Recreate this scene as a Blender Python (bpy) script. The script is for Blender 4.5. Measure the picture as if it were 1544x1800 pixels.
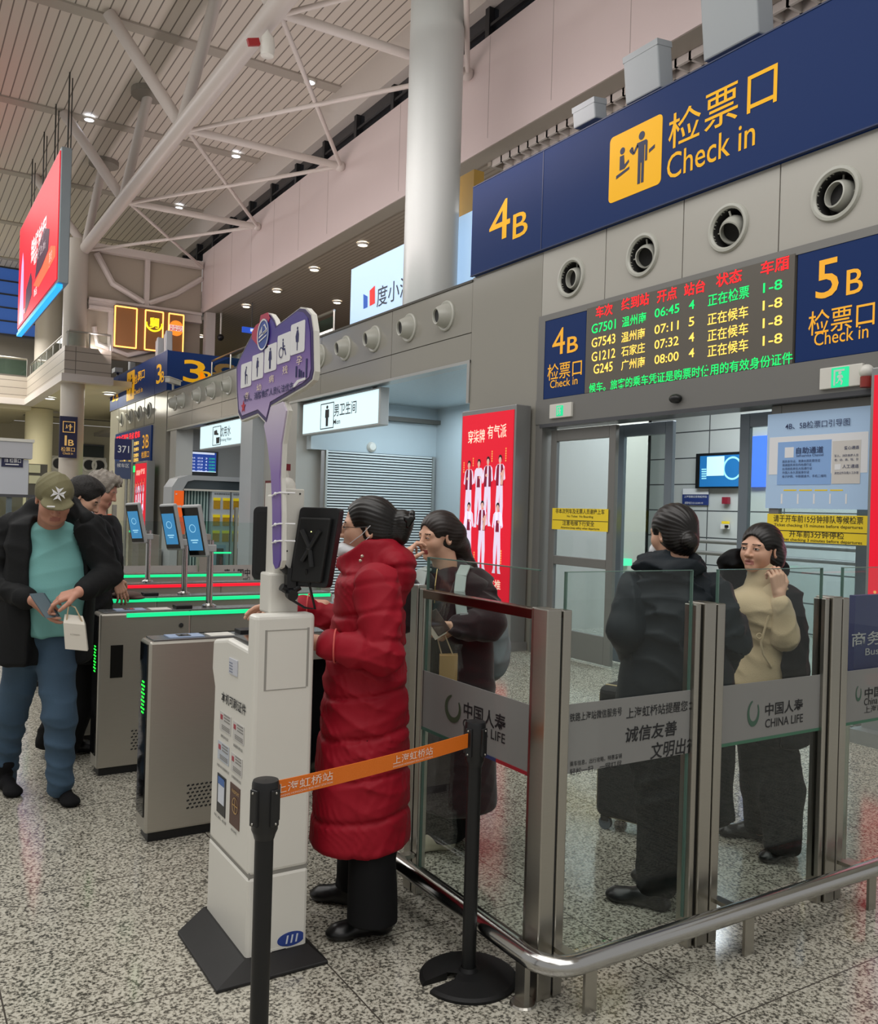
import bpy, bmesh, math, random
import numpy as np
from mathutils import Vector, Matrix
random.seed(7); np.random.seed(7)
SC = bpy.context.scene
COL = SC.collection
for _o in list(bpy.data.objects): bpy.data.objects.remove(_o)

# ------------------------------------------------------------------ camera
F_PX, YAW, PITCH, ROLL, CAM_H = 1550.44, 0.558053, -0.001768, 0.0288675, 1.6
def _basis():
    F = np.array([math.sin(YAW)*math.cos(PITCH), math.cos(YAW)*math.cos(PITCH), math.sin(PITCH)])
    R0 = np.array([math.cos(YAW), -math.sin(YAW), 0.0]); U0 = np.cross(R0, F)
    return R0*math.cos(ROLL)+U0*math.sin(ROLL), -R0*math.sin(ROLL)+U0*math.cos(ROLL), F
CR, CU, CF = _basis(); CO = np.array([0, 0, CAM_H])
cam_d = bpy.data.cameras.new('camera'); cam = bpy.data.objects.new('camera', cam_d); COL.objects.link(cam)
cam_d.sensor_fit = 'HORIZONTAL'; cam_d.sensor_width = 36.0; cam_d.lens = 36.0*F_PX/1544.0
cam_d.clip_start = 0.05; cam_d.clip_end = 300
cam.matrix_world = Matrix(((CR[0], CU[0], -CF[0], 0), (CR[1], CU[1], -CF[1], 0), (CR[2], CU[2], -CF[2], CAM_H), (0, 0, 0, 1)))
SC.camera = cam

# ------------------------------------------------------------------ world, lights, exposure
SC.view_settings.view_transform = 'Standard'
SC.view_settings.look = 'None'
SC.view_settings.gamma = 1.0
SC.view_settings.use_curve_mapping = False
SC.view_settings.exposure = -0.22
SC.cycles.use_denoising = True
SC.cycles.max_bounces = 8
SC.cycles.transparent_max_bounces = 24
SC.cycles.caustics_reflective = False
SC.cycles.caustics_refractive = False
SC.cycles.sample_clamp_indirect = 6.0
wd = bpy.data.worlds.new('hall_ambience'); SC.world = wd; wd.use_nodes = True
wd.node_tree.nodes['Background'].inputs[0].default_value = (1.0, 0.985, 0.965, 1)
wd.node_tree.nodes['Background'].inputs[1].default_value = 0.46
def area(name, loc, size, power, color=(1, .96, .91), rot=(0, 0, 0), size_y=None):
    d = bpy.data.lights.new(name, 'AREA'); d.energy = power; d.color = color; d.size = size
    if size_y: d.shape = 'RECTANGLE'; d.size_y = size_y
    o = bpy.data.objects.new(name, d); COL.objects.link(o); o.location = loc; o.rotation_euler = rot
    return o
area('ceiling_light_near', (-1.5, 3, 11.0), 10, 900, (1, .985, .965))
area('ceiling_light_middle', (-3.5, 14, 11.0), 9, 800, (1, .985, .965))
area('ceiling_light_far', (-2.5, 28, 11.0), 9, 900, (1, .985, .965))
area('ceiling_light_behind', (0.0, -6, 11.0), 10, 700, (1, .985, .965))
area('corridor_light', (9.0, 6.5, 3.9), 1.2, 380, (.86, .95, 1), size_y=7)
area('washroom_light', (8.0, 12.3, 3.55), 1.6, 130, (.78, .92, 1), size_y=4)
area('alcove_light', (7.4, 20.5, 3.5), 1.2, 80, (.9, .96, 1), size_y=3)
area('mezzanine_light', (10.5, 18.0, 7.2), 1.5, 260, (1, .93, .85), size_y=14)
area('band_fill_light', (5.2, 18.5, 6.2), .4, 300, (1, .86, .85), rot=(0, math.radians(-125), 0), size_y=22)  # added fill with no fixture, brightens the pinkish upper band
area('balcony_soffit_light', (6.5, 31.5, 5.0), 5, 330, (1, .97, .82))
area('far_hall_light', (1.0, 36.0, 8.0), 6, 900, (1, .95, .88))

# ------------------------------------------------------------------ helpers
def ray(x, y): return CF + (x-772.0)/F_PX*CR - (y-900.0)/F_PX*CU
def P(x, y, ax, v):
    """point where the line of sight through photo pixel (x, y) meets the plane ax = v"""
    d = ray(x, y); i = 'xyz'.index(ax); return Vector(CO + (v-CO[i])/d[i]*d)
def PD(x, y, dep): return Vector(CO + ray(x, y)*dep)
def lin(c):
    c = c/255.0
    return c/12.92 if c <= .04045 else ((c+.055)/1.055)**2.4
def rgb(h):
    if isinstance(h, str):
        h = h.lstrip('#'); return tuple(lin(int(h[i:i+2], 16)) for i in (0, 2, 4)) + (1,)
    return tuple(h)+(1,) if len(h) == 3 else tuple(h)
MATS = {}
def mat(name, col='#808080', rough=.6, metal=0, emit=None, estr=0, spec=.5, noise=0, nscale=8, bump=0, bscale=60, coat=0, sheen=0, aniso=None):
    if name in MATS: return MATS[name]
    m = bpy.data.materials.new(name); m.use_nodes = True; MATS[name] = m
    nt = m.node_tree; b = nt.nodes['Principled BSDF']
    c = rgb(col)
    b.inputs['Base Color'].default_value = c
    b.inputs['Roughness'].default_value = rough
    b.inputs['Metallic'].default_value = metal
    b.inputs['Specular IOR Level'].default_value = spec
    if coat: b.inputs['Coat Weight'].default_value = coat; b.inputs['Coat Roughness'].default_value = .08
    if sheen: b.inputs['Sheen Weight'].default_value = sheen
    if emit is not None:
        b.inputs['Emission Color'].default_value = rgb(emit); b.inputs['Emission Strength'].default_value = estr
    if noise or bump or aniso:
        tc = nt.nodes.new('ShaderNodeTexCoord')
        mp = nt.nodes.new('ShaderNodeMapping'); nt.links.new(tc.outputs['Object'], mp.inputs[0])
        if aniso: mp.inputs['Scale'].default_value = aniso
    if noise or aniso:
        n = nt.nodes.new('ShaderNodeTexNoise'); n.inputs['Scale'].default_value = nscale; n.inputs['Detail'].default_value = 4
        nt.links.new(mp.outputs[0], n.inputs['Vector'])
        mx = nt.nodes.new('ShaderNodeMix'); mx.data_type = 'RGBA'
        k = noise or .08
        mx.inputs[6].default_value = tuple(max(0, v*(1-k)) for v in c[:3])+(1,)
        mx.inputs[7].default_value = tuple(min(1, v*(1+k)) for v in c[:3])+(1,)
        nt.links.new(n.outputs['Fac'], mx.inputs[0]); nt.links.new(mx.outputs[2], b.inputs['Base Color'])
    if bump:
        n2 = nt.nodes.new('ShaderNodeTexNoise'); n2.inputs['Scale'].default_value = bscale; n2.inputs['Detail'].default_value = 3
        nt.links.new(tc.outputs['Object'], n2.inputs['Vector'])
        bp = nt.nodes.new('ShaderNodeBump'); bp.inputs['Strength'].default_value = bump; bp.inputs['Distance'].default_value = .01
        nt.links.new(n2.outputs['Fac'], bp.inputs['Height']); nt.links.new(bp.outputs[0], b.inputs['Normal'])
    return m
def emat(name, col, s=1.0, base=None): return mat(name, base or col, .5, 0, col, s, spec=.3)
def glass_mat(name, tint=(.93, .97, .96), refl=1.45, rough=0.0, haze=0.0, hazecol=(.7, .7, .7)):
    if name in MATS: return MATS[name]
    m = bpy.data.materials.new(name); m.use_nodes = True; MATS[name] = m
    nt = m.node_tree; nt.nodes.clear()
    out = nt.nodes.new('ShaderNodeOutputMaterial'); tr = nt.nodes.new('ShaderNodeBsdfTransparent'); gl = nt.nodes.new('ShaderNodeBsdfGlossy')
    lw = nt.nodes.new('ShaderNodeLayerWeight'); lw.inputs[0].default_value = .5; mx = nt.nodes.new('ShaderNodeMixShader')
    pw = nt.nodes.new('ShaderNodeMath'); pw.operation = 'POWER'; pw.inputs[1].default_value = 5; nt.links.new(lw.outputs['Facing'], pw.inputs[0])
    ma = nt.nodes.new('ShaderNodeMath'); ma.operation = 'MULTIPLY_ADD'; r0 = ((refl-1)/(refl+1))**2; ma.inputs[1].default_value = 1-r0; ma.inputs[2].default_value = r0; nt.links.new(pw.outputs[0], ma.inputs[0])
    tr.inputs[0].default_value = tuple(tint)+(1,); gl.inputs['Roughness'].default_value = rough
    nt.links.new(ma.outputs[0], mx.inputs[0]); nt.links.new(tr.outputs[0], mx.inputs[1]); nt.links.new(gl.outputs[0], mx.inputs[2])
    last = mx
    if haze:
        df = nt.nodes.new('ShaderNodeBsdfDiffuse'); df.inputs[0].default_value = tuple(hazecol)+(1,)
        m2 = nt.nodes.new('ShaderNodeMixShader'); m2.inputs[0].default_value = haze
        nt.links.new(mx.outputs[0], m2.inputs[1]); nt.links.new(df.outputs[0], m2.inputs[2]); last = m2
    nt.links.new(last.outputs[0], out.inputs[0])
    return m
def wloc(o):
    v = Vector((0, 0, 0))
    while o is not None: v += Vector(o.location); o = o.parent
    return v
def _props(o, label, cat, group, kind):
    if label: o['label'] = label
    if cat: o['category'] = cat
    if group: o['group'] = group
    if kind: o['kind'] = kind
    return o
def thing(name, label=None, cat=None, loc=(0, 0, 0), group=None, kind=None):
    o = bpy.data.objects.new(name, None); COL.objects.link(o); o.location = loc; o.empty_display_size = .05
    return _props(o, label, cat, group, kind)
class MB:
    """collects shapes in world coordinates; build() links them as one mesh object"""
    def __init__(s): s.v = []; s.f = []
    def add(s, vs, fs):
        n = len(s.v); s.v += [tuple(v) for v in vs]; s.f += [tuple(i+n for i in f) for f in fs]; return s
    def box(s, a, b):
        x0, y0, z0 = (min(a[i], b[i]) for i in range(3)); x1, y1, z1 = (max(a[i], b[i]) for i in range(3))
        return s.add([(x0, y0, z0), (x1, y0, z0), (x1, y1, z0), (x0, y1, z0), (x0, y0, z1), (x1, y0, z1), (x1, y1, z1), (x0, y1, z1)],
                     [(0, 3, 2, 1), (4, 5, 6, 7), (0, 1, 5, 4), (1, 2, 6, 5), (2, 3, 7, 6), (3, 0, 4, 7)])
    def obox(s, c, u, v, w):
        c, u, v, w = Vector(c), Vector(u), Vector(v), Vector(w)
        vs = [c+a*u+b*v+d*w for d in (-1, 1) for a, b in ((-1, -1), (1, -1), (1, 1), (-1, 1))]
        fs = [(0, 3, 2, 1), (4, 5, 6, 7), (0, 1, 5, 4), (1, 2, 6, 5), (2, 3, 7, 6), (3, 0, 4, 7)]
        if u.cross(v).dot(w) < 0: fs = [f[::-1] for f in fs]
        return s.add(vs, fs)
    def beam(s, a, b, w, h, up=(0, 0, 1)):
        a, b = Vector(a), Vector(b); d = b-a; u = Vector(up)
        sd = d.cross(u).normalized(); u = sd.cross(d).normalized()
        return s.obox((a+b)/2, d/2, sd*w/2, u*h/2)
    def cyl(s, a, b, r0, r1=None, n=20, caps=True):
        return s.tube([a, b], [r0, r0 if r1 is None else r1], n, caps)
    def tube(s, pts, r, n=12, caps=True, closed=False):
        pts = [Vector(p) for p in pts]; m = len(pts)
        rs = r if isinstance(r, (list, tuple)) else [r]*m
        base = len(s.v); prev = None
        for i, p in enumerate(pts):
            if closed: t = (pts[(i+1) % m]-pts[i-1]).normalized()
            else: t = (pts[min(i+1, m-1)]-pts[max(i-1, 0)]).normalized()
            if prev is None:
                a = Vector((0, 0, 1)) if abs(t.z) < .9 else Vector((1, 0, 0)); u = t.cross(a).normalized()
            else: u = (prev - t*prev.dot(t)).normalized()
            prev = u; w = t.cross(u)
            for k in range(n):
                q = 2*math.pi*k/n; s.v.append(tuple(p+(u*math.cos(q)+w*math.sin(q))*rs[i]))
        for i in range(m if closed else m-1):
            j = (i+1) % m
            for k in range(n):
                s.f.append((base+i*n+k, base+i*n+(k+1) % n, base+j*n+(k+1) % n, base+j*n+k))
        if caps and not closed:
            s.f.append(tuple(base+k for k in range(n))[::-1]); s.f.append(tuple(base+(m-1)*n+k for k in range(n)))
        return s
    def lathe(s, c, axis, prof, n=28, closed=False):
        """prof: (radius, distance along axis)"""
        c, ax = Vector(c), Vector(axis).normalized()
        a = Vector((0, 0, 1)) if abs(ax.z) < .9 else Vector((1, 0, 0)); u = ax.cross(a).normalized(); w = ax.cross(u)
        base = len(s.v)
        for r, h in prof:
            for k in range(n):
                q = 2*math.pi*k/n; s.v.append(tuple(c+ax*h+(u*math.cos(q)+w*math.sin(q))*max(r, 1e-5)))
        m = len(prof)
        for i in range(m if closed else m-1):
            j = (i+1) % m
            for k in range(n): s.f.append((base+i*n+k, base+i*n+(k+1) % n, base+j*n+(k+1) % n, base+j*n+k))
        return s
    def prism(s, pts, off):
        """closed polygon (3D points) extruded by vector off"""
        off = Vector(off); a = [Vector(p) for p in pts]; n = len(a)
        nrm = Vector((0, 0, 0))
        for i in range(n): nrm += a[i].cross(a[(i+1) % n])
        if nrm.dot(off) > 0: a = a[::-1]
        b = [p+off for p in a]
        fs = [tuple(range(n)), tuple(range(2*n-1, n-1, -1))]
        for i in range(n): j = (i+1) % n; fs.append((i, n+i, n+j, j))
        return s.add(a+b, fs)
    def sphere(s, c, r, n=16, m=10, sc=(1, 1, 1)):
        c = Vector(c); base = len(s.v)
        for i in range(m+1):
            t = math.pi*i/m
            for k in range(n):
                q = 2*math.pi*k/n
                s.v.append((c.x+r*sc[0]*math.sin(t)*math.cos(q), c.y+r*sc[1]*math.sin(t)*math.sin(q), c.z+r*sc[2]*math.cos(t)))
        for i in range(m):
            for k in range(n): s.f.append((base+i*n+k, base+(i+1)*n+k, base+(i+1)*n+(k+1) % n, base+i*n+(k+1) % n))
        return s
    def build(s, name, m, parent=None, smooth=False, bevel=0, seg=2, label=None, cat=None, group=None, kind=None, mats=None, fm=None, autosm=True):
        L = wloc(parent) if parent is not None else None
        if L is None:
            a = np.array(s.v); L = Vector(((a[:, 0].min()+a[:, 0].max())/2, (a[:, 1].min()+a[:, 1].max())/2, a[:, 2].min()))
        me = bpy.data.meshes.new(name)
        me.from_pydata([(v[0]-L.x, v[1]-L.y, v[2]-L.z) for v in s.v], [], s.f)
        me.materials.append(m)
        if mats:
            for q in mats: me.materials.append(q)
        if fm is not None: me.polygons.foreach_set('material_index', fm)
        me.update()
        o = bpy.data.objects.new(name, me); COL.objects.link(o)
        if parent is not None: o.parent = parent
        else: o.location = L
        if smooth:
            bm = bmesh.new(); bm.from_mesh(me); bmesh.ops.remove_doubles(bm, verts=bm.verts, dist=1e-5)
            bmesh.ops.recalc_face_normals(bm, faces=bm.faces)
            bm.to_mesh(me); bm.free()
            me.polygons.foreach_set('use_smooth', [True]*len(me.polygons))
            if autosm: me.set_sharp_from_angle(angle=math.radians(38))
        if bevel:
            md = o.modifiers.new('bevel', 'BEVEL'); md.width = bevel; md.segments = seg; md.limit_method = 'ANGLE'; md.angle_limit = math.radians(40)
        return _props(o, label, cat, group, kind)
XF = dict(xd=Vector((0, -1, 0)), up=Vector((0, 0, 1)))   # text on planes x = const read from -x
YF = dict(xd=Vector((1, 0, 0)), up=Vector((0, 0, 1)))    # text on planes y = const read from -y
_fontcache = {}
def text_geo(s, bold=0.0):
    key = (s, bold)
    if key in _fontcache: return _fontcache[key]
    cu = bpy.data.curves.new('t', 'FONT'); cu.body = s; cu.size = 1; cu.resolution_u = 3
    cu.offset = bold
    o = bpy.data.objects.new('t', cu); COL.objects.link(o)
    dg = bpy.context.evaluated_depsgraph_get(); me = bpy.data.meshes.new_from_object(o.evaluated_get(dg))
    vs = np.array([v.co[:] for v in me.vertices]); fs = [tuple(p.vertices) for p in me.polygons]
    bpy.data.objects.remove(o); bpy.data.curves.remove(cu); bpy.data.meshes.remove(me)
    if len(vs):
        mn = vs[:, :2].min(0); mx = vs[:, :2].max(0); vs = np.column_stack([(vs[:, :2]-mn)/np.maximum(mx-mn, 1e-6), vs[:, 2]*0])
    _fontcache[key] = (vs, fs); return vs, fs
def put_text(mb, s, c, w, h, xd, up, bold=0.0, slant=0.0):
    """fills a w x h rectangle centred at c with the string"""
    vs, fs = text_geo(s, bold)
    if not len(vs): return mb
    c, xd, up = Vector(c), Vector(xd), Vector(up)
    return mb.add([c + xd*((v[0]-.5)*w + slant*(v[1]-.5)*h) + up*((v[1]-.5)*h) for v in vs], fs)
def ct(mb, s, ax, val, cx, cy, w, h, bold=0.0, lift=.004, slant=0.0):
    """text on plane ax = val, centred on photo pixel (cx, cy), w x h pixels"""
    val2 = val-lift
    a, b = P(cx-w/2, cy, ax, val2), P(cx+w/2, cy, ax, val2); t, u = P(cx, cy-h/2, ax, val2), P(cx, cy+h/2, ax, val2)
    d = XF if ax == 'x' else YF
    W = abs((b-a).dot(d['xd'])); H = abs(t.z-u.z)
    c = P(cx, cy, ax, val2); c = Vector((c.x, (a.y+b.y)/2, c.z)) if ax == 'x' else Vector(((a.x+b.x)/2, c.y, c.z))
    if ax == 'x' and w > 60: c.z = P(cx + (c.y-P(cx, cy, 'x', val2).y)/(b.y-a.y)*w, cy, 'x', val2).z if False else c.z
    return put_text(mb, s, c, W, H, d['xd'], d['up'], bold, slant)
def quad(mb, ax, val, a, b, th=.01):
    """thin slab in front of plane ax = val; a = top-left pixel, b = bottom-right pixel"""
    p, q = P(a[0], a[1], ax, val), P(b[0], b[1], ax, val)
    if ax == 'x': return mb.box((val-th, p.y, p.z), (val, q.y, q.z))
    return mb.box((p.x, val-th, p.z), (q.x, val, q.z))
def rrect(w, h, r, n=5):
    pts = []
    for cx, cy, a0 in ((w/2-r, h/2-r, 0), (-w/2+r, h/2-r, 90), (-w/2+r, -h/2+r, 180), (w/2-r, -h/2+r, 270)):
        for k in range(n+1):
            a = math.radians(a0+90*k/n); pts.append((cx+r*math.cos(a), cy+r*math.sin(a)))
    return pts
def flat(mb, pts2, c, xd, up, th=.004):
    """2D outline -> thin prism with its front face at c, facing xd x up"""
    c, xd, up = Vector(c), Vector(xd), Vector(up); n = xd.cross(up)
    return mb.prism([c+xd*p[0]+up*p[1] for p in pts2], -n*th)
def disc(r, n=20, sx=1, sy=1, cx=0, cy=0): return [(cx+r*sx*math.cos(2*math.pi*k/n), cy+r*sy*math.sin(2*math.pi*k/n)) for k in range(n)]
def dup(o, loc=None, label=None, group=None):
    r = o.copy(); COL.objects.link(r)
    if loc is not None: r.location = loc
    if label: r['label'] = label
    if group: r['group'] = group
    for ch in list(o.children):
        c = ch.copy(); COL.objects.link(c); c.parent = r
        for g in ch.children:
            d = g.copy(); COL.objects.link(d); d.parent = c
    return r

# ------------------------------------------------------------------ materials
def granite():
    m = bpy.data.materials.new('granite_floor'); m.use_nodes = True; nt = m.node_tree; b = nt.nodes['Principled BSDF']
    tc = nt.nodes.new('ShaderNodeTexCoord'); L = nt.links.new
    n1 = nt.nodes.new('ShaderNodeTexNoise'); n1.inputs['Scale'].default_value = 95; n1.inputs['Detail'].default_value = 2.5; n1.inputs['Roughness'].default_value = .55
    L(tc.outputs['Object'], n1.inputs['Vector'])
    cr = nt.nodes.new('ShaderNodeValToRGB'); e = cr.color_ramp.elements
    e[0].position = .36; e[0].color = rgb('#44423c'); e[1].position = .62; e[1].color = rgb('#c2beb1')
    x = e.new(.46); x.color = rgb('#837f74'); x = e.new(.51); x.color = rgb('#aeaa9c')
    L(n1.outputs['Fac'], cr.inputs[0])
    sp = nt.nodes.new('ShaderNodeSeparateXYZ'); L(tc.outputs['Object'], sp.inputs[0])
    def seam(out, off):
        a = nt.nodes.new('ShaderNodeMath'); a.operation = 'ADD'; a.inputs[1].default_value = off; L(out, a.inputs[0])
        f = nt.nodes.new('ShaderNodeMath'); f.operation = 'FRACT'; L(a.outputs[0], f.inputs[0])
        c = nt.nodes.new('ShaderNodeMath'); c.operation = 'LESS_THAN'; c.inputs[1].default_value = .0055; L(f.outputs[0], c.inputs[0]); return c
    s1 = seam(sp.outputs['X'], 100-.34); s2 = seam(sp.outputs['Y'], 100-.873)
    mx = nt.nodes.new('ShaderNodeMath'); mx.operation = 'MAXIMUM'; L(s1.outputs[0], mx.inputs[0]); L(s2.outputs[0], mx.inputs[1])
    mc = nt.nodes.new('ShaderNodeMix'); mc.data_type = 'RGBA'; L(mx.outputs[0], mc.inputs[0]); L(cr.outputs[0], mc.inputs[6]); mc.inputs[7].default_value = rgb('#4a453f')
    L(mc.outputs[2], b.inputs['Base Color'])
    b.inputs['Roughness'].default_value = .14; b.inputs['Specular IOR Level'].default_value = .7
    return m
def slats(name, base, dark, period, axis='X', width=.12, rough=.5):
    m = bpy.data.materials.new(name); m.use_nodes = True; nt = m.node_tree; b = nt.nodes['Principled BSDF']; L = nt.links.new
    tc = nt.nodes.new('ShaderNodeTexCoord'); sp = nt.nodes.new('ShaderNodeSeparateXYZ'); L(tc.outputs['Object'], sp.inputs[0])
    d = nt.nodes.new('ShaderNodeMath'); d.operation = 'DIVIDE'; d.inputs[1].default_value = period; L(sp.outputs[axis], d.inputs[0])
    f = nt.nodes.new('ShaderNodeMath'); f.operation = 'FRACT'; L(d.outputs[0], f.inputs[0])
    c = nt.nodes.new('ShaderNodeMath'); c.operation = 'LESS_THAN'; c.inputs[1].default_value = width; L(f.outputs[0], c.inputs[0])
    mc = nt.nodes.new('ShaderNodeMix'); mc.data_type = 'RGBA'; L(c.outputs[0], mc.inputs[0]); mc.inputs[6].default_value = rgb(base); mc.inputs[7].default_value = rgb(dark)
    L(mc.outputs[2], b.inputs['Base Color']); b.inputs['Roughness'].default_value = rough
    return m
M_floor = granite()
M_roof = slats('roof_slats', '#dbd3c9', '#7d766d', .2, 'X', .13)
M_soffit = slats('soffit_slats', '#a49a8c', '#877d70', .12, 'X', .3, .35)
M_recess = slats('recess_ceiling_slats', '#b9c6cc', '#93a2a9', .1, 'Y', .2, .4)
M_panel = mat('glossy_wall_panel', '#98958c', .13, 0, spec=.55)
M_panel2 = mat('pale_wall_panel', '#b4b1a9', .25, 0)
M_white = mat('white_paint', '#d6cfc8', .5)
M_band = mat('pinkish_white_panel', '#d2c4c2', .5, noise=.04, nscale=.6)
M_steel_w = mat('white_steel_paint', '#cfc6c0', .4)
M_joint = mat('dark_joint', '#5b5954', .7)
M_frame = mat('grey_door_frame', '#7f7e7b', .4, .4)
M_frame_d = mat('dark_frame', '#55565a', .4, .4)
M_ss = mat('brushed_stainless', '#b4b1a9', .28, 1, aniso=(3, 3, 90), nscale=6, noise=.06)
M_ss2 = mat('polished_stainless', '#c4c4c2', .16, 1)
M_gate = mat('gate_brushed_steel', '#b9b5ab', .36, .72, aniso=(3, 3, 90), nscale=6, noise=.06)
M_alu = mat('anodised_aluminium', '#bdbdb9', .35, .9)
M_black = mat('black_plastic', '#17181a', .38)
M_blackm = mat('matte_black_metal', '#0f0f10', .55, spec=.3, noise=.2, nscale=60)
M_darkglass = mat('dark_glass', '#0c0d0f', .06, spec=.6)
M_blue = mat('sign_blue', '#102a5c', .5, emit='#1a4488', estr=.10, spec=.2)
M_yel = emat('sign_yellow', '#e8ac14', .38)
M_yel2 = emat('sign_yellow_small', '#e8a62c', .5)
M_ink = mat('black_ink', '#1c1d20', .6)
M_inkb = mat('navy_ink', '#25265e', .6)
M_whitep = mat('white_plastic', '#dcdad2', .35)
M_greyp = mat('light_grey_plastic', '#aeb1b2', .45)
M_nozzle = mat('nozzle_enamel', '#b9b9b0', .3)
M_navy = mat('navy_panel', '#27306a', .5)
M_ltxt = mat('white_ink', '#e8e8ea', .6)
G_clear = glass_mat('clear_glass', (.92, .96, .945), 1.42)
G_door = glass_mat('door_glass', (.88, .92, .95), 1.5)
G_tint = glass_mat('green_edge_glass', (.62, .78, .72), 1.5)
G_frost = glass_mat('frosted_band', (.45, .46, .46), 1.3, .3, .66, (.36, .36, .35))
M_glow = emat('lamp_glow', '#fff4e2', 14)
M_glowc = emat('cool_lamp_glow', '#e8f0ff', 10)
# ================================================================== SETTING
def S(name, mb, m, **k): return mb.build(name, m, kind='structure', **k)
def gridmat(name, base, line, ay, py, oy, az, pz, oz, lw=.012, rough=.35):
    m = bpy.data.materials.new(name); m.use_nodes = True; nt = m.node_tree; b = nt.nodes['Principled BSDF']; L = nt.links.new
    tc = nt.nodes.new('ShaderNodeNewGeometry'); sp = nt.nodes.new('ShaderNodeSeparateXYZ'); L(tc.outputs['Position'], sp.inputs[0])
    def ln(ax, per, off):
        a = nt.nodes.new('ShaderNodeMath'); a.operation = 'SUBTRACT'; a.inputs[1].default_value = off-100*per; L(sp.outputs[ax], a.inputs[0])
        d = nt.nodes.new('ShaderNodeMath'); d.operation = 'DIVIDE'; d.inputs[1].default_value = per; L(a.outputs[0], d.inputs[0])
        f = nt.nodes.new('ShaderNodeMath'); f.operation = 'FRACT'; L(d.outputs[0], f.inputs[0])
        c = nt.nodes.new('ShaderNodeMath'); c.operation = 'LESS_THAN'; c.inputs[1].default_value = lw/per; L(f.outputs[0], c.inputs[0]); return c
    s1, s2 = ln(ay, py, oy), ln(az, pz, oz)
    mx = nt.nodes.new('ShaderNodeMath'); mx.operation = 'MAXIMUM'; L(s1.outputs[0], mx.inputs[0]); L(s2.outputs[0], mx.inputs[1])
    mc = nt.nodes.new('ShaderNodeMix'); mc.data_type = 'RGBA'; L(mx.outputs[0], mc.inputs[0]); mc.inputs[6].default_value = rgb(base); mc.inputs[7].default_value = rgb(line)
    L(mc.outputs[2], b.inputs['Base Color']); b.inputs['Roughness'].default_value = rough
    return m
def hole_panel(mb, x, y0, y1, z0, z1, yc, zc, r, th=.03):
    """wall panel in plane x with a round opening"""
    an = sorted([2*math.pi*k/32 for k in range(32)]+[math.atan2(b-zc, a-yc) % (2*math.pi) for a in (y0, y1) for b in (z0, z1)])
    ins, out = [], []
    for a in an:
        c, s = math.cos(a), math.sin(a); t = 1e9
        if c > 1e-9: t = min(t, (y1-yc)/c)
        if c < -1e-9: t = min(t, (y0-yc)/c)
        if s > 1e-9: t = min(t, (z1-zc)/s)
        if s < -1e-9: t = min(t, (z0-zc)/s)
        ins.append((yc+r*c, zc+r*s)); out.append((yc+t*c, zc+t*s))
    n = len(an); vs = []
    for X in (x, x+th): vs += [(X, p[0], p[1]) for p in ins]+[(X, p[0], p[1]) for p in out]
    fs = []
    for i in range(n):
        j = (i+1) % n
        fs += [(i, j, n+j, n+i), (2*n+i, 3*n+i, 3*n+j, 2*n+j), (i, 2*n+i, 2*n+j, j), (n+i, n+j, 3*n+j, 3*n+i)]
    mb.add(vs, fs)
XW = 6.35
S('floor', MB().box((-9, -8, -.12), (13, 62, 0)), M_floor)
bpy.data.objects['floor'].location = (0, 0, -.12)
for _v in bpy.data.objects['floor'].data.vertices: _v.co.x += 2; _v.co.y += 27
S('ceiling', MB().box((-9, -8, 11.13), (8.5, 40.6, 11.35)), M_roof)
_c = bpy.data.objects['ceiling']; _dx = _c.location.x; _c.location = (0, _c.location.y, _c.location.z)
for _v in _c.data.vertices: _v.co.x += _dx
n = 0
for Y in (8.2, 13.25, 18.4, 23.5, 28.67, 33.9, 39):
    n += 1; S('trim_%d' % n, MB().box((-9, Y-.17, 11.09), (8.5, Y+.17, 11.2)), mat('purlin_cover', '#b3aca2', .5))
# upper wall band with clerestory above
w = MB().box((8.5, 2, 7.95), (8.75, 28.6, 9.72)); S('wall_band', w, M_band)
w = MB().box((8.485, 2, 7.787), (8.75, 28.6, 7.95)); S('trim_9', w, M_band)
w = MB()
for Y in (3.9, 5.6, 7.3, 9, 10.7, 12.4, 15.5, 18.9, 20.6, 22.3, 24, 25.7, 27.4): w.box((8.497, Y, 7.96), (8.5, Y+.010, 9.7))
S('trim_10', w, mat('band_seam', '#a89c99', .6))
w = MB().box((8.46, -2, 10.33), (8.75, 40, 11.13)); S('wall_upper', w, M_white)
w = MB().box((8.7, -2, 9.72), (8.72, 40, 10.33)); S('window_1', w, mat('clerestory_night_glass', '#23262b', .08, spec=.6))
w = MB()
for k in range(26): w.box((8.6, 2.4+1.7*k, 9.72), (8.7, 2.52+1.7*k, 10.33))
w.box((8.62, -2, 9.98), (8.7, 40, 10.03)); S('trim_11', w, mat('black_mullion', '#1e1f22', .5))
# mezzanine soffit with slats, open grid near the camera
S('ceiling_mezzanine', MB().box((8.85, 12.9, 7.80), (14.5, 40, 7.9)), M_soffit)
w = MB().box((8.86, 12.8, 7.7), (14.5, 12.9, 7.9)); w.box((8.5, 2, 7.78), (8.86, 28.6, 7.786)); S('trim_12', w, mat('soffit_beam_beige', '#a39c90', .45))
g = MB()
for k in range(20): g.box((8.88+.25*k, 1, 7.68), (8.92+.25*k, 12.8, 7.80))
for k in range(47): g.box((8.88, 1+.25*k, 7.68), (13.7, 1.04+.25*k, 7.80))
S('ceiling_grid', g, M_white)
S('ceiling_above_grid', MB().box((8.8, 1, 8.5), (14.6, 12.8, 8.6)), mat('void_grey', '#8f8a82', .8))
S('wall_mezzanine', MB().box((14.4, 1, 4.5), (14.6, 40, 8.4)), mat('mezzanine_back_wall', '#9a8b7c', .6, noise=.2, nscale=.5))
S('floor_mezzanine', MB().box((7.4, 9.5, 4.35), (14.5, 40, 4.5)), mat('mezzanine_slab', '#8f8a83', .6))
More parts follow.
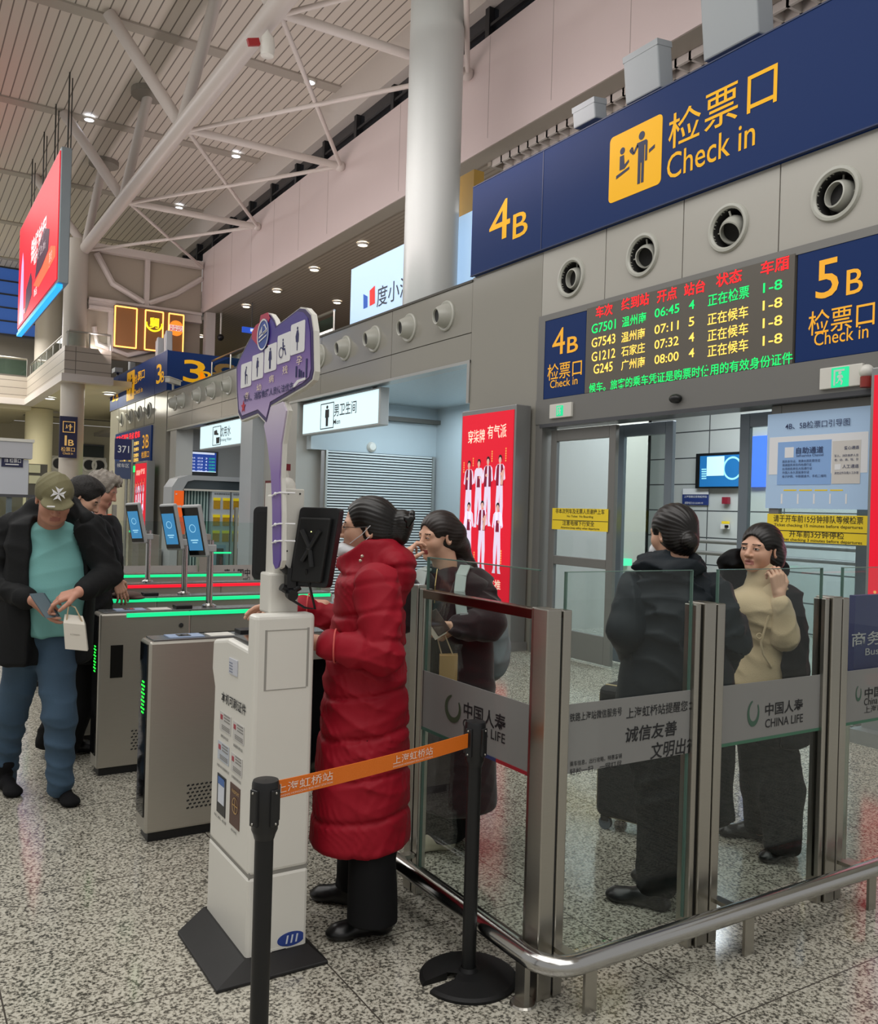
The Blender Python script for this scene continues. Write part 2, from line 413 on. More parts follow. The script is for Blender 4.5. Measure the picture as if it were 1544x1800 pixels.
# gate portal wall
w = MB().box((XW, 8.06, 0), (XW+.25, 9.5, 4.62)); S('wall_right', w, M_panel)
w = MB()
NY = [7.546, 6.46, 5.395, 4.333]; ED = [8.06, 7.0, 5.93, 4.86, 3.75, 2.6]
for i, y in enumerate(NY): hole_panel(w, XW, ED[i+1]+.006, ED[i]-.006, 3.87, 4.62, y, 4.215, .185)
w.box((XW, 2.6, 3.87), (XW+.03, 3.744, 4.62)); S('wall_nozzles', w, M_panel2)
w = MB().box((XW+.24, 2.6, 3.84), (XW+.3, 8.06, 4.62)); S('trim_13', w, M_joint)
w = MB().box((XW-.02, 2.6, 3.80), (XW+.2, 8.08, 3.87)); w.box((XW-.03, 2.6, 2.62), (XW+.22, 8.08, 2.9)); w.box((XW-.02, 7.96, 0), (XW+.2, 8.08, 3.8)); w.box((XW-.02, 2.6, 2.72), (XW+.1, 8.0, 2.76))
w.box((XW+.03, 2.6, 2.89), (XW+.2, 8.0, 3.82)); S('trim_14', w, M_frame)
w = MB().box((XW-.03, 2.6, 2.58), (XW+.25, 8.0, 2.62)); S('trim_15', w, M_frame_d)
# doors
def leaf(name, X, y0, y1, z0, z1, rails, fw=.10, glass=G_door, fm=M_frame, top=.13, bot=.13):
    t = thing(name, loc=(X, (y0+y1)/2, z0), kind='structure')
    f = MB().box((X-.025, y0, z0), (X+.025, y0+fw, z1)).box((X-.025, y1-fw, z0), (X+.025, y1, z1))
    f.box((X-.025, y0+fw, z1-top), (X+.025, y1-fw, z1)).box((X-.025, y0+fw, z0), (X+.025, y1-fw, z0+bot))
    for a, b in rails: f.box((X-.025, y0+fw, a), (X+.025, y1-fw, b))
    f.build('frame', fm, t, bevel=.006)
    MB().box((X-.005, y0+fw-.01, z0+bot-.01), (X+.005, y1-fw+.01, z1-top+.01)).build('glass_pane', glass, t)
    return t
leaf('door_1', 6.44, 6.84, 7.9, .02, 2.55, [(1.03, 1.13)], bot=.3)
leaf('door_2', 6.44, 3.2, 4.93, .02, 2.58, [], bot=.2, top=.09)
leaf('door_3', 6.74, P(1183, 860, 'x', 6.74).y, P(1086, 860, 'x', 6.74).y, .02, 2.58, [], glass=G_clear, fm=mat('blue_grey_frame', '#7d8790', .3, .5))
leaf('door_4', 6.74, 4.2, P(1301, 860, 'x', 6.74).y, .02, 2.58, [], fw=.11, glass=G_clear, fm=mat('blue_grey_frame', '#7d8790', .3, .5))
# corridor behind the doors
ya, yb = P(1132, 860, 'x', 11).y, P(1246, 860, 'x', 11).y
S('wall_corridor', MB().box((11, -2, 0), (11.2, 16, 4.2)), gridmat('corridor_tiles', '#c3c6c3', '#4d5052', 'Y', ya-yb, yb, 'Z', .425, .005, .02, .22))
S('ceiling_corridor', MB().box((6.6, -2, 4.05), (11, 15.7, 4.15)), M_white)
S('wall_corridor_end', MB().box((6.6, 9.4, 0), (9.0, 9.5, 4.1)).box((9.46, 9.4, 0), (9.52, 15.8, 4.1)).box((9.0, 9.4, 0), (9.52, 9.5, 4.1)).box((9.52, 15.7, 0), (11, 15.8, 4.1)), M_panel2)
# fascia over the washroom and water alcoves
w = MB()
for a, b in ((9.5, 11.65), (11.65, 14.2), (14.2, 16.9), (16.9, 19.6), (19.6, 21.9), (21.9, 24.2)): w.box((XW, a+.006, 3.92), (XW+.2, b-.006, 4.57)); w.box((XW, a+.006, 3.56), (XW+.2, b-.006, 3.908))
S('wall_fascia', w, M_panel)
w = MB().box((XW+.02, 9.5, 3.57), (XW+.25, 24.2, 4.56)); w.box((XW-.015, 9.5, 4.57), (XW+.25, 24.2, 4.60)); S('trim_16', w, M_joint)
S('trim_17', MB().box((XW-.012, 9.5, 3.52), (XW+.2, 24.2, 3.56)), M_alu)
# washroom recess
S('wall_recess', MB().box((9.25, 9.5, 0), (9.45, 15.1, 3.7)), mat('recess_wall_blue_white', '#b7c3c9', .3))
S('ceiling_recess', MB().box((6.55, 9.5, 3.62), (9.3, 15.1, 3.72)), M_recess)
S('wall_shutter_lintel', MB().box((6.55, 15.0, 2.66), (9.3, 15.2, 3.65)), mat('recess_wall_blue_white', '#b7c3c9', .3))
S('trim_18', MB().box((6.45, 14.85, 3.30), (9.25, 15.0, 3.38)), M_joint)
S('trim_19', MB().box((6.33, 9.5, 3.0), (6.6, 9.56, 3.56)), M_alu)
# pillars between the alcoves
w = MB().box((6.35, 15.2, 0), (6.85, 16.0, 3.56)); w.box((6.6, 16.0, 0), (6.75, 17.9, 3.56)); S('wall_pillar', w, mat('pillar_grey', '#aaa9a4', .3))
S('wall_pillar_alcove', MB().box((6.33, 17.5, 0), (6.8, 18.2, 3.56)), mat('pillar_pale', '#b9bfc4', .25))
S('wall_alcove', MB().box((8.7, 17.6, 0), (8.9, 24.2, 3.6)), mat('alcove_grey', '#8c8d8c', .4))
S('wall_alcove_side', MB().box((6.36, 23.3, 0), (6.8, 23.9, 3.56)), mat('pillar_grey', '#aaa9a4', .3))
S('wall_alcove_end', MB().box((6.8, 23.6, 0), (8.8, 23.8, 3.6)), mat('alcove_grey', '#8c8d8c', .4))
# far portal (gates 2B / 3B) and the end wall
S('wall_far_portal', MB().box((XW, 24.3, 0), (XW+.6, 31.5, 4.66)), M_panel)
w = MB()
for y in (25.6, 26.75, 27.9, 29.05, 30.2): w.box((XW-.006, y, 3.86), (XW, y+.02, 4.66))
w.box((XW-.006, 25.6, 3.84), (XW, 30.2, 3.86)); S('trim_20', w, M_joint)
w = MB().box((4.95, 28.65, 7.65), (8.5, 28.8, 9.35)); w.box((4.95, 28.68, 6.0), (8.5, 28.8, 7.5)); S('wall_end', w, mat('end_panel_beige', '#b1a797', .5))
# balcony of the far mezzanine
M_clad = gridmat('balcony_cladding', '#b5ac9f', '#6d665e', 'X', 2.2, .2, 'Z', .27, .05, .02, .4)
w = MB().box((4.3, 28.0, 5.33), (5.62, 28.2, 6.15)); w.box((5.42, 28.2, 5.33), (5.62, 36.4, 6.15)); w.box((4.3, 28.2, 5.33), (4.5, 36.4, 6.15)); w.box((-9, 36.4, 5.33), (4.5, 36.6, 6.15)); S('wall_balcony', w, M_clad)
w = MB().box((4.22, 27.9, 5.1), (5.68, 28.25, 5.33)); w.box((4.22, 28.25, 5.1), (4.55, 36.3, 5.33)); w.box((-9, 36.3, 5.1), (4.55, 36.65, 5.33)); S('trim_21', w, M_white)
S('ceiling_balcony', MB().box((4.5, 28.25, 5.12), (6.3, 44, 5.3)).box((6.3, 31.7, 5.12), (14.4, 44, 5.3)), mat('balcony_soffit', '#cfc7a8', .6))
S('ceiling_balcony_left', MB().box((-9, 36.65, 4.95), (4.5, 44, 5.1)), mat('balcony_soffit', '#cfc7a8', .6))
S('wall_far', MB().box((-9, 44, 0), (14.5, 44.3, 5.1)), mat('far_wall_cream', '#b6af97', .6))
S('wall_far_upper', MB().box((-9, 40.6, 5.1), (14.5, 40.9, 11.4)), mat('dusk_glass_frame', '#6e6a64', .5))
for k, (a, b, z0, z1) in enumerate(((-9, P(64, 540, 'y', 40.4).x, 8.35, 11.1), (P(96, 600, 'y', 40.4).x, P(110, 600, 'y', 40.4).x, 7.2, 9.6))):
    t = thing('window_%d' % (k+2), loc=((a+b)/2, 40.5, z0), kind='structure')
    MB().box((a, 40.5, z0), (b, 40.6, z1)).build('pane', emat('dusk_blue_window', '#3f66b4', .45), t)
    f = MB()
    for z in np.arange(z0, z1+.1, .55): f.box((a, 40.44, z-.03), (b, 40.5, z+.03))
    f.build('mullion', mat('window_mullion_dark', '#3b3d44', .5), t)
w = MB()
for a, b in ((5.0, 6.2), (6.9, 8.6), (0.2, 2.5)): w.box((a, 43.9, 2.0), (b, 44, 4.2))
S('window_4', w, mat('dark_interior_window', '#3d4440', .15))
w = MB()
for a, b in ((5.0, 6.2), (6.9, 8.6), (0.2, 2.5)):
    for z in (2.0, 2.7, 3.4, 4.2): w.box((a, 43.86, z-.03), (b, 43.92, z+.03))
    w.box((a-.06, 43.86, 2), (a, 43.92, 4.2))
S('trim_22', w, M_frame_d)

# roof trusses -------------------------------------------------------
t = thing('roof_truss', 'pinkish white tubular roof truss running along the hall above the signs', 'truss', (4.85, 18, 9.1))
MB().tube([(4.85, 4, 9.2), (4.85, 28.6, 9.2)], .165, 20).build('main_tube', M_steel_w, t, smooth=True)
ND = [7.8, 12.96, 18.07, 23.32, 28.4]
for i, y in enumerate(ND):
    if i < 4: MB().tube([(4.9, y, 9.2), (8.42, y, 9.25)], .08, 14).build('cross_strut', M_steel_w, t, smooth=True)
    for j in (i-1, i+1):
        if 0 <= j < len(ND): MB().tube([(4.9, y, 9.2+(.06 if j > i else -.06)), (8.42, ND[j], 9.25)], .045, 10).build('diagonal_rod', M_steel_w, t, smooth=True)
    if i < 4:
        MB().sphere((8.40, y, 9.25), .12, 14, 10).build('wall_node', M_steel_w, t, smooth=True)
    MB().tube([(4.85, y, 9.25), (3.4, y+.05, 11.1)], .125, 16).build('roof_strut', M_steel_w, t, smooth=True)
    MB().tube([(4.85, y, 9.25), (4.9, y-2.2, 11.1)], .115, 16).build('roof_strut', M_steel_w, t, smooth=True)
    MB().cyl((4.9, y-2.25, 11.0), (4.9, y-2.25, 11.13), .4, .4, 24).build('strut_cap', mat('strut_cap_grey', '#8f8a82', .5), t)
# end frame behind the far column
t = thing('end_truss', 'beige truss frame with diagonal struts closing the upper wall end', 'truss', (6.7, 28.5, 6))
e = M_steel_w
MB().box((5.0, 28.35, 9.2), (8.45, 28.6, 9.42)).build('top_chord', e, t)
MB().box((5.0, 28.35, 7.42), (8.45, 28.6, 7.52)).box((5.0, 28.42, 7.52), (8.45, 28.52, 7.68)).box((5.0, 28.35, 7.68), (8.45, 28.6, 7.76)).build('bottom_chord', e, t)
MB().box((6.65, 28.45, 7.76), (6.8, 28.6, 9.2)).build('post', e, t)
MB().tube([(5.2, 28.5, 9.15), (5.7, 28.5, 8.3), (6.65, 28.5, 7.85)], .1, 8).build('brace', e, t, smooth=True)
MB().tube([(8.45, 28.5, 8.9), (7.6, 28.5, 8.25), (6.8, 28.5, 7.85)], .09, 8).build('brace', e, t, smooth=True)
MB().box((5.6, 28.45, 6.2), (5.75, 28.6, 7.42)).build('post', e, t)
MB().tube([(5.2, 28.52, 6.9), (5.3, 28.52, 6.4), (6.2, 28.52, 6.15), (7.2, 28.52, 6.5), (7.6, 28.52, 7.1)], .08, 8).build('brace', e, t, smooth=True)
# columns
MB().cyl((7.2, 12.0, 0.0 if False else 4.5), (7.2, 12.0, 11.13), .43, .43, 48).build('round_column', mat('column_white', '#c6ccca', .35), smooth=True, label='big round white column rising behind the fascia beside the lit advert', cat='column')
MB().cyl((4.65, 28.6, 0), (4.65, 28.6, 9.45), .34, .34, 36).build('round_column', mat('column_cream', '#c4bdb2', .45), smooth=True, label='round cream column carrying the blue 1B sign, under the truss end', cat='column')
p = P(72, 760, 'y', 37); MB().cyl((p.x, 37.6, 0), (p.x, 37.6, 5.1), .5, .5, 32).build('round_column', mat('column_lit_cream', '#d3cba6', .5), smooth=True, label='round yellowish column behind the cap wearer, left of the 1B column', cat='column')
p = P(86, 560, 'y', 38.5); MB().cyl((p.x, 38.5, 5.1), (p.x, 38.5, 11.1), .5, .5, 32).build('round_column', mat('column_cream', '#c4bdb2', .45), smooth=True, label='thick upper round column seen behind the hanging red screen', cat='column')
# ================================================================== SIGNS AND FITTINGS ON THE GATE WALL
def Z5(x, y): return (900+.4171*x, 400+.4171*y)
def checkin_icon(mb, c, h, xd, up, lift=.003):
    """check-in pictogram: agent behind a counter handing a ticket to a standing traveller (h = icon height)"""
    c, xd, up = Vector(c), Vector(xd), Vector(up); n = xd.cross(up); o = c+n*lift
    def poly(pts): flat(mb, [((x-.5)*h*.86, (y-.5)*h) for x, y in pts], o, xd, up, .002)
    def line(pts, w):
        for a, b in zip(pts[:-1], pts[1:]):
            d = Vector((b[0]-a[0], b[1]-a[1])); q = Vector((-d.y, d.x)).normalized()*w/2
            poly([(a[0]+q.x, a[1]+q.y), (a[0]-q.x, a[1]-q.y), (b[0]-q.x, b[1]-q.y), (b[0]+q.x, b[1]+q.y)])
    poly(disc(.062, 14, 1.15, 1, .66, .815)); poly(disc(.052, 14, 1.15, 1, .2, .72))
    poly([(.55, .73), (.77, .73), (.80, .70), (.80, .42), (.75, .42), (.75, .66), (.73, .66), (.73, .12), (.67, .12), (.67, .42), (.65, .42), (.65, .12), (.585, .12), (.585, .66), (.56, .66)])
    line([(.57, .7), (.48, .6), (.40, .66)], .045)
    poly([(.14, .65), (.24, .65), (.26, .5), (.36, .55), (.37, .51), (.26, .44), (.14, .44)])
    line([(.38, .66), (.44, .7), (.46, .64)], .03)
    poly([(.06, .38), (.38, .44), (.38, .40), (.06, .33)])
    poly([(.84, .56), (.97, .6), (.97, .55), (.84, .51)])
def big_sign(name, label, y0, y1, z0, z1, x0, x1, group=None, seams=()):
    t = thing(name, label, 'sign', (x0, (y0+y1)/2, z0), group)
    MB().box((x0, y0, z0), (x1, y1, z1)).build('sign_box', M_blue, t)
    e = MB().box((x0-.006, y0, z0-.012), (x0+.03, y1, z0)).box((x0-.006, y0, z1), (x0+.03, y1, z1+.012))
    for y in seams: e.box((x0-.004, y-.008, z0), (x0, y+.008, z1))
    e.build('edge_trim', mat('dark_blue_trim', '#162a57', .4), t)
    return t
X4 = 6.30
t = big_sign('gate_sign', 'long blue sign box reading 4B and Check in over the right-hand gate', 2.2, 9.49, 4.635, 5.77, X4, 7.2, seams=(8.04,))
m = MB(); ct(m, '4', 'x', X4, 879, 388, 36, 68, 0); ct(m, 'B', 'x', X4, 915, 394, 26, 43, .006)
ct(m, '检', 'x', X4, 1204, 221, 56, 62, .004); ct(m, '票', 'x', X4, 1268.5, 188, 58, 66, .004); ct(m, '口', 'x', X4, 1340.5, 156, 52, 66, .006)
ct(m, 'Check in', 'x', X4, 1250.5, 263, 153, 46, .003)
m.build('lettering', M_yel, t)
a, b, c_, d_ = P(1072, 300, 'x', X4), P(1164, 262, 'x', X4), P(1118, 222, 'x', X4), P(1118, 340, 'x', X4)
ic = Vector((X4-.004, (a.y+b.y)/2, (c_.z+d_.z)/2)); iw, ih = abs(a.y-b.y), abs(c_.z-d_.z)
p = MB(); flat(p, rrect(iw, ih, .05), ic, XF['xd'], XF['up']); pp = p.build('pictogram_plate', M_yel, t)
p = MB(); checkin_icon(p, ic, ih, XF['xd'], XF['up']); p.build('pictogram', mat('sign_icon_blue', '#1b2a52', .5), pp)
# small 4B and 5B panels
XP = 6.335
def small_panel(label, ya, yb, num, boxes):
    t = thing('gate_number_panel', label, 'sign', (XP, (ya+yb)/2, 2.9), 'gate number panels beside the departure board')
    MB().box((XP, yb, 2.905), (XP+.04, ya, 3.80)).build('panel', M_blue, t, bevel=.004)
    m = MB()
    for s, (cx, cy), w, h, bo in boxes: ct(m, s, 'x', XP, cx, cy, w, h, bo)
    m.build('lettering', M_yel2, t)
small_panel('blue 4B check-in panel left of the departure board', 8.03, 7.262, '4', [('4', (982.5, 600), 22, 46, 0), ('B', (1007, 605), 19, 28, .012), ('检票口', (993, 650), 60, 29, .004), ('Check in', (991.5, 672), 48, 14, .006)])
small_panel('blue 5B check-in panel right of the departure board', 4.655, 3.3, '5', [('5', (1455, 489), 40, 68, .006), ('B', (1503, 494), 29, 44, .006), ('检票口', (1480, 559), 116, 44, .004), ('Check in', (1479.5, 589), 95, 24, .003)])
# LED departure board
t = thing('departure_board', 'LED departure board with red, green and amber train rows above the doors', 'departure board', (6.33, 5.95, 2.9))
MB().box((6.325, 4.675, 2.905), (6.36, 7.245, 3.815)).build('screen', mat('led_board_face', '#5d5850', .35, emit='#6b655c', estr=.10), t)
LR, LG, LA = emat('led_red', '#ff1c22', 1.5), emat('led_green', '#14e36a', 1.25), emat('led_amber', '#ffce5a', 1.25)
def led(m, s, x0, x1, cy, h, b=.006):
    (px0, _), (px1, py) = Z5(x0, cy), Z5(x1, cy); ct(m, s, 'x', 6.325, (px0+px1)/2, py, px1-px0, h*.4171, b)
m = MB()
for s, x0, x1, cy in (('车次', 355, 425, 350), ('终到站', 463, 578, 312), ('开点', 613, 696, 283), ('站台', 727, 815, 254), ('状态', 862, 970, 212), ('车厢', 1050, 1168, 160)): led(m, s, x0, x1, cy, 50+(x0-355)*.012, .014)
m.build('heading_row', LR, t)
m = MB(); led(m, 'G7501', 337, 438, 417, 40); led(m, '温州南', 465, 566, 388, 44); led(m, '06:45', 603, 706, 350, 38); led(m, '4', 747, 770, 325, 38); led(m, '正在检票', 828, 1000, 288, 52); led(m, '1-8', 1060, 1140, 246, 42)
m.build('train_row', LG, t, label='green row for train G7501')
for num, st, tm, pf, y1, y2, y3, y4, y5, y6 in (('G7543', '温州南', '07:11', '5', 477, 454, 421, 396, 370, 321), ('G1212', '石家庄', '07:32', '4', 537, 514, 485, 462, 440, 396), ('G245', '广州南', '08:00', '4', 591, 573, 549, 528, 507, 471)):
    m = MB(); led(m, num, 337 if len(num) > 4 else 345, 436 if len(num) > 4 else 425, y1, 40); led(m, st, 462, 561, y2, 44); led(m, tm, 602, 703, y3, 38); led(m, pf, 746, 769, y4, 38); led(m, '正在候车', 826, 996, y5, 52); led(m, '1-8', 1058, 1140, y6, 42)
    m.build('train_row', LA, t, label='amber row for train '+num)
m = MB(); led(m, '候车。旅客的乘车凭证是购票时使用的有效身份证件', 328, 1182, 612, 46, .006); m.build('ticker_row', LG, t)
# emergency exit signs
def exit_sign(label, xa, xb, yt, yb, cx, cy, w, h):
    p0, p1 = P(xa, (yt+yb)/2, 'x', 6.29), P(xb, (yt+yb)/2, 'x', 6.29); z1, z0 = P((xa+xb)/2, yt, 'x', 6.29).z, P((xa+xb)/2, yb, 'x', 6.29).z
    t = thing('exit_sign', label, 'sign', (6.3, (p0.y+p1.y)/2, z0), 'emergency exit signs')
    MB().box((6.29, p1.y, z0), (6.325, p0.y, z1)).build('housing', M_whitep, t, bevel=.006)
    c = P(cx, cy, 'x', 6.287); W, H = w, h
    g = MB(); flat(g, rrect(W, H, .004), c, XF['xd'], XF['up'], .003); g.build('lit_pictogram', emat('exit_green', '#1fc486', 1.0), t)
    d = MB(); o = Vector(c)+Vector((-.002, 0, 0)); xd, up = XF['xd'], XF['up']
    def q(pts): flat(d, [(x*W, y*H) for x, y in pts], o, xd, up, .002)
    q([(-.36, -.4), (-.26, -.4), (-.26, .3), (.26, .3), (.26, .4), (-.36, .4)]); q(disc(.09, 10, 1, 1, .0, .22))
    q([(-.1, .12), (.12, .12), (.2, -.05), (.12, -.06), (.06, .02), (.08, -.1), (.18, -.22), (.12, -.4), (.04, -.38), (.08, -.24), (-.02, -.14), (-.12, -.3), (-.22, -.3), (-.2, -.24), (-.12, -.22), (-.04, .0), (-.12, -.04), (-.16, .04)])
    d.build('running_figure', mat('pale_mint', '#cfeede', .5), t)
exit_sign('small green running-man exit sign left, under the blue 4B panel', 966, 1004, 709, 734, 984, 722, .115, .115)
exit_sign('green running-man exit sign right, under the blue 5B panel', 1441, 1516, 643, 681, 1477, 663, .15, .155)
c = P(1188, 697, 'x', 6.3)
m = MB(); m.sphere(c+Vector((0, 0, -.02)), .055, 18, 12, (1, 1.25, .8)); m.build('dome_sensor', M_black, smooth=True, label='small black dome sensor on the header under the departure board', cat='sensor')
c = P(1524, 660, 'x', 6.28)
t = thing('siren_lamp', 'white and red alarm lamp right of the right exit sign', 'alarm lamp', c)
MB().sphere(c+Vector((0, 0, .03)), .055).build('lamp_dome', M_whitep, t, smooth=True); MB().cyl(c+Vector((0, 0, -.09)), c+Vector((0, 0, -.01)), .045).build('base', mat('alarm_red', '#8e2c25', .4), t)
# air nozzles ---------------------------------------------------------
def nozzle_recessed(y, tilt, label):
    t = thing('air_nozzle', label, 'air vent', (XW, y, 4.215), 'recessed jet nozzles over the departure board')
    c = (XW, y, 4.215)
    MB().lathe(c, (-1, 0, 0), [(.172, -.02), (.172, .012), (.19, .028), (.212, .026), (.222, .008), (.222, -.01), (.195, -.012)], 40, True).build('flange', M_nozzle, t, smooth=True)
    MB().lathe(c, (1, 0, 0), [(.172, .0), (.172, .16), (.11, .22), (.001, .22)], 32).build('bowl', mat('vent_dark', '#2c2b2a', .6), t, smooth=True)
    ax = Vector((-1, tilt[0], tilt[1])).normalized(); cc = Vector(c)+Vector((.085, 0, 0))
    MB().lathe(cc, ax, [(.094, .03), (.001, .02)], 24).build('jet_throat_shade', mat('vent_black', '#141312', .7), t)  # black disc, paints the shade inside the jet opening
    j = MB().lathe(cc, ax, [(.055, -.085), (.11, -.07), (.128, -.02), (.122, .04), (.105, .085), (.092, .088), (.098, .04), (.10, -.02), (.08, -.06)], 36, True).build('jet_ring', M_nozzle, t, smooth=True)
    b = MB()
    side = ax.cross(Vector((0, 0, 1))).normalized(); vert = side.cross(ax)
    b.cyl(cc+vert*.115, cc+vert*.172, .009); b.cyl(cc-vert*.115, cc-vert*.172, .009); b.cyl(cc+side*.115, cc+side*.172, .009); b.cyl(cc-side*.115, cc-side*.172, .009)
    b.build('pivot_pin', M_nozzle, j)
nozzle_recessed(NY[0], (.1, -.05), 'recessed round air nozzle above the 4B panel, first from the left')
nozzle_recessed(NY[1], (-.25, -.30), 'recessed round air nozzle above the departure board, second from the left')
nozzle_recessed(NY[2], (-.1, -.62), 'recessed round air nozzle above the departure board, tilted down, third from the left')
nozzle_recessed(NY[3], (.2, .05), 'recessed round air nozzle above the 5B panel, largest in the photo')
YN = [10.127, 11.128, 12.205, 13.231, 14.228, 15.1, 19.121, 20.257, 21.37, 22.737, 23.477]
LN = ['silver ball nozzle on the fascia nearest the big white column, second from the tall panel', 'silver ball nozzle under the light advert panel, second from the right', 'silver ball nozzle below the left end of the lit advert', 'silver ball nozzle above the men washroom sign, left of the lit advert', 'silver ball nozzle just right of the purple priority sign', 'silver ball nozzle hidden behind the purple priority sign',
      'silver ball nozzle just left of the purple priority sign', 'silver ball nozzle under the yellow 3B, second left of the purple sign', 'silver ball nozzle, middle of the fascia group left of the purple sign', 'silver ball nozzle, second from the left end of the grey fascia', 'silver ball nozzle at the far left end of the grey fascia']
LN[0] = 'silver ball nozzle at the right end of the grey fascia, below the big white column'
base = None
for y, lb in zip(YN, LN):
    if y == 15.1: continue
    if base is None:
        t = thing('air_nozzle', lb, 'air vent', (XW, y, 4.235), 'ball jet nozzles along the fascia'); c = (XW, y, 4.235); ax = Vector((-1, .12, -.12))
        MB().lathe(c, (-1, 0, 0), [(.10, -.0), (.15, .022), (.19, .03), (.207, .02), (.207, 0), (.1, 0)], 36, True).build('flange', M_nozzle, t, smooth=True)
        MB().lathe(c, ax, [(.165, -.01), (.155, .06), (.125, .13), (.105, .165), (.092, .16), (.08, .1), (.07, .03)], 36).build('ball_jet', M_nozzle, t, smooth=True)
        MB().lathe(c, ax, [(.087, .135), (.001, .13)], 24).build('jet_throat_shade', mat('vent_dark', '#2c2b2a', .6), t)  # dark disc in the mouth, shade of the hole put in as colour
        base = t
    else: dup(base, (XW, y, 4.235), lb)
base = None
for i, y in enumerate((26.2, 27.35, 28.5, 29.7)):
    lb = 'dark-mouthed round vent under the far 2B 3B sign, ' + ('nearest the corner', 'second from the corner', 'third from the corner', 'farthest from the corner')[i]
    if base is None:
        t = thing('air_nozzle', lb, 'air vent', (XW, y, 4.25), 'vents under the far 2B 3B sign'); c = (XW, y, 4.25)
        MB().lathe(c, (-1, 0, 0), [(.18, .01), (.2, .03), (.23, .03), (.24, .001)], 28).build('flange', M_nozzle, t, smooth=True)
        MB().lathe(c, (-1, 0, 0), [(.185, .012), (.001, .005)], 24).build('bowl', mat('vent_dark', '#2c2b2a', .6), t)  # flat disc on the wall, its dark colour stands in for recess shade
        MB().lathe((XW-.07, y, 4.25), (-1, .2, -.5), [(.10, .0), (.12, .03), (.11, .07), (.09, .07)], 24).build('jet_ring', M_nozzle, t, smooth=True)
        base = t
    else: dup(base, (XW, y, 4.25), lb)
# far sign box 2B / 3B -------------------------------------------------
t = big_sign('gate_sign', 'far blue sign box reading 2B, Check in and 3B on two faces', 24.3, 31.55, 4.66, 5.74, 6.33, 8.9, seams=(25.6, 30.3))
m = MB(); X = 6.33
ct(m, '3', 'x', X, 279.5, 657, 9, 34, .012); ct(m, 'B', 'x', X, 286, 662, 5, 19, .01); ct(m, '2', 'x', X, 200, 692, 5, 27, .012); ct(m, 'B', 'x', X, 206, 696, 4.2, 16, .01)
ct(m, '检', 'x', X, 238.5, 667, 6, 17, .012); ct(m, '票', 'x', X, 245, 662, 6, 18, .012); ct(m, '口', 'x', X, 251.5, 658, 5.5, 15, .012); ct(m, 'Check in', 'x', X, 243, 687, 15, 9, .01)
put_text(m, '3', P(342, 653, 'y', 24.29), .62, .62, YF['xd'], YF['up'], .012); put_text(m, 'B', P(363, 663, 'y', 24.29)+Vector((0, 0, -.03)), .36, .38, YF['xd'], YF['up'], .012)
m.build('lettering', M_yel, t)
c = P(229.5, 678, 'x', X-.004); p = MB(); flat(p, rrect(1.0, .9, .04), c, XF['xd'], XF['up']); pp = p.build('pictogram_plate', M_yel, t)
p = MB(); checkin_icon(p, c, .9, XF['xd'], XF['up']); p.build('pictogram', mat('sign_icon_blue', '#1b2a52', .5), pp)
# LED board of the far gate
t = thing('departure_board', 'small far LED departure board with red heading below the 2B 3B sign', 'departure board', (6.3, 28, 2.9))
MB().box((6.3, 25.7, 2.75), (6.34, 30.4, 3.80)).build('screen', M_blue, t)
m, m2, m3, m4 = MB(), MB(), MB(), MB()
put_text(m, '车次 终到站 开点 状态', (6.29, 28.6, 3.62), 3.2, .2, XF['xd'], XF['up'], .02)
for z in (3.36, 3.18, 3.0, 2.86):
    put_text(m2, 'G7319 温州南 07:0%d 正在候车' % int(z*10 % 9), (6.29, 28.4, z), 2.6, .12, XF['xd'], XF['up'], .01)
put_text(m4, '3B', (6.29, 26.3, 3.36), .75, .4, XF['xd'], XF['up'], .01); put_text(m4, '检票口', (6.29, 26.3, 2.98), .9, .2, XF['xd'], XF['up'], .01)
m3.box((6.28, 26.9, 2.5), (6.33, 29.6, 2.68))
m.build('red_heading', LR, t); m2.build('amber_text', LA, t); m3.build('green_ticker', LG, t); m4.build('lettering', M_yel2, t)
# lit advert on the fascia
t = thing('lit_advert', 'pale blue lit advert board above the fascia, behind the big white column', 'advert board', (7.8, 13.7, 4.55))
MB().box((7.75, P(838, 420, 'x', 7.75).y, 4.502), (7.9, 15.99, 6.37)).build('lightbox', emat('advert_pale_blue', '#b4d2ee', .6), t)
m = MB(); ct(m, '度小满', 'x', 7.75, 693, 511, 60, 36, .003, lift=.006); m.build('lettering', mat('advert_ink', '#2f3a45', .6), t)
m = MB(); yl, yr = P(641, 530, 'x', 6.41), P(656, 530, 'x', 6.41)
def apoly(mb, px): mb.prism([P(x, y, 'x', 7.742) for x, y in px], (.004, 0, 0))
apoly(m, [(650, 511), (659, 502), (659, 533), (650, 538)]); m.build('red_mark', emat('advert_red', '#d6322e', .5), t)
m = MB(); apoly(m, [(639, 517), (646, 521), (646, 540), (639, 543)]); m.build('blue_mark', emat('advert_blue', '#2457b0', .5), t)
t = thing('lit_advert', 'narrow yellow lit advert edge behind the big white column', 'advert board', (7.9, 11.0, 5))
a = P(822, 300, 'x', 8.0); MB().box((8.0, a.y-.2, 4.5), (8.2, a.y+.35, 7.2)).build('panel', mat('advert_side_gold', '#b08f45', .4), t)
MB().box((7.96, a.y+.30, 4.6), (8.0, a.y+.35, 7.1)).build('light_edge', emat('neon_yellow', '#ffc63a', 2.0), t)
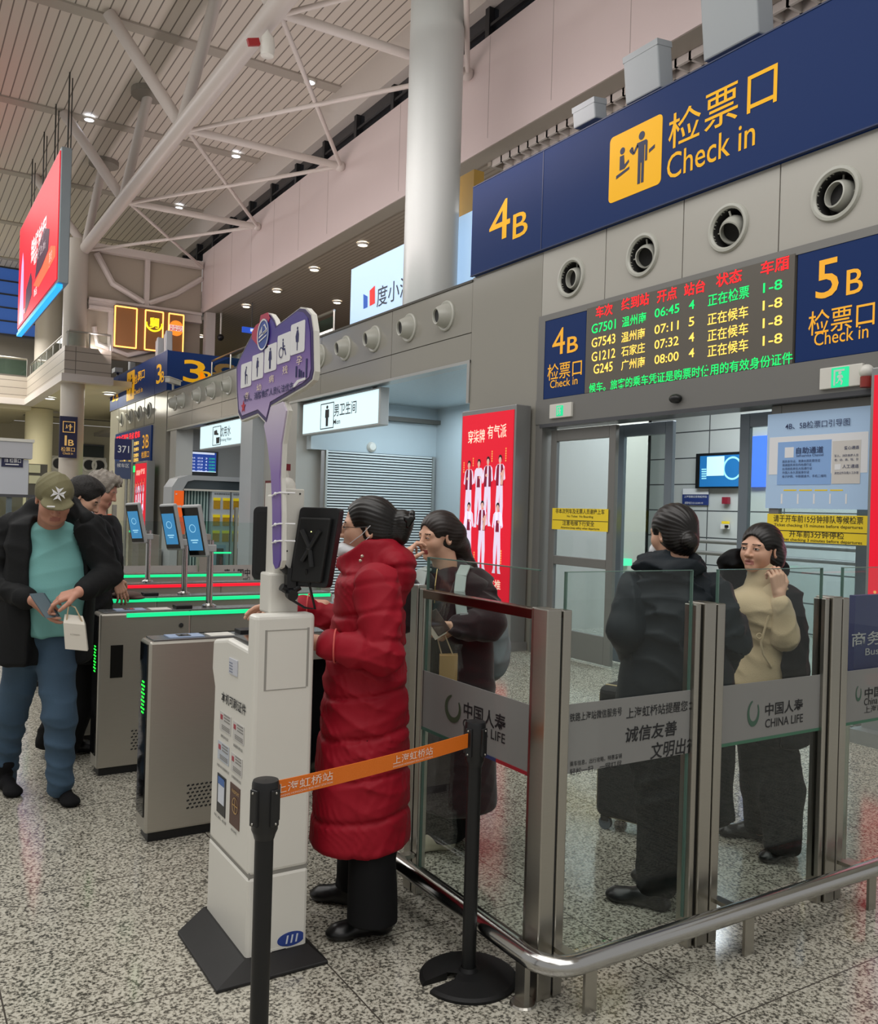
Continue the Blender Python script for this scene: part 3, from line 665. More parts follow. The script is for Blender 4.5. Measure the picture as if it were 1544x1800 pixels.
# grey cabinets leaning on top of the sign boxes
def cab(label, pa, pb, tilt, Xc, w, d):
    b, tp = P(*pa, 'x', Xc), P(*pb, 'x', Xc)
    h = tp.z-b.z; t = thing('floodlight_cabinet', label, 'cabinet', (Xc, b.y, b.z), 'pale grey cabinets on the gate signs')
    u = Vector((0, 1, 0)); up = Vector((-.12, 0, 1)).normalized(); n = u.cross(up)
    c = b+up*h/2
    MB().obox(c, u*w/2, up*h/2, n*d/2).build('case', mat('cabinet_grey', '#a3a9ad', .5), t, bevel=.015)
    MB().obox(c+up*(h/2-.03)-n*0, u*(w/2+.003), up*.03, n*(d/2+.003)).build('cap', mat('cabinet_grey', '#a3a9ad', .5), t)
    MB().beam(b+Vector((.16, 0, 5.79-b.z)), b+up*.2+Vector((.16, 0, 0)), .05, .03).build('bracket', M_ss, t)
cab('largest pale grey cabinet on the 4B sign, cut by the photo top', (1298, 88), (1270, -60), 0, 6.5, .62, .22)
cab('middle pale grey cabinet on the 4B sign', (1142, 172), (1136, 95), 0, 6.5, .48, .2)
cab('smallest pale grey cabinet on the 4B sign, nearest the column', (1038, 219), (1034, 186), 0, 6.5, .36, .18)
t = None
for i, (px, py, h) in enumerate(((232, 634, .95), (296, 604, 1.1), (281, 608, 1.0))):
    b = P(px, py, 'x', 6.6); up = Vector((.1, .45, 1)).normalized(); u = Vector((0, 1, -.45)).normalized(); n = u.cross(up)
    lb = ('slanted grey light fitting on the far sign above the yellow pictogram', 'slanted grey light fitting at the corner of the far 3B sign', 'slanted grey light fitting behind the corner one on the far sign')[i]
    b.z = 5.82; h *= .62; t = thing('floodlight_cabinet', lb, 'cabinet', b, 'slanted fittings on the far sign')
    MB().box((b.x-.08, b.y-.1, 5.753), (b.x+.08, b.y+.1, 5.84)).build('mount', M_ss, t)
    MB().obox(b+up*h/2, u*.14, up*h/2, n*.09).build('case', mat('cabinet_grey', '#a3a9ad', .5), t, bevel=.02); MB().obox(b+up*h/2-u*.04, u*.015, up*h/2*1.01, n*.095).build('rib', M_ss, t)
# rail pipes on the sign tops
m = MB(); m.tube([(7.1, 2.5, 6.05), (7.1, 9.4, 6.05)], .018, 8)
for k in range(8): m.tube([(7.1, 2.6+.95*k, 5.785), (7.1, 2.6+.95*k, 6.2)], .018, 8)
m.build('guard_rail', M_ss, smooth=True, label='thin steel guard rail along the top of the 4B sign', cat='railing')
# washroom and drinking water light boxes
def lightbox(name, label, y0, y1, z0, z1, X=6.42, th=.16):
    t = thing(name, label, 'sign', (X, (y0+y1)/2, z0), 'hanging light boxes under the fascia')
    MB().box((X, y0, z0), (X+th, y1, z1)).build('case', M_greyp, t, bevel=.01)
    MB().box((X-.006, y0+.05, z0+.03), (X, y1-.02, z1-.03)).build('lit_face', emat('lightbox_white', '#cfeaf0', .88), t)
    MB().box((X+.05, y0+.3, z1), (X+.1, y0+.36, z1+.14)).box((X+.05, y1-.36, z1), (X+.1, y1-.3, z1+.14)).build('hanger', M_frame_d, t)
    return t
t = lightbox('washroom_sign', 'lit white hanging sign for the men washroom', 12.1, 15.1, 2.9, 3.49)
m = MB(); X = 6.414
ct(m, '男卫生间', 'x', X, 607, 718, 39, 22, .004); ct(m, 'Men', 'x', X, 592, 741, 12, 9, .002)
c = P(575, 731, 'x', X-.003); r = MB()
for a, b in (((-.34, -.28), (-.32, .28)), ((.32, -.28), (.34, .28)), ((-.34, .26), (.34, .28)), ((-.34, -.28), (.34, -.26))): flat(m, [(a[0]*.8, a[1]*.8), (b[0]*.8, a[1]*.8), (b[0]*.8, b[1]*.8), (a[0]*.8, b[1]*.8)], c, XF['xd'], XF['up'], .002)
flat(m, disc(.04, 12, 1, .75, 0, .15), c, XF['xd'], XF['up'], .002); flat(m, [(-.075, .11), (.075, .11), (.08, -.03), (.05, -.03), (.045, -.18), (-.045, -.18), (-.05, -.03), (-.08, -.03)], c, XF['xd'], XF['up'], .002)
m.build('lettering', M_ink, t)
t = lightbox('drinking_water_sign', 'lit white hanging sign for drinking water, left of the purple sign', 18.2, 21.4, 2.9, 3.49)
m = MB(); ct(m, '饮用水', 'x', X, 396.5, 758, 18, 18, .004); ct(m, 'Drinking Water', 'x', X, 397, 773, 20, 7, 0)
c = P(381, 766, 'x', X-.003)
for a, b in (((-.3, -.22), (-.27, .22)), ((.27, -.22), (.3, .22)), ((-.3, .205), (.3, .22)), ((-.3, -.22), (.3, -.205))): flat(m, [(a[0], a[1]), (b[0], a[1]), (b[0], b[1]), (a[0], b[1])], c, XF['xd'], XF['up'], .002)
flat(m, [(-.2, .12), (0, .14), (.05, .06), (.12, .05), (.12, .01), (-.2, .03)], c, XF['xd'], XF['up'], .002); flat(m, [(-.02, -.18), (.2, -.18), (.22, -.04), (-.04, -.04)], c, XF['xd'], XF['up'], .002)
m.build('lettering', M_ink, t)
# roller shutter
t = thing('roller_shutter', 'grey slatted roller shutter closing the washroom passage', 'shutter', (7.7, 15, 0))
m = MB(); z = .02
while z < 2.66:
    m.box((6.87, 14.955, z), (9.14, 14.985, z+.030)); z += .052
m.build('slats', mat('shutter_slat', '#d3dadb', .45), t); MB().box((6.87, 14.985, 0), (9.14, 14.99, 2.66)).build('gap_backing', mat('shutter_gap', '#16191c', .8), t)
MB().box((6.83, 14.93, 0), (6.87, 15, 2.66)).build('guide_rail', M_alu, t); MB().box((9.14, 14.93, 0), (9.2, 15, 2.66)).build('guide_rail', M_alu, t)
c = P(653, 786, 'y', 15.0); MB().lathe(c, (0, -1, 0), [(.001, .07), (.06, .065), (.095, .03), (.1, 0)], 24).build('smoke_detector', M_whitep, smooth=True, label='round white detector on the wall above the roller shutter', cat='detector')
# stickers and posters on the doors -----------------------------------
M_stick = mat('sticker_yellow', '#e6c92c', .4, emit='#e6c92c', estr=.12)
XD = 6.405
def door_sticker(label, a, b, lines, split):
    t = thing('door_notice', label, 'notice', P((a[0]+b[0])/2, b[1], 'x', XD), 'yellow door notices')
    m = MB(); quad(m, 'x', XD, a, b, .004); m.build('sheet', M_stick, t)
    m = MB()
    for s, cx, cy, w, h in lines: ct(m, s, 'x', XD, cx, cy, w, h, .006, lift=.006)
    p, q = P(a[0], split, 'x', XD-.005), P(b[0], split, 'x', XD-.005); m.box((XD-.006, q.y, p.z), (XD-.004, p.y, p.z+.006))
    m.build('lettering', M_ink, t)
door_sticker('yellow no ticket notice on the left glass door', (972, 893), (1069, 935), [('非本次列车及无票人员谢绝上车', 1020, 899, 86, 9), ('No Ticket  No Boarding', 1020, 908.5, 46, 5), ('注意电梯下行安全', 1017, 920, 56, 9), ('Attention,keep safety when departures', 1020, 929, 68, 5)], 914)
door_sticker('yellow ticket checking notice on the right glass door', (1350, 903), (1526, 959), [('请于开车前15分钟排队等候检票', 1439, 913, 158, 13), ('Ticket checking 15 minutes before departures', 1439, 925.5, 156, 7), ('开车前3分钟停检', 1436, 940, 97, 12), ('Ticket checking 3 minutes before departures', 1442, 951.5, 148, 7)], 932)
t = thing('guide_poster', 'pale blue guide map poster for gates 4B and 5B on the right glass door', 'poster', P(1440, 900, 'x', XD))
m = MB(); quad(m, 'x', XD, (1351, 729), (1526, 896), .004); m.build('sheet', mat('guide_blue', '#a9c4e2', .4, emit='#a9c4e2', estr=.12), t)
def G6(x, y): return (1220+x/3.6, 600+y/3.6)
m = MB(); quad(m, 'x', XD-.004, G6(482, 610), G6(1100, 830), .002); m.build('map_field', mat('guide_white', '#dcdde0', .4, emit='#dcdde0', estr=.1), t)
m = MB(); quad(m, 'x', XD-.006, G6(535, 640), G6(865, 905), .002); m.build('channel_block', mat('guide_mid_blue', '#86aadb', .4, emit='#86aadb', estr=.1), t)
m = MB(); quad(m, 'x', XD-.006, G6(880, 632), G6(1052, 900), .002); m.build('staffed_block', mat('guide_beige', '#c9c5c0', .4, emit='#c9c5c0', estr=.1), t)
m = MB()
def g(s, x0, x1, cy, h, b=.004):
    (a0, _), (a1, y) = G6(x0, cy), G6(x1, cy); ct(m, s, 'x', XD, (a0+a1)/2, y, a1-a0, h/3.6, b, lift=.012)
g('4B、5B检票口引导图', 580, 988, 523, 46); g('自助通道', 648, 820, 688, 42, .012); g('Self-service Channel', 648, 820, 720, 16)
for k, s in enumerate(('居民身份证、港澳台居民居住证', '港澳居民来往内地通行证', '台湾居民来往大陆通行证', '外国人永久居留身份证', '电子护照、中铁银通卡、手机二维码')): g(s, 560, (800, 745, 748, 730, 838)[k], 757+24*k, 17)
g('爱心通道', 952, 1046, 672, 22, .01); g('军人、消防救援人员', 890, 1042, 722, 16); g('老、幼、病、残、孕', 890, 1042, 748, 16); g('人工通道', 940, 1044, 790, 24, .008); g('其他证件及需人工办理', 890, 1042, 832, 16)
m.build('lettering', mat('guide_navy_ink', '#26345e', .6), t)
m = MB(); quad(m, 'x', XD-.008, G6(578, 672), G6(632, 735), .002); quad(m, 'x', XD-.008, G6(893, 778), G6(930, 812), .002)
for k in range(5): x = 553+k*102; quad(m, 'x', XD-.004, G6(x, 965), G6(x+8, 1028), .002)
m.build('white_marks', mat('guide_white', '#dcdde0', .4), t)
m = MB()
for k in range(4): x = 570+k*98; quad(m, 'x', XD-.004, G6(x, 938), G6(x+80, 946), .002)
m.build('yellow_marks', M_stick, t)
# things inside the corridor
t = thing('wall_screen', 'blue data screen with a white paper stuck on it, inside the corridor', 'screen', P(1265, 857, 'x', 10.95))
m = MB(); quad(m, 'x', 10.95, (1228, 798), (1306, 858), .05); m.build('case', M_black, t)
m = MB(); quad(m, 'x', 10.9, (1232, 802), (1304, 855), .01); m.build('display', emat('screen_deep_blue', '#1d5f96', .85), t)
m = MB(); quad(m, 'x', 10.888, (1244, 803), (1273, 836), .008); m.build('paper', emat('paper_backlit', '#b9dfe8', .75), t)
m = MB(); c = P(1288, 823, 'x', 10.885); m.lathe(c, (-1, 0, 0), [(.15, 0), (.17, 0.004), (.18, 0)], 28)
for k in range(5): quad(m, 'x', 10.886, (1234, 824+4*k), (1242, 826+4*k), .004)
m.build('gauge', emat('screen_cyan', '#8fd0e0', .8), t)
t = thing('wall_notice', 'navy and white notice plate under the corridor screen', 'notice', P(1223, 890, 'x', 10.96))
m = MB(); quad(m, 'x', 10.98, (1201, 859), (1246, 888), .01); m.build('plate', mat('notice_navy', '#2a3b78', .4), t)
m = MB(); quad(m, 'x', 10.968, (1201, 859), (1246, 869), .004); ct(m, '上海铁路公安局虹桥站', 'x', 10.966, 1223, 873, 40, 4, .004); ct(m, '报警电话 021-51245110', 'x', 10.966, 1220, 884, 32, 4, .004); m.build('lettering', M_ltxt, t)
m = MB(); quad(m, 'x', 10.98, (1274, 874), (1284, 886), .06); m.build('fire_alarm', mat('alarm_dark_red', '#8a2233', .4), label='small dark red alarm box on the corridor wall', cat='alarm box')
t = thing('wall_button', 'white button box with yellow top on the corridor wall', 'button box', P(1277, 929, 'x', 10.96))
m = MB(); quad(m, 'x', 10.98, (1271, 921), (1283, 930), .05); m.build('case', M_whitep, t); m = MB(); quad(m, 'x', 10.98, (1272, 916), (1283, 921), .04); m.build('label_plate', M_stick, t)
m = MB(); quad(m, 'x', 10.92, (1275, 923), (1281, 928), .01); m.build('display', M_black, t)
t = thing('handrail', 'grey handrails in front of the corridor wall', 'handrail', (9, 7, 0))
for z in (1.28, 1.12): MB().tube([(9.6, 3.2, z), (9.6, 9.2, z)], .03, 10).build('rail', M_frame, t, smooth=True)
for y in (3.4, 5.3, 7.2, 9.1): MB().cyl((9.6, y, 0), (9.6, y, 1.28), .022, n=10).build('post', M_frame, t, smooth=True)
t = thing('lit_poster', 'bright blue lit panel between the right door frames', 'advert board', (10.9, 7.3, 1.8))
m = MB(); quad(m, 'x', 11.0, (1324, 768), (1352, 856), .08); m.build('lightbox', emat('lit_royal_blue', '#3f6cf0', .9), t)
t = thing('escalator_light', 'green glowing escalator comb light in the corridor', 'light', (9, 9.2, 1.05))
a = P(1098, 988, 'y', 9.35); MB().box((a.x-.12, 9.3, a.z-.05), (a.x+.1, 9.38, a.z+.05)).build('strip', emat('mint_glow', '#4fd6a0', .9), t)
# red star poster ------------------------------------------------------
M_red = emat('poster_red', '#d3142c', .72)
M_pw, M_psk, M_pv, M_phair = emat('poster_pale', '#dccfe6', .68), emat('poster_skin', '#d9a79a', .6), emat('poster_maroon', '#7d1230', .6), emat('poster_dark', '#2a1a22', .4)
def star_poster(label, X, yl, yr, z0, z1, full=True, text=True):
    t = thing('lit_poster', label, 'poster stand', (X, (yl+yr)/2, 0), 'red fashion poster stands' if full else None)
    MB().box((X, yr, .0), (X+.22, yl, z1+.06)).build('case', mat('poster_frame_grey', '#9c9d9d', .35, .6), t, bevel=.01)
    MB().box((X-.12, yr-.02, 0), (X+.235, yl+.02, .1)).build('plinth', mat('poster_frame_grey', '#9c9d9d', .35, .6), t)
    MB().box((X-.008, yr+.03, z0), (X, yl-.03, z1)).build('lit_face', M_red, t)
    if not text: return t
    W = yl-yr-.06; H = z1-z0; xd, up = XF['xd'], XF['up']; c0 = Vector((X-.012, (yl+yr)/2, (z0+z1)/2))
    def pos(u, v): return c0+xd*((u-.5)*W)+up*((.5-v)*H)
    mt = MB()
    put_text(mt, '穿柒牌', pos(.30, .115), W*.34, H*.07, xd, up, .008); put_text(mt, '有气派', pos(.70, .1), W*.36, H*.07, xd, up, .008)
    put_text(mt, '同一天首推', pos(.55, .87), W*.6, H*.05, xd, up, .008); put_text(mt, '品牌代言人', pos(.5, .93), W*.66, H*.04, xd, up, .006)
    mt.build('headline', emat('poster_cream', '#f2d9c4', .75), t)
    md = MB()
    for u, v, n in ((.06, .25, 5), (.25, .23, 4), (.62, .2, 5), (.88, .19, 6), (.05, .70, 3), (.32, .72, 7), (.84, .70, 6)):
        for k in range(n): flat(md, disc(.012, 6, 1, 1), pos(u, v+.012*k), xd, up, .002)
    md.build('name_dots', emat('poster_gold', '#e8a25a', .6), t)
    figs = [(.17, .24, 0), (.37, .235, 1), (.55, .225, 0), (.78, .22, 2), (.19, .46, 1), (.46, .45, 2), (.76, .46, 1)]
    B, V, K, Hh = MB(), MB(), MB(), MB()
    for u, v, kind in figs:
        s = H*.365; w = W
        def q(m, pts): flat(m, [(x*s, -y*s) for x, y in pts], pos(u, v), xd, up, .002)
        q(Hh, disc(.05, 12, .8, 1, 0, .045)); q(K, disc(.036, 12, .85, 1.2, 0, .07)); q(K, [(-.015, .1), (.015, .1), (.02, .13), (-.02, .13)])
        q(B, [(-.06, .125), (.06, .125), (.10, .16), (.125, .33), (.09, .35), (.075, .24), (.07, .42), (.085, .7), (.075, .9), (.1, .97), (.03, .97), (.02, .9), (0, .52), (-.03, .9), (-.03, .97), (-.1, .97), (-.075, .9), (-.085, .66), (-.07, .42), (-.075, .24), (-.1, .35), (-.13, .33), (-.1, .16)])
        if kind != 1:
            q(V, [(-.06, .13), (-.02, .13), (-.025, .42), (-.085, .42), (-.08, .2)]); q(V, [(.06, .13), (.02, .13), (.025, .42), (.085, .42), (.08, .2)])
        else: q(V, [(-.03, .24), (.03, .24), (.04, .4), (-.04, .4)])
        q(K, disc(.022, 8, 1.2, 1, .03*(1 if kind else -1), .26))
        if kind == 2: q(K, [(.05, .22), (.11, .18), (.07, .42), (.02, .4)])
    for m_, nm, mt_ in ((B, 'printed_clothes', M_pw), (Hh, 'printed_hair', M_phair), (K, 'printed_skin', M_psk), (V, 'printed_vest', M_pv)):
        for i_, (x, y, z) in enumerate(m_.v): m_.v[i_] = (x-{'printed_clothes': 0, 'printed_hair': .0015, 'printed_skin': .003, 'printed_vest': .0022}[nm], y, z)
        m_.build(nm, mt_, t)
    return t
star_poster('red lit poster of seven models beside the left glass door', 6.1, 9.29, 8.16, .44, 2.79)
a = P(1537, 640, 'x', 6.1)
t = star_poster('red lit poster stand cut by the right edge of the photo', 6.1, a.y+.02, a.y-1.15, .42, 2.68, True, True)
# ================================================================== FOREGROUND
# glass barrier with bumper rail ---------------------------------------
t = thing('glass_barrier', 'steel and glass queue barrier with a round bumper rail, right of the white kiosk', 'barrier', (2.6, 2.3, 0))
M_gap = mat('rubber_gap', '#1d1f20', .6)
def post(boxes, gap):
    m = MB()
    for a in boxes: m.box(a[:3], a[3:])
    o = m.build('post', M_ss, t, bevel=.004)
    MB().box(gap[:3], gap[3:]).build('rubber_seal', M_gap, o)
H = 1.285
post([(1.835, 2.25, 0, 1.895, 2.325, H), (1.903, 2.25, 0, 1.940, 2.30, H-.004), (1.875, 2.338, 0, 1.922, 2.388, H-.006)], (1.88, 2.256, .02, 1.934, 2.378, H-.03))
for x in (2.585, 3.365):
    post([(x, 2.25, 0, x+.062, 2.335, H), (x+.070, 2.25, 0, x+.112, 2.31, H-.006), (x-.034, 2.262, 0, x-.008, 2.322, H-.006)], (x-.03, 2.268, .02, x+.106, 2.316, H-.03))
post([(4.905, 2.25, 0, 4.965, 2.335, H)], (4.9, 2.262, .02, 4.91, 2.322, H-.03))
post([(1.893, 3.13, 0, 1.935, 3.17, H-.012), (1.890, 3.178, 0, 1.935, 3.235, H)], (1.898, 3.14, .02, 1.928, 3.22, H-.03))
gl = [('x', 1.938, 2.552), ('x', 2.690, 3.336), ('x', 3.476, 4.9)]
BZ0, BZ1 = .724, .958
M_green, M_bandedge = mat('dull_green_print', '#3c5c4c', .5), mat('green_line', '#3f6e57', .5)
def ring(m, c, r, h, xd, up):
    """open crescent ring emblem"""
    n = 26; pts = []
    for k in range(n+1):
        a = math.radians(100+300*k/n); w = .16+.34*abs(math.sin(math.pi*k/n))**.8
        pts.append((a, w))
    o = [(r*math.cos(a), h*math.sin(a)) for a, w in pts]; i = [(r*(1-w*.8)*math.cos(a), h*(1-w*.8)*math.sin(a)) for a, w in pts]
    c = Vector(c); m.add([c+xd*p[0]+up*p[1] for p in o+i], [(k, k+1, n+1+k+1, n+1+k) for k in range(n)])
for k, (_, a, b) in enumerate(gl):
    g = MB().box((a, 2.284, .11), (b, 2.294, 1.405)).build('glass_panel', G_clear, t)
    MB().box((a, 2.283, .11), (a+.005, 2.295, 1.405)).box((b-.005, 2.283, .11), (b, 2.295, 1.405)).box((a, 2.283, 1.4035), (b, 2.295, 1.406)).build('glass_edge', mat('glass_edge_green', '#5d7a70', .2), g)
    f = MB().box((a+.002, 2.279, BZ0), (b-.002, 2.283, BZ1)).build('frosted_band', G_frost, t)
    m = MB(); yb = 2.2785
    if k == 0:
        for s, cx, cy, w, h, bo, sl in (('铁路上海站微信服务号', 1048, 1256, 91, 15, .006, 0), ('上海虹桥站提醒您：', 1158, 1247, 112, 19, .006, 0), ('诚信友善', 1145, 1286, 90, 27, .016, .12), ('文明出行', 1186, 1314, 82, 29, .012, .12), ('乘车信息，出行攻略，特惠商铺', 1048, 1336, 91, 9, .003, 0), ('轻松一扫，一网打尽', 1048, 1350, 91, 12, .004, 0)):
            ct(m, s, 'y', yb, cx, cy, w, h, bo, lift=.001, slant=sl)
    elif k == 1:
        ct(m, '中国人寿', 'y', yb, 1379, 1243, 66, 22, .014, lift=.001); ct(m, 'CHINA LIFE', 'y', yb, 1379, 1267, 66, 15, .006, lift=.001)
    else:
        ct(m, '中国人寿', 'y', yb, 1553, 1214, 64, 18, .012, lift=.001); ct(m, 'China Life Insurance', 'y', yb, 1560, 1228, 80, 12, .004, lift=.001); ct(m, '上海市分公司', 'y', yb, 1552, 1243, 64, 12, .003, lift=.001)
    m.build('lettering', M_ink, f)
    if k:
        m = MB(); cx, cy = ((0, 0), (1325, 1254), (1510, 1219))[k]; ring(m, P(cx, cy, 'y', yb-.001), (0, .036, .021)[k], (0, .052, .034)[k], YF['xd'], YF['up']); m.build('ring_emblem', M_green, f)
        m = MB().box((a+.002, 2.277, BZ0), (b-.002, 2.2785, BZ0+.012)); m.build('green_line', M_bandedge, f)
g = MB().box((1.905, 2.39, .11), (1.915, 3.132, 1.405)).build('glass_panel', G_clear, t)
MB().box((1.904, 2.39, 1.402), (1.916, 3.132, 1.406)).box((1.904, 3.127, .11), (1.916, 3.132, 1.405)).build('glass_edge', mat('glass_edge_green', '#30453f', .2), g)
f = MB().box((1.900, 2.392, .69), (1.904, 3.13, .935)).build('frosted_band', G_frost, t)
m = MB(); ct(m, '中国人寿', 'x', 1.8995, 852, 1260, 74, 30, .016, lift=.001); ct(m, 'CHINA LIFE', 'x', 1.8995, 851, 1285, 75, 17, .006, lift=.001); m.build('lettering', M_ink, f)
m = MB(); ring(m, P(796, 1246, 'x', 1.898), .058, .054, XF['xd'], XF['up']); m.build('ring_emblem', mat('olive_green_print', '#3d4a36', .5), f)
for nm, c, ya, yb in (('green_line', '#2f5a4c', 2.86, 3.13), ('blue_line', '#2c3a66', 2.6, 2.86), ('red_line', '#a02530', 2.392, 2.6)):
    MB().box((1.8975, ya, .69), (1.8995, yb, .703)).build(nm, mat('print_'+nm, c, .5), f)
MB().box((1.885, 2.39, 1.235), (1.925, 3.13, 1.272)).build('top_rail', mat('bronze_steel', '#8a7468', .22, 1), t, bevel=.004)
MB().box((1.89, 2.39, .075), (1.925, 3.13, .112)).build('bottom_rail', mat('dark_steel', '#5d5f5c', .25, 1), t)
def arcpts(c, r, a0, a1, n=8): return [(c[0]+r*math.cos(math.radians(a0+(a1-a0)*k/n)), c[1]+r*math.sin(math.radians(a0+(a1-a0)*k/n)), c[2]) for k in range(n+1)]
RZ = .165
r = MB().tube([(1.79, 3.42, RZ), (1.79, 2.24, RZ)]+arcpts((1.90, 2.24, RZ), .11, 180, 270)+[(3.62, 2.13, RZ)], .033, 20).build('bumper_rail', M_ss2, t, smooth=True)
MB().tube([(3.632, 2.13, RZ), (5.2, 2.13, RZ)], .033, 20).build('bumper_rail', M_ss2, t, smooth=True)
MB().cyl((3.618, 2.13, RZ), (3.634, 2.13, RZ), .0335, n=20).build('rail_joint', M_gap, t)
for x, y in ((1.93, 2.13), (2.70, 2.13), (3.47, 2.13)):
    MB().box((x-.005, y-.012, 0), (x+.045, y+.0, RZ-.02)).build('rail_leg', M_ss, t); MB().box((x-.03, y+.02, RZ-.012), (x+.01, 2.255, RZ+.004)).build('rail_bracket', M_ss, t)
for y in (2.28, 3.16): MB().box((1.783, y-.03, 0), (1.805, y+.02, RZ-.02)).build('rail_leg', M_ss, t); MB().box((1.80, y-.02, RZ-.012), (1.89 if y > 3 else 1.835, y+.02, RZ+.004)).build('rail_bracket', M_ss, t)
MB().lathe((1.795, 2.27, 0), (0, 0, 1), [(.001, .006), (.04, .006), (.045, 0)], 20).build('floor_flange', M_ss, t)
# navy business seat board behind the right panel
t = thing('business_sign', 'navy business seat sign board behind the glass at the right edge', 'sign', P(1530, 1168, 'y', 2.42))
m = MB(); quad(m, 'y', 2.42, (1494, 1046), (1640, 1168), .03); m.build('board', M_navy, t)
m = MB(); ct(m, '商务座候车', 'y', 2.389, 1562, 1119, 128, 24, .006, lift=.002); ct(m, 'Business Class', 'y', 2.389, 1570, 1141, 96, 12, .002, lift=.002); m.build('lettering', mat('pale_ink', '#c9c3c6', .6), t)
MB().cyl((3.75, 2.43, 0), (3.75, 2.43, .97), .018).build('stand_post', M_ss, t); MB().box((3.6, 2.36, 0), (3.9, 2.5, .01)).build('stand_foot', M_ss, t)
# belt stanchions ------------------------------------------------------
def stanchion(label, x, y, slot):
    t = thing('belt_stanchion', label, 'stanchion', (x, y, 0), 'black belt stanchions')
    R = .168; sd = Vector((slot[0], slot[1], 0)).normalized(); a0 = math.atan2(sd.y, sd.x); hw = .024
    prof = [(R, .0), (R, .009), (R*.93, .016), (.075, .026), (.045, .028), (.03, .03)]
    # disc with a wheel slot: outline with notch, domed in steps
    rings = []
    for rr, z in prof:
        pts = []; da = math.asin(min(.9, hw/rr)) if rr > .07 else .0
        for k in range(60):
            a = a0+da+(2*math.pi-2*da)*k/59; pts.append((x+rr*math.cos(a), y+rr*math.sin(a), z))
        rings.append(pts)
    m = MB(); n = 60
    for pts in rings: m.v += pts
    for i in range(len(rings)-1):
        for k in range(n-1): m.f.append((i*n+k, i*n+k+1, (i+1)*n+k+1, (i+1)*n+k))
    # slot walls
    for kk in (0, n-1):
        for i in range(len(rings)-3):
            a, b = rings[i][kk], rings[i+1][kk]; m.add([a, b, (b[0], b[1], 0), (a[0], a[1], 0)], [(0, 1, 2, 3)])
    m.build('base', M_blackm, t)
    MB().lathe((x, y, 0), (0, 0, 1), [(.0245, .022), (.034, .03), (.026, .042)], 24).build('base_collar', M_blackm, t, smooth=True)
    MB().cyl((x, y, .03), (x, y, .74), .0245, n=28).build('pole', mat('black_enamel_pole', '#101112', .45), t, smooth=True)
    h = MB().lathe((x, y, 0), (0, 0, 1), [(.026, .728), (.030, .742), (.0345, .752), (.0355, .873), (.033, .881), (.001, .882)], 32).build('belt_head', M_black, t, smooth=True)
    c = MB()
    for k in range(4):
        a = math.radians(20+90*k); d = Vector((math.cos(a), math.sin(a), 0)); s = Vector((-d.y, d.x, 0))
        c.obox(Vector((x, y, .815))+d*.036, s*.013, d*.006, Vector((0, 0, .048)))
    c.build('belt_clip', M_black, h, bevel=.003)
    s = MB()
    for k in range(4):
        a = math.radians(20+90*k); d = Vector((math.cos(a), math.sin(a), 0))
        for z in (.775, .855): s.sphere(Vector((x, y, z))+d*.0425, .0035, 8, 6)
    s.build('screw', M_ss, h)
    return t
t1 = stanchion('near black belt stanchion in front of the white kiosk, orange belt leaving its head', .856, 2.19, (-1, .3))
t2 = stanchion('black belt stanchion with the slotted round base beside the barrier corner', 1.724, 2.485, (-1, .03))
A, B = Vector((.893, 2.203, .846)), Vector((1.690, 2.474, .823)); d = (B-A); dn = d.normalized(); s = Vector((-dn.y, dn.x, 0)).normalized(); up = s.cross(dn)*-1
up = Vector((0, 0, 1))
b = MB(); N = 16; wv = .024
for sgn in (-1, 1):
    for k in range(N+1):
        q = k/N; c = A+d*q - Vector((0, 0, .02*4*q*(1-q)*.3)); b.v += [tuple(c+up*wv+s*.0012*sgn), tuple(c-up*wv+s*.0012*sgn)]
n2 = 2*(N+1)
for k in range(N):
    b.f += [(2*k, 2*k+1, 2*k+3, 2*k+2), (n2+2*k, n2+2*k+2, n2+2*k+3, n2+2*k+1), (2*k, 2*k+2, n2+2*k+2, n2+2*k), (2*k+1, n2+2*k+1, n2+2*k+3, 2*k+3)]
bo = b.build('belt', mat('orange_belt', '#e8761a', .55, bump=.15, bscale=300), t1)
m = MB()
for q, wd in ((.115, .21), (.655, .19)):
    c = A+d*q - Vector((0, 0, .02*4*q*(1-q)*.3)) - s*.0032
    put_text(m, '上海虹桥站', c+Vector((0, 0, .004)), wd, .026, dn, up, .002); put_text(m, 'SHANGHAI HONGQIAO RAILWAY STATION', c-Vector((0, 0, .016)), wd, .0065, dn, up, 0)
m.build('lettering', mat('belt_print', '#f0ddcf', .6), bo)
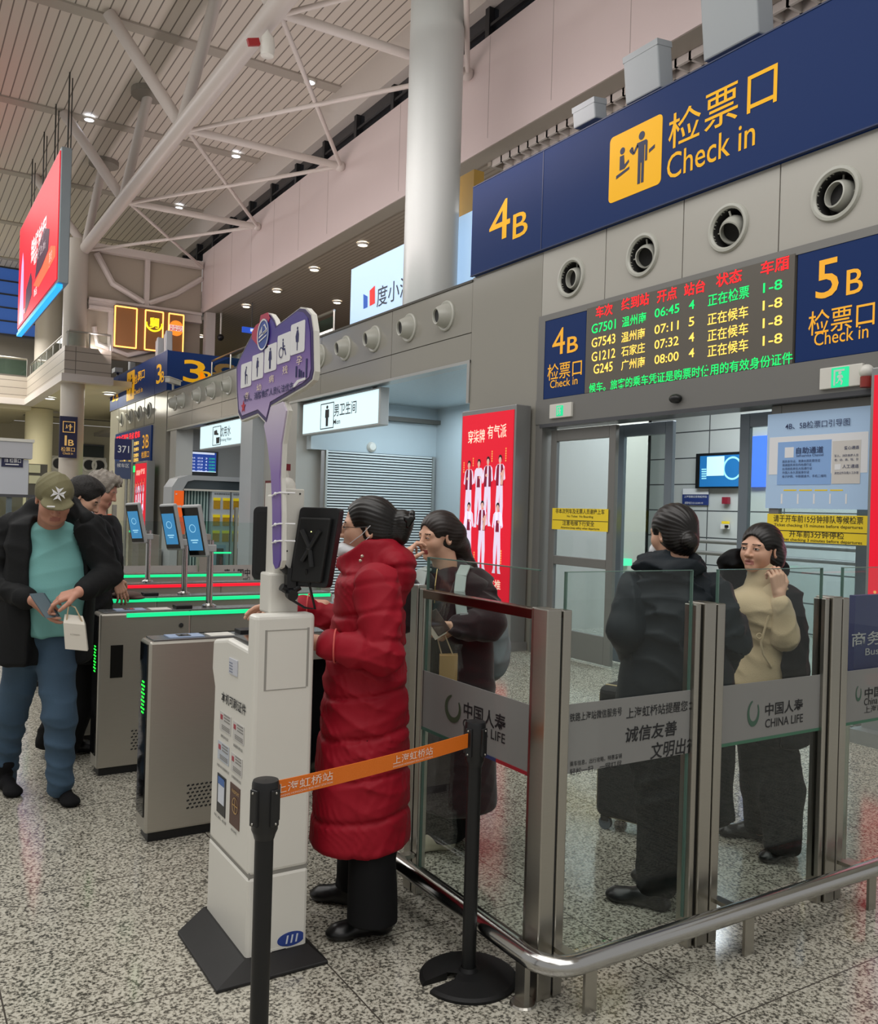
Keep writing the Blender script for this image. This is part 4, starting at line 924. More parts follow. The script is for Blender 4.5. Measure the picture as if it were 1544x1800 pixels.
# turnstiles -----------------------------------------------------------
def strip(col): return emat('strip_'+col, {'green': '#19d487', 'red': '#e2182c'}[col], 1.15)
def turnstile(label, Y, col, term=None, x0=1.05, x1=2.9, strip0=1.2):
    t = thing('turnstile', label, 'ticket gate', (1.9, Y+.09, 0), 'row of steel ticket gates')
    w = .17; zt = .945
    MB().box((x0, Y, .045), (1.58, Y+w, zt)).build('pedestal', M_gate, t, bevel=.012)
    MB().box((2.35, Y, .045), (x1, Y+w, zt)).build('pedestal', M_gate, t, bevel=.012)
    MB().box((1.58, Y+.005, .81), (2.35, Y+w-.005, zt)).build('bridge', M_gate, t)
    MB().box((x0+.02, Y+.02, 0), (1.56, Y+w-.02, .046)).box((2.37, Y+.02, 0), (x1-.02, Y+w-.02, .046)).build('plinth', M_black, t)
    MB().box((1.6, Y+.07, .12), (2.33, Y+.1, .81)).build('dark_infill', M_darkglass, t)
    MB().box((x0+.02, Y+.012, zt), (x1-.02, Y+w-.012, zt+.008)).build('top_plate', mat('top_plate_grey', '#7e8081', .25, .6), t, bevel=.002)
    r = MB().box((x0+.10, Y+.03, zt+.008), (x0+.27, Y+w-.03, zt+.013)).build('reader_panel', mat('reader_pale_blue', '#9fb2cf', .3), t)
    MB().box((x0+.15, Y+.055, zt+.013), (x0+.21, Y+w-.055, zt+.015)).build('reader_window', M_darkglass, r)
    MB().box((x0+.3, Y+.03, zt+.008), (x0+.42, Y+w-.03, zt+.011)).build('instruction_plate', M_whitep, t)
    MB().box((x0+.45, Y+.04, zt+.008), (x0+.55, Y+w-.04, zt+.03)).build('scanner_block', M_black, t, bevel=.004)
    MB().box((x0-.006, Y+.02, .12), (x0, Y+w-.02, .93)).build('end_glass', M_darkglass, t)
    a = MB()
    for k in range(9):
        z = .60+.018*k; o = .0
        for q in range(3 if k % 2 else 2): a.box((x0-.008, Y+.05+.024*q+(.012 if k % 2 == 0 else 0)-.003, z), (x0-.006, Y+.056+.024*q+(.012 if k % 2 == 0 else 0), z+.008))
    a.build('arrow_leds', emat('led_arrow_green', '#2bff4a', 1.6), t)
    if col: MB().box((strip0, Y-.008, zt-.026), (x1-.02, Y+.004, zt-.002)).build('light_strip', strip(col), t, bevel=.002)
    h = MB()
    for i in range(7):
        for j in range(14): h.obox((x0+.20+.022*j+(.011 if i % 2 else 0), Y-.0005, .14+.018*i), (.006, 0, .002), (0, .0012, 0), (-.0012, 0, .0035))
    h.build('vent_slots', M_gap, t)
    if term is None: return t
    x = term; c = Y+.1
    MB().lathe((x, c, zt+.008), (0, 0, 1), [(.045, 0), (.045, .012), (.024, .022), (.020, .024), (.020, .42)], 20).build('terminal_pole', M_ss2, t, smooth=True)
    MB().box((x-.075, c-.03, 1.30), (x+.03, c+.03, 1.345)).build('terminal_arm', M_greyp, t, bevel=.005)
    up = Vector((-.22, -.06, 1)).normalized(); u = Vector((-.50, .866, 0)); u = (u-up*u.dot(up)).normalized(); nn = up.cross(u); nn = nn if nn.x < 0 else -nn; cc = Vector((x-.10, c-.01, 1.43))
    tb = MB().obox(cc, u*.072, up*.165, nn*.018).build('face_terminal', M_greyp, t, bevel=.01)
    MB().obox(cc+nn*.019, u*.065, up*.15, nn*.002).build('terminal_bezel', M_darkglass, tb)
    MB().obox(cc+nn*.0215-up*.01, u*.056, up*.11, nn*.001).build('terminal_screen', emat('terminal_blue', '#3f86b8', .7), tb)
    g = MB(); o = cc+nn*.0235+up*.02; g.lathe(o, nn, [(.022, 0), (.026, .0005)], 20); g.obox(o-up*.075, u*.03, up*.004, nn*.0004); g.obox(o-up*.09, u*.02, up*.003, nn*.0004); g.build('screen_graphics', emat('terminal_cyan', '#9fd8ee', .8), tb)
    return t
G1 = turnstile('nearest steel ticket gate, without lit strip, directly behind the white kiosk', 4.2, None)
G2 = turnstile('second steel ticket gate with green strip and dark side window, phone-like terminal on top', 5.35, 'green', 1.72)
MB().box((1.115, 5.346, .57), (1.185, 5.352, .76)).build('side_window', M_darkglass, G2)
c = Vector((1.52, 5.348, .86)); MB().lathe(c, (0, -1, 0), [(.012, 0), (.014, .003), (.001, .004)], 16).build('side_lock', M_gap, G2)
G3 = turnstile('third steel ticket gate with green strip, beside the man in black', 6.15, 'green', 1.79)
G4 = turnstile('fourth steel ticket gate with the red light strip', 7.15, 'red', 1.78, strip0=1.3)
G5 = turnstile('farthest steel ticket gate with green strip, before the low white panel', 8.15, 'green', None, strip0=1.6)
# white manual check kiosk ---------------------------------------------
t = thing('check_kiosk', 'white ticket check kiosk with stickers on its side, before the woman in red', 'kiosk', (1.18, 3.05, 0))
M_kiosk = mat('kiosk_white', '#dedcd4', .35, noise=.03, nscale=4)
XK0, XK1, YK = 1.075, 1.30, 2.89
b = MB(); b.v = [(.945, 2.80, 0), (1.345, 2.80, 0), (1.345, 3.42, 0), (.945, 3.26, 0), (.945, 2.80, .012), (1.345, 2.80, .012), (1.345, 3.42, .012), (.945, 3.26, .012), (1.068, 2.884, .045), (1.306, 2.884, .045), (1.306, 3.345, .045), (1.068, 3.345, .045)]
b.f = [(0, 3, 2, 1)]+[(i, (i+1) % 4, 4+(i+1) % 4, 4+i) for i in range(4)]+[(4+i, 4+(i+1) % 4, 8+(i+1) % 4, 8+i) for i in range(4)]+[(8, 9, 10, 11)]
b.build('base_skirt', mat('scuffed_black', '#100f0f', .5, noise=.5, nscale=14), t, bevel=.004)
MB().prism([(XK0, y, z) for y, z in ((YK, .03), (3.335, .03), (3.33, .318), (YK, .318))], (XK1-XK0, 0, 0)).build('lower_body', M_kiosk, t, bevel=.012)
MB().prism([(XK0+.004, y, z) for y, z in ((YK+.004, .31), (3.325, .31), (3.325, .335), (YK+.004, .335))], (XK1-XK0-.008, 0, 0)).build('body_seam', mat('seam_grey', '#8d8b85', .6), t)
MB().prism([(XK0, y, z) for y, z in ((YK, .322), (3.326, .322), (3.315, .90), (3.352, .965), (3.345, 1.078), (3.17, 1.106), (2.965, 1.098), (2.965, 1.222), (YK, 1.222))], (XK1-XK0, 0, 0)).build('body', M_kiosk, t, bevel=.016, seg=3)
MB().obox((1.19, 3.07, 1.107), (.095, 0, .0), (0, .095, .0), (0, 0, .008)).build('desk_glass', M_darkglass, t)
m = MB()
for a, c_ in (((466.6, 1108), (467.4, 1214)), ((540.6, 1103), (541.4, 1206))): quad(m, 'y', YK, a, c_, .0012)
pa, pb, pc, pd = P(467, 1109, 'y', YK), P(541, 1104, 'y', YK), P(466, 1214, 'y', YK), P(540, 1206, 'y', YK)
m.box((pa.x, YK-.0015, pa.z-.0012), (pb.x, YK, pa.z+.0012)).box((pa.x, YK-.0015, pc.z-.0012), (pb.x, YK, pc.z+.0012)); m.build('access_panel_line', mat('panel_line_grey', '#9a9892', .6), t)
m = MB().box((1.150, 2.96, 1.215), (1.262, 3.06, 1.36)); m.build('lower_mast', M_kiosk, t, bevel=.008)
MB().box((1.166, 2.965, 1.35), (1.258, 3.05, 1.64)).build('mast', M_kiosk, t, bevel=.006)
pl, pr_ = P(497, 930, 'y', 2.945), P(534, 930, 'y', 2.945)
cb = MB().box((pl.x, 2.945, 1.375), (pr_.x, 3.06, 1.662)).build('mast_cover', M_kiosk, t, bevel=.004)
m = MB()
for z in (1.645, 1.44):
    for x in (pl.x+.018, pr_.x-.018): m.cyl((x, 2.9435, z), (x, 2.947, z), .0035, n=10)
m.build('screw', M_gap, cb)
dx = (pl.x+pr_.x)/2-.01
MB().lathe((dx, 3.0, 1.662), (0, 0, 1), [(.036, 0), (.036, .01), (.033, .022), (.024, .036), (.010, .042), (.009, .075), (.001, .076)], 24).build('dome_camera', M_whitep, t, smooth=True)
MB().box((dx-.008, 2.99, 1.728), (dx+.012, 3.01, 1.752)).build('red_cap', mat('cap_dark_red', '#7b1626', .5), t)
R2 = Vector((CR[0], CR[1], 0)).normalized(); F2 = Vector((CF[0], CF[1], 0)).normalized(); ZU = Vector((0, 0, 1))
# left screen, back view
c = PD(470, 955, 3.22); nn = (-F2*.97-R2*.1).normalized(); u = ZU.cross(nn)*1.0; u = (R2-nn*R2.dot(nn)).normalized()
mn = MB(); mn.prism([c+u*p[0]+ZU*p[1] for p in rrect(.112, .268, .022)], -nn*.03); o = mn.build('customer_screen', M_black, t, bevel=.003)
MB().obox(c+nn*.004, u*.04, ZU*.11, nn*.004).build('screen_back_panel', mat('black_rib', '#0f1011', .5), o)
c = PD(551, 962, 3.12); u = (Vector((.64, -.77, 0))).normalized(); up = (ZU+R2*.13).normalized(); nn = u.cross(up)*-1
if nn.dot(F2) > 0: nn = -nn
mn = MB(); mn.prism([c+u*p[0]+up*p[1] for p in rrect(.155, .285, .014)], -nn*.045); o = mn.build('staff_screen', M_black, t, bevel=.004)
MB().obox(c+nn*.012-up*.01, u*.06, up*.115, nn*.012).build('screen_back_panel', mat('black_rib', '#0f1011', .5), o, bevel=.006)
MB().sphere(c+nn*.026+up*.055-u*.005, .0022, 8, 6).build('status_led', emat('led_spot', '#e8f0a0', 2), o)
a = Vector((1.215, 2.93, 1.315))
br = MB().obox(a+Vector((0, 0, .03)), (.017, 0, 0), (0, .014, 0), (0, 0, .035)); br.cyl(a+Vector((-.0, -.004, -.025)), a+Vector((0, -.03, -.03)), .02, n=16)
for sx in (-1, 1):
    br.tube([a+Vector((0, 0, -.02)), a+Vector((sx*.034, -.004, .0))], [.013, .014], 10); br.tube([a+Vector((sx*.01, 0, .05)), a+Vector((sx*.034, -.004, .072))], [.012, .014], 10)
br.build('screen_bracket', M_black, t, smooth=True)
MB().tube([a+Vector((.02, 0, .045)), a+Vector((.07, -.01, .045)), c+nn*.03], [.01, .01, .014], 10).tube([c+nn*.03-up*.05-u*.02, c+nn*.03+up*.06+u*.03], .009, 8).tube([c+nn*.03+up*.06-u*.04, c+nn*.03, c+nn*.03-up*.07+u*.02], .009, 8).build('screen_arm', M_black, t, smooth=True)
MB().tube([a+Vector((0, -.015, -.045)), a+Vector((.05, -.02, -.075)), a+Vector((.09, -.02, -.08)), c+nn*.03-up*.08], .0045, 8).build('cable', M_black, t, smooth=True)
# stickers on the kiosk side (x = XK0)
XS = XK0-.0005
def Z6(x, y): return (340+x*.23324, 1060+y*.23324)
def plate(px, py, w, h, th=.0015):
    cx, cy = Z6(px, py); a, b_ = P(cx-w*.1166, cy, 'x', XS), P(cx+w*.1166, cy, 'x', XS); tz, bz = P(cx, cy-h*.1166, 'x', XS).z, P(cx, cy+h*.1166, 'x', XS).z
    return (a.y, b_.y, tz, bz)
def pbox(m, px, py, w, h, th=.0015, off=0): y0, y1, z0, z1 = plate(px, py, w, h); m.box((XS-off-th, y1, z1), (XS-off, y0, z0))
def ptxt(m, s, px, py, w, h, bo=.004, off=.002): cx, cy = Z6(px, py); ct(m, s, 'x', XS, cx, cy, w*.23324, h*.23324, bo, lift=off)
m = MB(); pbox(m, 305, 482, 62, 120, .003); o = m.build('info_label', mat('label_grey_white', '#c9ccd6', .4), t)
m = MB()
for k in range(4): pbox(m, 290, 450+22*k, 24, 8, .001, .003)
m.build('label_print', mat('label_print_grey', '#7f8598', .5), o)
m = MB(); ptxt(m, '本机可刷证件', 303, 757, 186, 84, .012); m.build('lettering', M_ink, t)
cards = [(243, 905, 0), (342, 980, 0), (228, 1130, 1), (328, 1220, 0)]
for px, py, bl in cards:
    m = MB(); pbox(m, px, py, 84, 142); o = m.build('card_sticker', mat('card_blue_grey', '#bcc3cd', .4) if bl else mat('card_grey', '#cbc9c6', .4), t)
    m = MB(); pbox(m, px-26, py-48, 16, 36, .001, .0015); o2 = m.build('card_emblem', mat('emblem_red', '#a8404c', .5), o)
    m = MB()
    for k in range(3): pbox(m, px+14, py-50+22*k, 44, 9, .001, .0015)
    for k in range(3): pbox(m, px+4, py+30+13*k, 60, 6, .001, .0015)
    m.build('card_print', mat('card_print_grey', '#85837f', .5), o)
m = MB()
for s, x, y, w in (('居民身份证', 233, 1015, 56), ('港澳居民居住证', 335, 1092, 72), ('外国人永久居留身份证', 222, 1248, 92), ('台湾居民居住证', 322, 1330, 72), ('手机二维码、电子票', 200, 1625, 90), ('电子护照', 302, 1722, 40)): ptxt(m, s, x, y, w, 22, .004)
m.build('caption', M_ink, t)
m = MB(); pbox(m, 213, 1448, 64, 300, .002); o = m.build('phone_sticker', M_black, t)
m = MB(); pbox(m, 214, 1420, 46, 190, .001, .002); m.build('phone_screen', mat('phone_pale', '#d5dbe6', .3), o)
m = MB(); pbox(m, 216, 1345, 46, 56, .001, .003); m.build('phone_header', mat('phone_blue', '#3766ad', .3), o)
m = MB(); pbox(m, 314, 1532, 74, 320, .002); o = m.build('passport_sticker', mat('passport_brown', '#503024', .4), t)
m = MB(); ptxt(m, 'PASSPORT', 318, 1432, 54, 26, .006, .004); cx, cy = Z6(312, 1530); cc = P(cx, cy, 'x', XS-.004)
m.lathe(cc, (-1, 0, 0), [(.026, 0), (.029, .0004)], 24); m.obox(cc, (0, .027, 0), (0, 0, .0015), (.0003, 0, 0)); m.obox(cc, (0, .0015, 0), (0, 0, .028), (.0003, 0, 0)); m.build('passport_print', mat('passport_gold', '#c19a5b', .4), o)
# stickers at the foot of the kiosk front
m = MB(); cc = P(512, 1650, 'y', YK-.001); a, b_ = P(480, 1650, 'y', YK), P(534, 1650, 'y', YK); flat(m, [(max(-.06, min(.046, x)), y) for x, y in disc(.052, 28, 1, .48)], cc, YF['xd'], YF['up'], .001); o = m.build('foot_sticker', mat('foot_blue', '#27408c', .4, noise=.2, nscale=40), t)
m = MB()
for k, s in enumerate((-.018, .0, .018)): flat(m, [(s-.003, -.014), (s+.003, -.014), (s+.008, .014), (s+.002, .014)], cc+Vector((0, -.001, 0)), YF['xd'], YF['up'], .0008)
m.build('foot_sticker_mark', mat('foot_mark', '#cfd6e2', .5), o)
m = MB(); cc = P(490, 1677, 'y', YK-.001); flat(m, rrect(.06, .045, .002), cc, YF['xd'], YF['up'], .001); o = m.build('rating_label', M_whitep, t)
m = MB()
for k in range(4): flat(m, [(-.026, .012-.01*k), (.026, .012-.01*k), (.026, .015-.01*k), (-.026, .015-.01*k)], cc+Vector((0, -.001, 0)), YF['xd'], YF['up'], .0006)
m.build('rating_print', M_ink, o)
# purple priority sign ---------------------------------------------------
XG = 1.128
t = thing('priority_sign', 'purple speech bubble sign on a stem tied to the kiosk mast, with five priority icons', 'sign', (XG, 2.9, 1.37))
def Z7(x, y): return (400+x*.12782, 530+y*.12782)
def gradmat(name, top, mid, bot, z0, z1):
    m = bpy.data.materials.new(name); m.use_nodes = True; nt = m.node_tree; b = nt.nodes['Principled BSDF']; L = nt.links.new
    g = nt.nodes.new('ShaderNodeNewGeometry'); sp = nt.nodes.new('ShaderNodeSeparateXYZ'); L(g.outputs['Position'], sp.inputs[0])
    mr = nt.nodes.new('ShaderNodeMapRange'); mr.inputs[1].default_value = z0; mr.inputs[2].default_value = z1; L(sp.outputs['Z'], mr.inputs[0])
    cr = nt.nodes.new('ShaderNodeValToRGB'); e = cr.color_ramp.elements; e[0].color = rgb(bot); e[1].color = rgb(top); x = e.new(.55); x.color = rgb(mid)
    L(mr.outputs[0], cr.inputs[0]); L(cr.outputs[0], b.inputs['Base Color']); b.inputs['Roughness'].default_value = .3
    return m
M_pg = gradmat('purple_print', '#493a8f', '#7d5fa8', '#b8a3cf', 1.93, 2.20)
M_pd = mat('deep_purple', '#37265f', .35)
out = [(190, 1650), (420, 1560), (540, 1690), (600, 1450), (1080, 1170), (1180, 1080), (1205, 960), (1195, 400), (1160, 170), (1085, 85), (1010, 75), (680, 330), (650, 240), (600, 170), (555, 155), (490, 180), (440, 290), (370, 360), (330, 470), (250, 620), (170, 780), (120, 920), (125, 1250), (145, 1550)]
pts = [P(*Z7(x, y), 'x', XG) for x, y in out]
cen = Vector((XG, sum(p.y for p in pts)/len(pts), sum(p.z for p in pts)/len(pts)))
def inset(k, dx): return [Vector((XG-dx, cen.y+(p.y-cen.y)*(1-k[0]), cen.z+(p.z-cen.z)*(1-k[1]))) for p in pts]
MB().prism(pts, (.018, 0, 0)).build('backing_board', M_whitep, t)
MB().prism(inset((.022, .032), .002), (.002, 0, 0)).build('border', M_pd, t)
fo = MB().prism(inset((.070, .098), .004), (.002, 0, 0)).build('printed_face', M_pg, t)
ro = MB(); rp = [P(*Z7(x, y), 'x', XG-.006) for x, y in ((520, 655), (410, 600), (335, 510), (335, 420), (390, 325), (440, 290), (455, 190), (550, 150), (580, 230), (545, 330), (470, 420), (560, 620))]; ro.prism(rp, (.002, 0, 0)); ro.build('red_ribbon', mat('ribbon_red', '#b51f45', .35), t)
cc = P(*Z7(490, 455), 'x', XG-.008); m = MB(); flat(m, disc(.056, 28), cc, XF['xd'], XF['up'], .002); o = m.build('train_badge', mat('badge_blue', '#2f4c9c', .35), t)
m = MB(); c2 = cc+Vector((-.0015, 0, 0)); m.lathe(c2, (-1, 0, 0), [(.050, 0), (.056, .0006)], 28)
SC_ = .78
for pl_ in (((-.05, -.012), (.052, .008), (.05, .016), (-.05, -.004)), ((-.046, -.03), (.045, -.012), (.05, -.006), (-.05, -.024)), ((.0, .0), (.05, .012), (.048, .02), (.02, .046), (.0, .04), (.018, .038), (.038, .018), (.0, .01)), ((-.045, .002), (-.03, .006), (-.03, .03), (-.04, .02)), ((-.024, .008), (-.012, .01), (-.012, .04), (-.02, .034))): flat(m, [(q[0]*SC_, q[1]*SC_) for q in pl_], c2, XF['xd'], XF['up'], .0006)
m.build('badge_lines', M_ltxt, o)
icons = [(256, 1010, 142, 330), (415, 895, 152, 345), (590, 775, 165, 370), (775, 640, 178, 395), (965, 500, 192, 425)]
def fig(kind):
    F_ = []
    if kind == 0: F_ = [disc(.05, 10, 1, 1, .05, .30), [(-.02, .26), (.05, .24), (-.0, .0), (.16, -.04), (.15, .0), (.03, .04), (.02, -.05), (.0, -.38), (-.06, -.38), (-.09, -.05), (-.12, .1)], [(.17, -.02), (.19, -.02), (.19, -.38), (.17, -.38)]]
    if kind == 1: F_ = [disc(.05, 10, 1, 1, 0, .31), [(-.07, .25), (.07, .25), (.11, .1), (.13, -.02), (.02, -.04), (.05, -.1), (.03, -.4), (-.03, -.4), (-.05, -.08), (-.12, -.02), (-.1, .15)], disc(.035, 8, 1, 1, .1, .17)]
    if kind == 2: F_ = [disc(.055, 10, 1, 1, 0, .32), [(-.1, .25), (.1, .25), (.15, -.08), (.1, -.08), (.08, .12), (.07, -.4), (.015, -.4), (0, -.08), (-.015, -.4), (-.07, -.4), (-.08, .12), (-.11, -.08), (-.15, -.08)]]
    if kind == 3: F_ = [disc(.045, 10, 1, 1, -.06, .29), [(-.1, .22), (-.02, .22), (0, .08), (.12, .08), (.12, .04), (.0, .04), (.0, .0), (.14, -.02), (.24, -.25), (.19, -.27), (.1, -.08), (-.08, -.06)]]
    if kind == 4: F_ = [disc(.05, 10, 1, 1, 0, .31), [(-.05, .24), (.06, .25), (.12, .1), (.1, -.14), (.03, -.14), (.03, -.4), (-.02, -.4), (-.02, -.14), (-.1, -.12), (-.14, .06), (-.1, .14)]]
    return F_
ic_m, fg_m = MB(), MB()
for k, (x, y, w, h) in enumerate(icons):
    cx, cy = Z7(x, y); a, b_ = P(cx-w*.0639, cy, 'x', XG-.006), P(cx+w*.0639, cy, 'x', XG-.006); W_ = abs(a.y-b_.y); H_ = P(cx, cy-h*.0639, 'x', XG-.006).z-P(cx, cy+h*.0639, 'x', XG-.006).z
    cc = Vector((XG-.006, (a.y+b_.y)/2, P(cx, cy, 'x', XG-.006).z)); m = MB(); flat(m, rrect(W_, H_, .008), cc, XF['xd'], XF['up'], .0015); o = m.build('icon_plate', M_ltxt, t)
    m = MB()
    for pg in fig(k): flat(m, [(p[0]*H_, p[1]*H_) for p in pg], cc+Vector((-.0012, 0, 0)), XF['xd'], XF['up'], .0008)
    if k == 3: m.lathe(cc+Vector((-.0016, .02*1, -.13*H_)), (-1, 0, 0), [(.15*H_, 0), (.19*H_, .0003)], 24)
    m.build('pictogram', M_inkb, o)
m = MB()
for s, x, y, w, h in (('老', 265, 1290, 56, 92), ('幼', 432, 1178, 62, 96), ('病', 603, 1062, 66, 104), ('残', 792, 940, 70, 112), ('孕', 988, 808, 76, 118)): cx, cy = Z7(x, y); ct(m, s, 'x', XG-.004, cx, cy, w*.1278, h*.1278, .006, lift=.002)
m.build('cream_lettering', mat('cream_ink', '#ecd9c2', .5), t)
m = MB(); cx, cy = Z7(565, 1250); ct(m, '军人、消防救援人员依法优先', 'x', XG-.004, cx, cy, 680*.1278, 104*.1278, .012, lift=.002); m.build('lettering', M_inkb, t)
m = MB(); cc = P(*Z7(215, 1448), 'x', XG-.0065); flat(m, [((.024 if k % 2 == 0 else .010)*math.sin(math.pi*k/5), (.024 if k % 2 == 0 else .010)*math.cos(math.pi*k/5)) for k in range(10)], cc, XF['xd'], XF['up'], .001); m.build('red_star', mat('star_red', '#c02a3a', .5), t)
m = MB()
for x, h in ((945, 150), (985, 110), (1010, 90), (1040, 70), (1085, 250)): cc = P(*Z7(x, 1040-h/2), 'x', XG-.0055); hh = h*.1278*.0019; m.obox(cc, (.0005, 0, 0), (0, .005, 0), (0, 0, hh/2*1.0))
m.build('skyline_print', M_inkb, t)
m = MB(); m.prism([P(*Z7(x, y), 'x', XG-.0055) for x, y in ((870, 1190), (960, 1080), (1075, 1040), (1070, 1075), (980, 1110), (930, 1170))], (.001, 0, 0)); m.build('train_print', M_ltxt, t)
st_l = [(464, 748), (470, 780), (476, 830), (478.5, 890), (479, 960), (480, 990), (484, 1000)]; st_r = [(489, 997), (492, 985), (492.5, 900), (491, 840), (494, 780), (503, 722), (497, 706), (474, 716)]
sp = [P(x, y, 'x', XG-.001) for x, y in st_l+st_r]
M_stem = gradmat('stem_print', '#d5cbdc', '#8c72b4', '#5b3f97', 1.42, 1.95)
sb = MB().prism([Vector((XG+.004, cen.y*0+p.y-.012, p.z)) for p in sp], (.014, 0, 0)).build('stem_board', M_whitep, t)
MB().prism(sp, (.006, 0, 0)).build('stem', M_stem, t)
for y in (868, 922, 952):
    p = P(485, y, 'x', XG-.004); MB().tube([p+Vector((0, .035, -.008)), p+Vector((-.003, .0, 0)), p+Vector((.0, -.035, .004)), p+Vector((.05, -.05, .004))], .0028, 8).sphere(p+Vector((-.004, -.006, 0)), .006, 8, 6).build('cable_tie', M_ltxt, t, smooth=True)
# ================================================================== PEOPLE
class Sdf:
    """smooth union of rounded cones, ellipsoids and vertical lofts, meshed with surface nets"""
    def __init__(s): s.p = []
    def cap(s, a, b, ra, rb=None, k=.02, sub=False):
        a, b = np.array(a, float), np.array(b, float); rb = ra if rb is None else rb; r = max(ra, rb)
        s.p.append(('c', (a, b, ra, rb), np.minimum(a, b)-r, np.maximum(a, b)+r, k, sub)); return s
    def chain(s, pts, rs, k=.02):
        for i in range(len(pts)-1): s.cap(pts[i], pts[i+1], rs[i], rs[i+1], k)
        return s
    def ell(s, c, r, ax=None, k=.02, sub=False):
        c = np.array(c, float); r = np.array(r, float); A = np.eye(3) if ax is None else np.array([np.array(v, float)/np.linalg.norm(v) for v in ax])
        e = np.abs(A.T) @ r
        s.p.append(('e', (c, r, A), c-e, c+e, k, sub)); return s
    def loft(s, st, e1, k=.02, sub=False, rnd=.02, n=2.3):
        """st: (z, x, y, r1, r2) from low to high, r1 along e1"""
        st = np.array(sorted([tuple(map(float, q)) for q in st])); m = max(st[:, 3].max(), st[:, 4].max())
        lo = np.array([st[:, 1].min()-m, st[:, 2].min()-m, st[0, 0]]); hi = np.array([st[:, 1].max()+m, st[:, 2].max()+m, st[-1, 0]])
        s.p.append(('l', (st, np.array(e1[:2], float)/np.linalg.norm(e1[:2]), rnd, n), lo, hi, k, sub)); return s
    def mesh(s, h, disp=None, clip=None):
        lo = np.min([q[2] for q in s.p if not q[5]], 0)-4*h; hi = np.max([q[3] for q in s.p if not q[5]], 0)+4*h
        n = np.ceil((hi-lo)/h).astype(int)+1
        ax = [lo[i]+h*np.arange(n[i]) for i in range(3)]
        D = np.full(n, .2, np.float32)
        for kind, pr, a, b, k, sub in s.p:
            m = k+3*h+.004
            i0 = np.clip(np.floor((a-m-lo)/h).astype(int), 0, n-1); i1 = np.clip(np.ceil((b+m-lo)/h).astype(int)+1, 1, n)
            if (i1 <= i0).any(): continue
            X, Y, Z = np.meshgrid(ax[0][i0[0]:i1[0]], ax[1][i0[1]:i1[1]], ax[2][i0[2]:i1[2]], indexing='ij')
            if kind == 'c':
                A, B, ra, rb = pr; v = B-A; L = max(v@v, 1e-12)
                t = np.clip(((X-A[0])*v[0]+(Y-A[1])*v[1]+(Z-A[2])*v[2])/L, 0, 1)
                d = np.sqrt((X-A[0]-t*v[0])**2+(Y-A[1]-t*v[1])**2+(Z-A[2]-t*v[2])**2)-(ra+t*(rb-ra))
            elif kind == 'e':
                c, r, A = pr; P_ = [(X-c[0])*A[i, 0]+(Y-c[1])*A[i, 1]+(Z-c[2])*A[i, 2] for i in range(3)]
                k0 = np.sqrt(sum((P_[i]/r[i])**2 for i in range(3))); k1 = np.sqrt(sum((P_[i]/r[i]**2)**2 for i in range(3)))
                d = k0*(k0-1)/np.maximum(k1, 1e-6)
            else:
                st, e, rnd, nn = pr; f = [np.interp(Z, st[:, 0], st[:, j]) for j in range(1, 5)]
                x, y = X-f[0], Y-f[1]; q1 = np.abs(x*e[0]+y*e[1])/f[2]; q2 = np.abs(-x*e[1]+y*e[0])/f[3]
                rho = (q1**nn+q2**nn)**(1/nn); d = (rho-1)*np.minimum(f[2], f[3])
                dz = np.maximum(st[0, 0]+rnd-Z, Z-st[-1, 0]+rnd)
                d2 = d+rnd; d = np.where((d2 > 0) & (dz > 0), np.sqrt(np.maximum(d2, 0)**2+np.maximum(dz, 0)**2), np.maximum(d2, dz))-rnd
            W = D[i0[0]:i1[0], i0[1]:i1[1], i0[2]:i1[2]]
            if sub:
                d = -d; q = np.clip(.5-.5*(W-d)/k, 0, 1); W[...] = W+(d-W)*q+k*q*(1-q)
            else:
                q = np.clip(.5+.5*(W-d)/k, 0, 1); W[...] = W*(1-q)+d*q-k*q*(1-q)
        if disp is not None or clip is not None:
            X, Y, Z = np.meshgrid(*ax, indexing='ij')
            if disp is not None: near = np.abs(D) < .06; D[near] += disp(X[near], Y[near], Z[near]).astype(np.float32)
            if clip is not None: D = np.maximum(D, clip(X, Y, Z))
        return nets(D, lo, h)
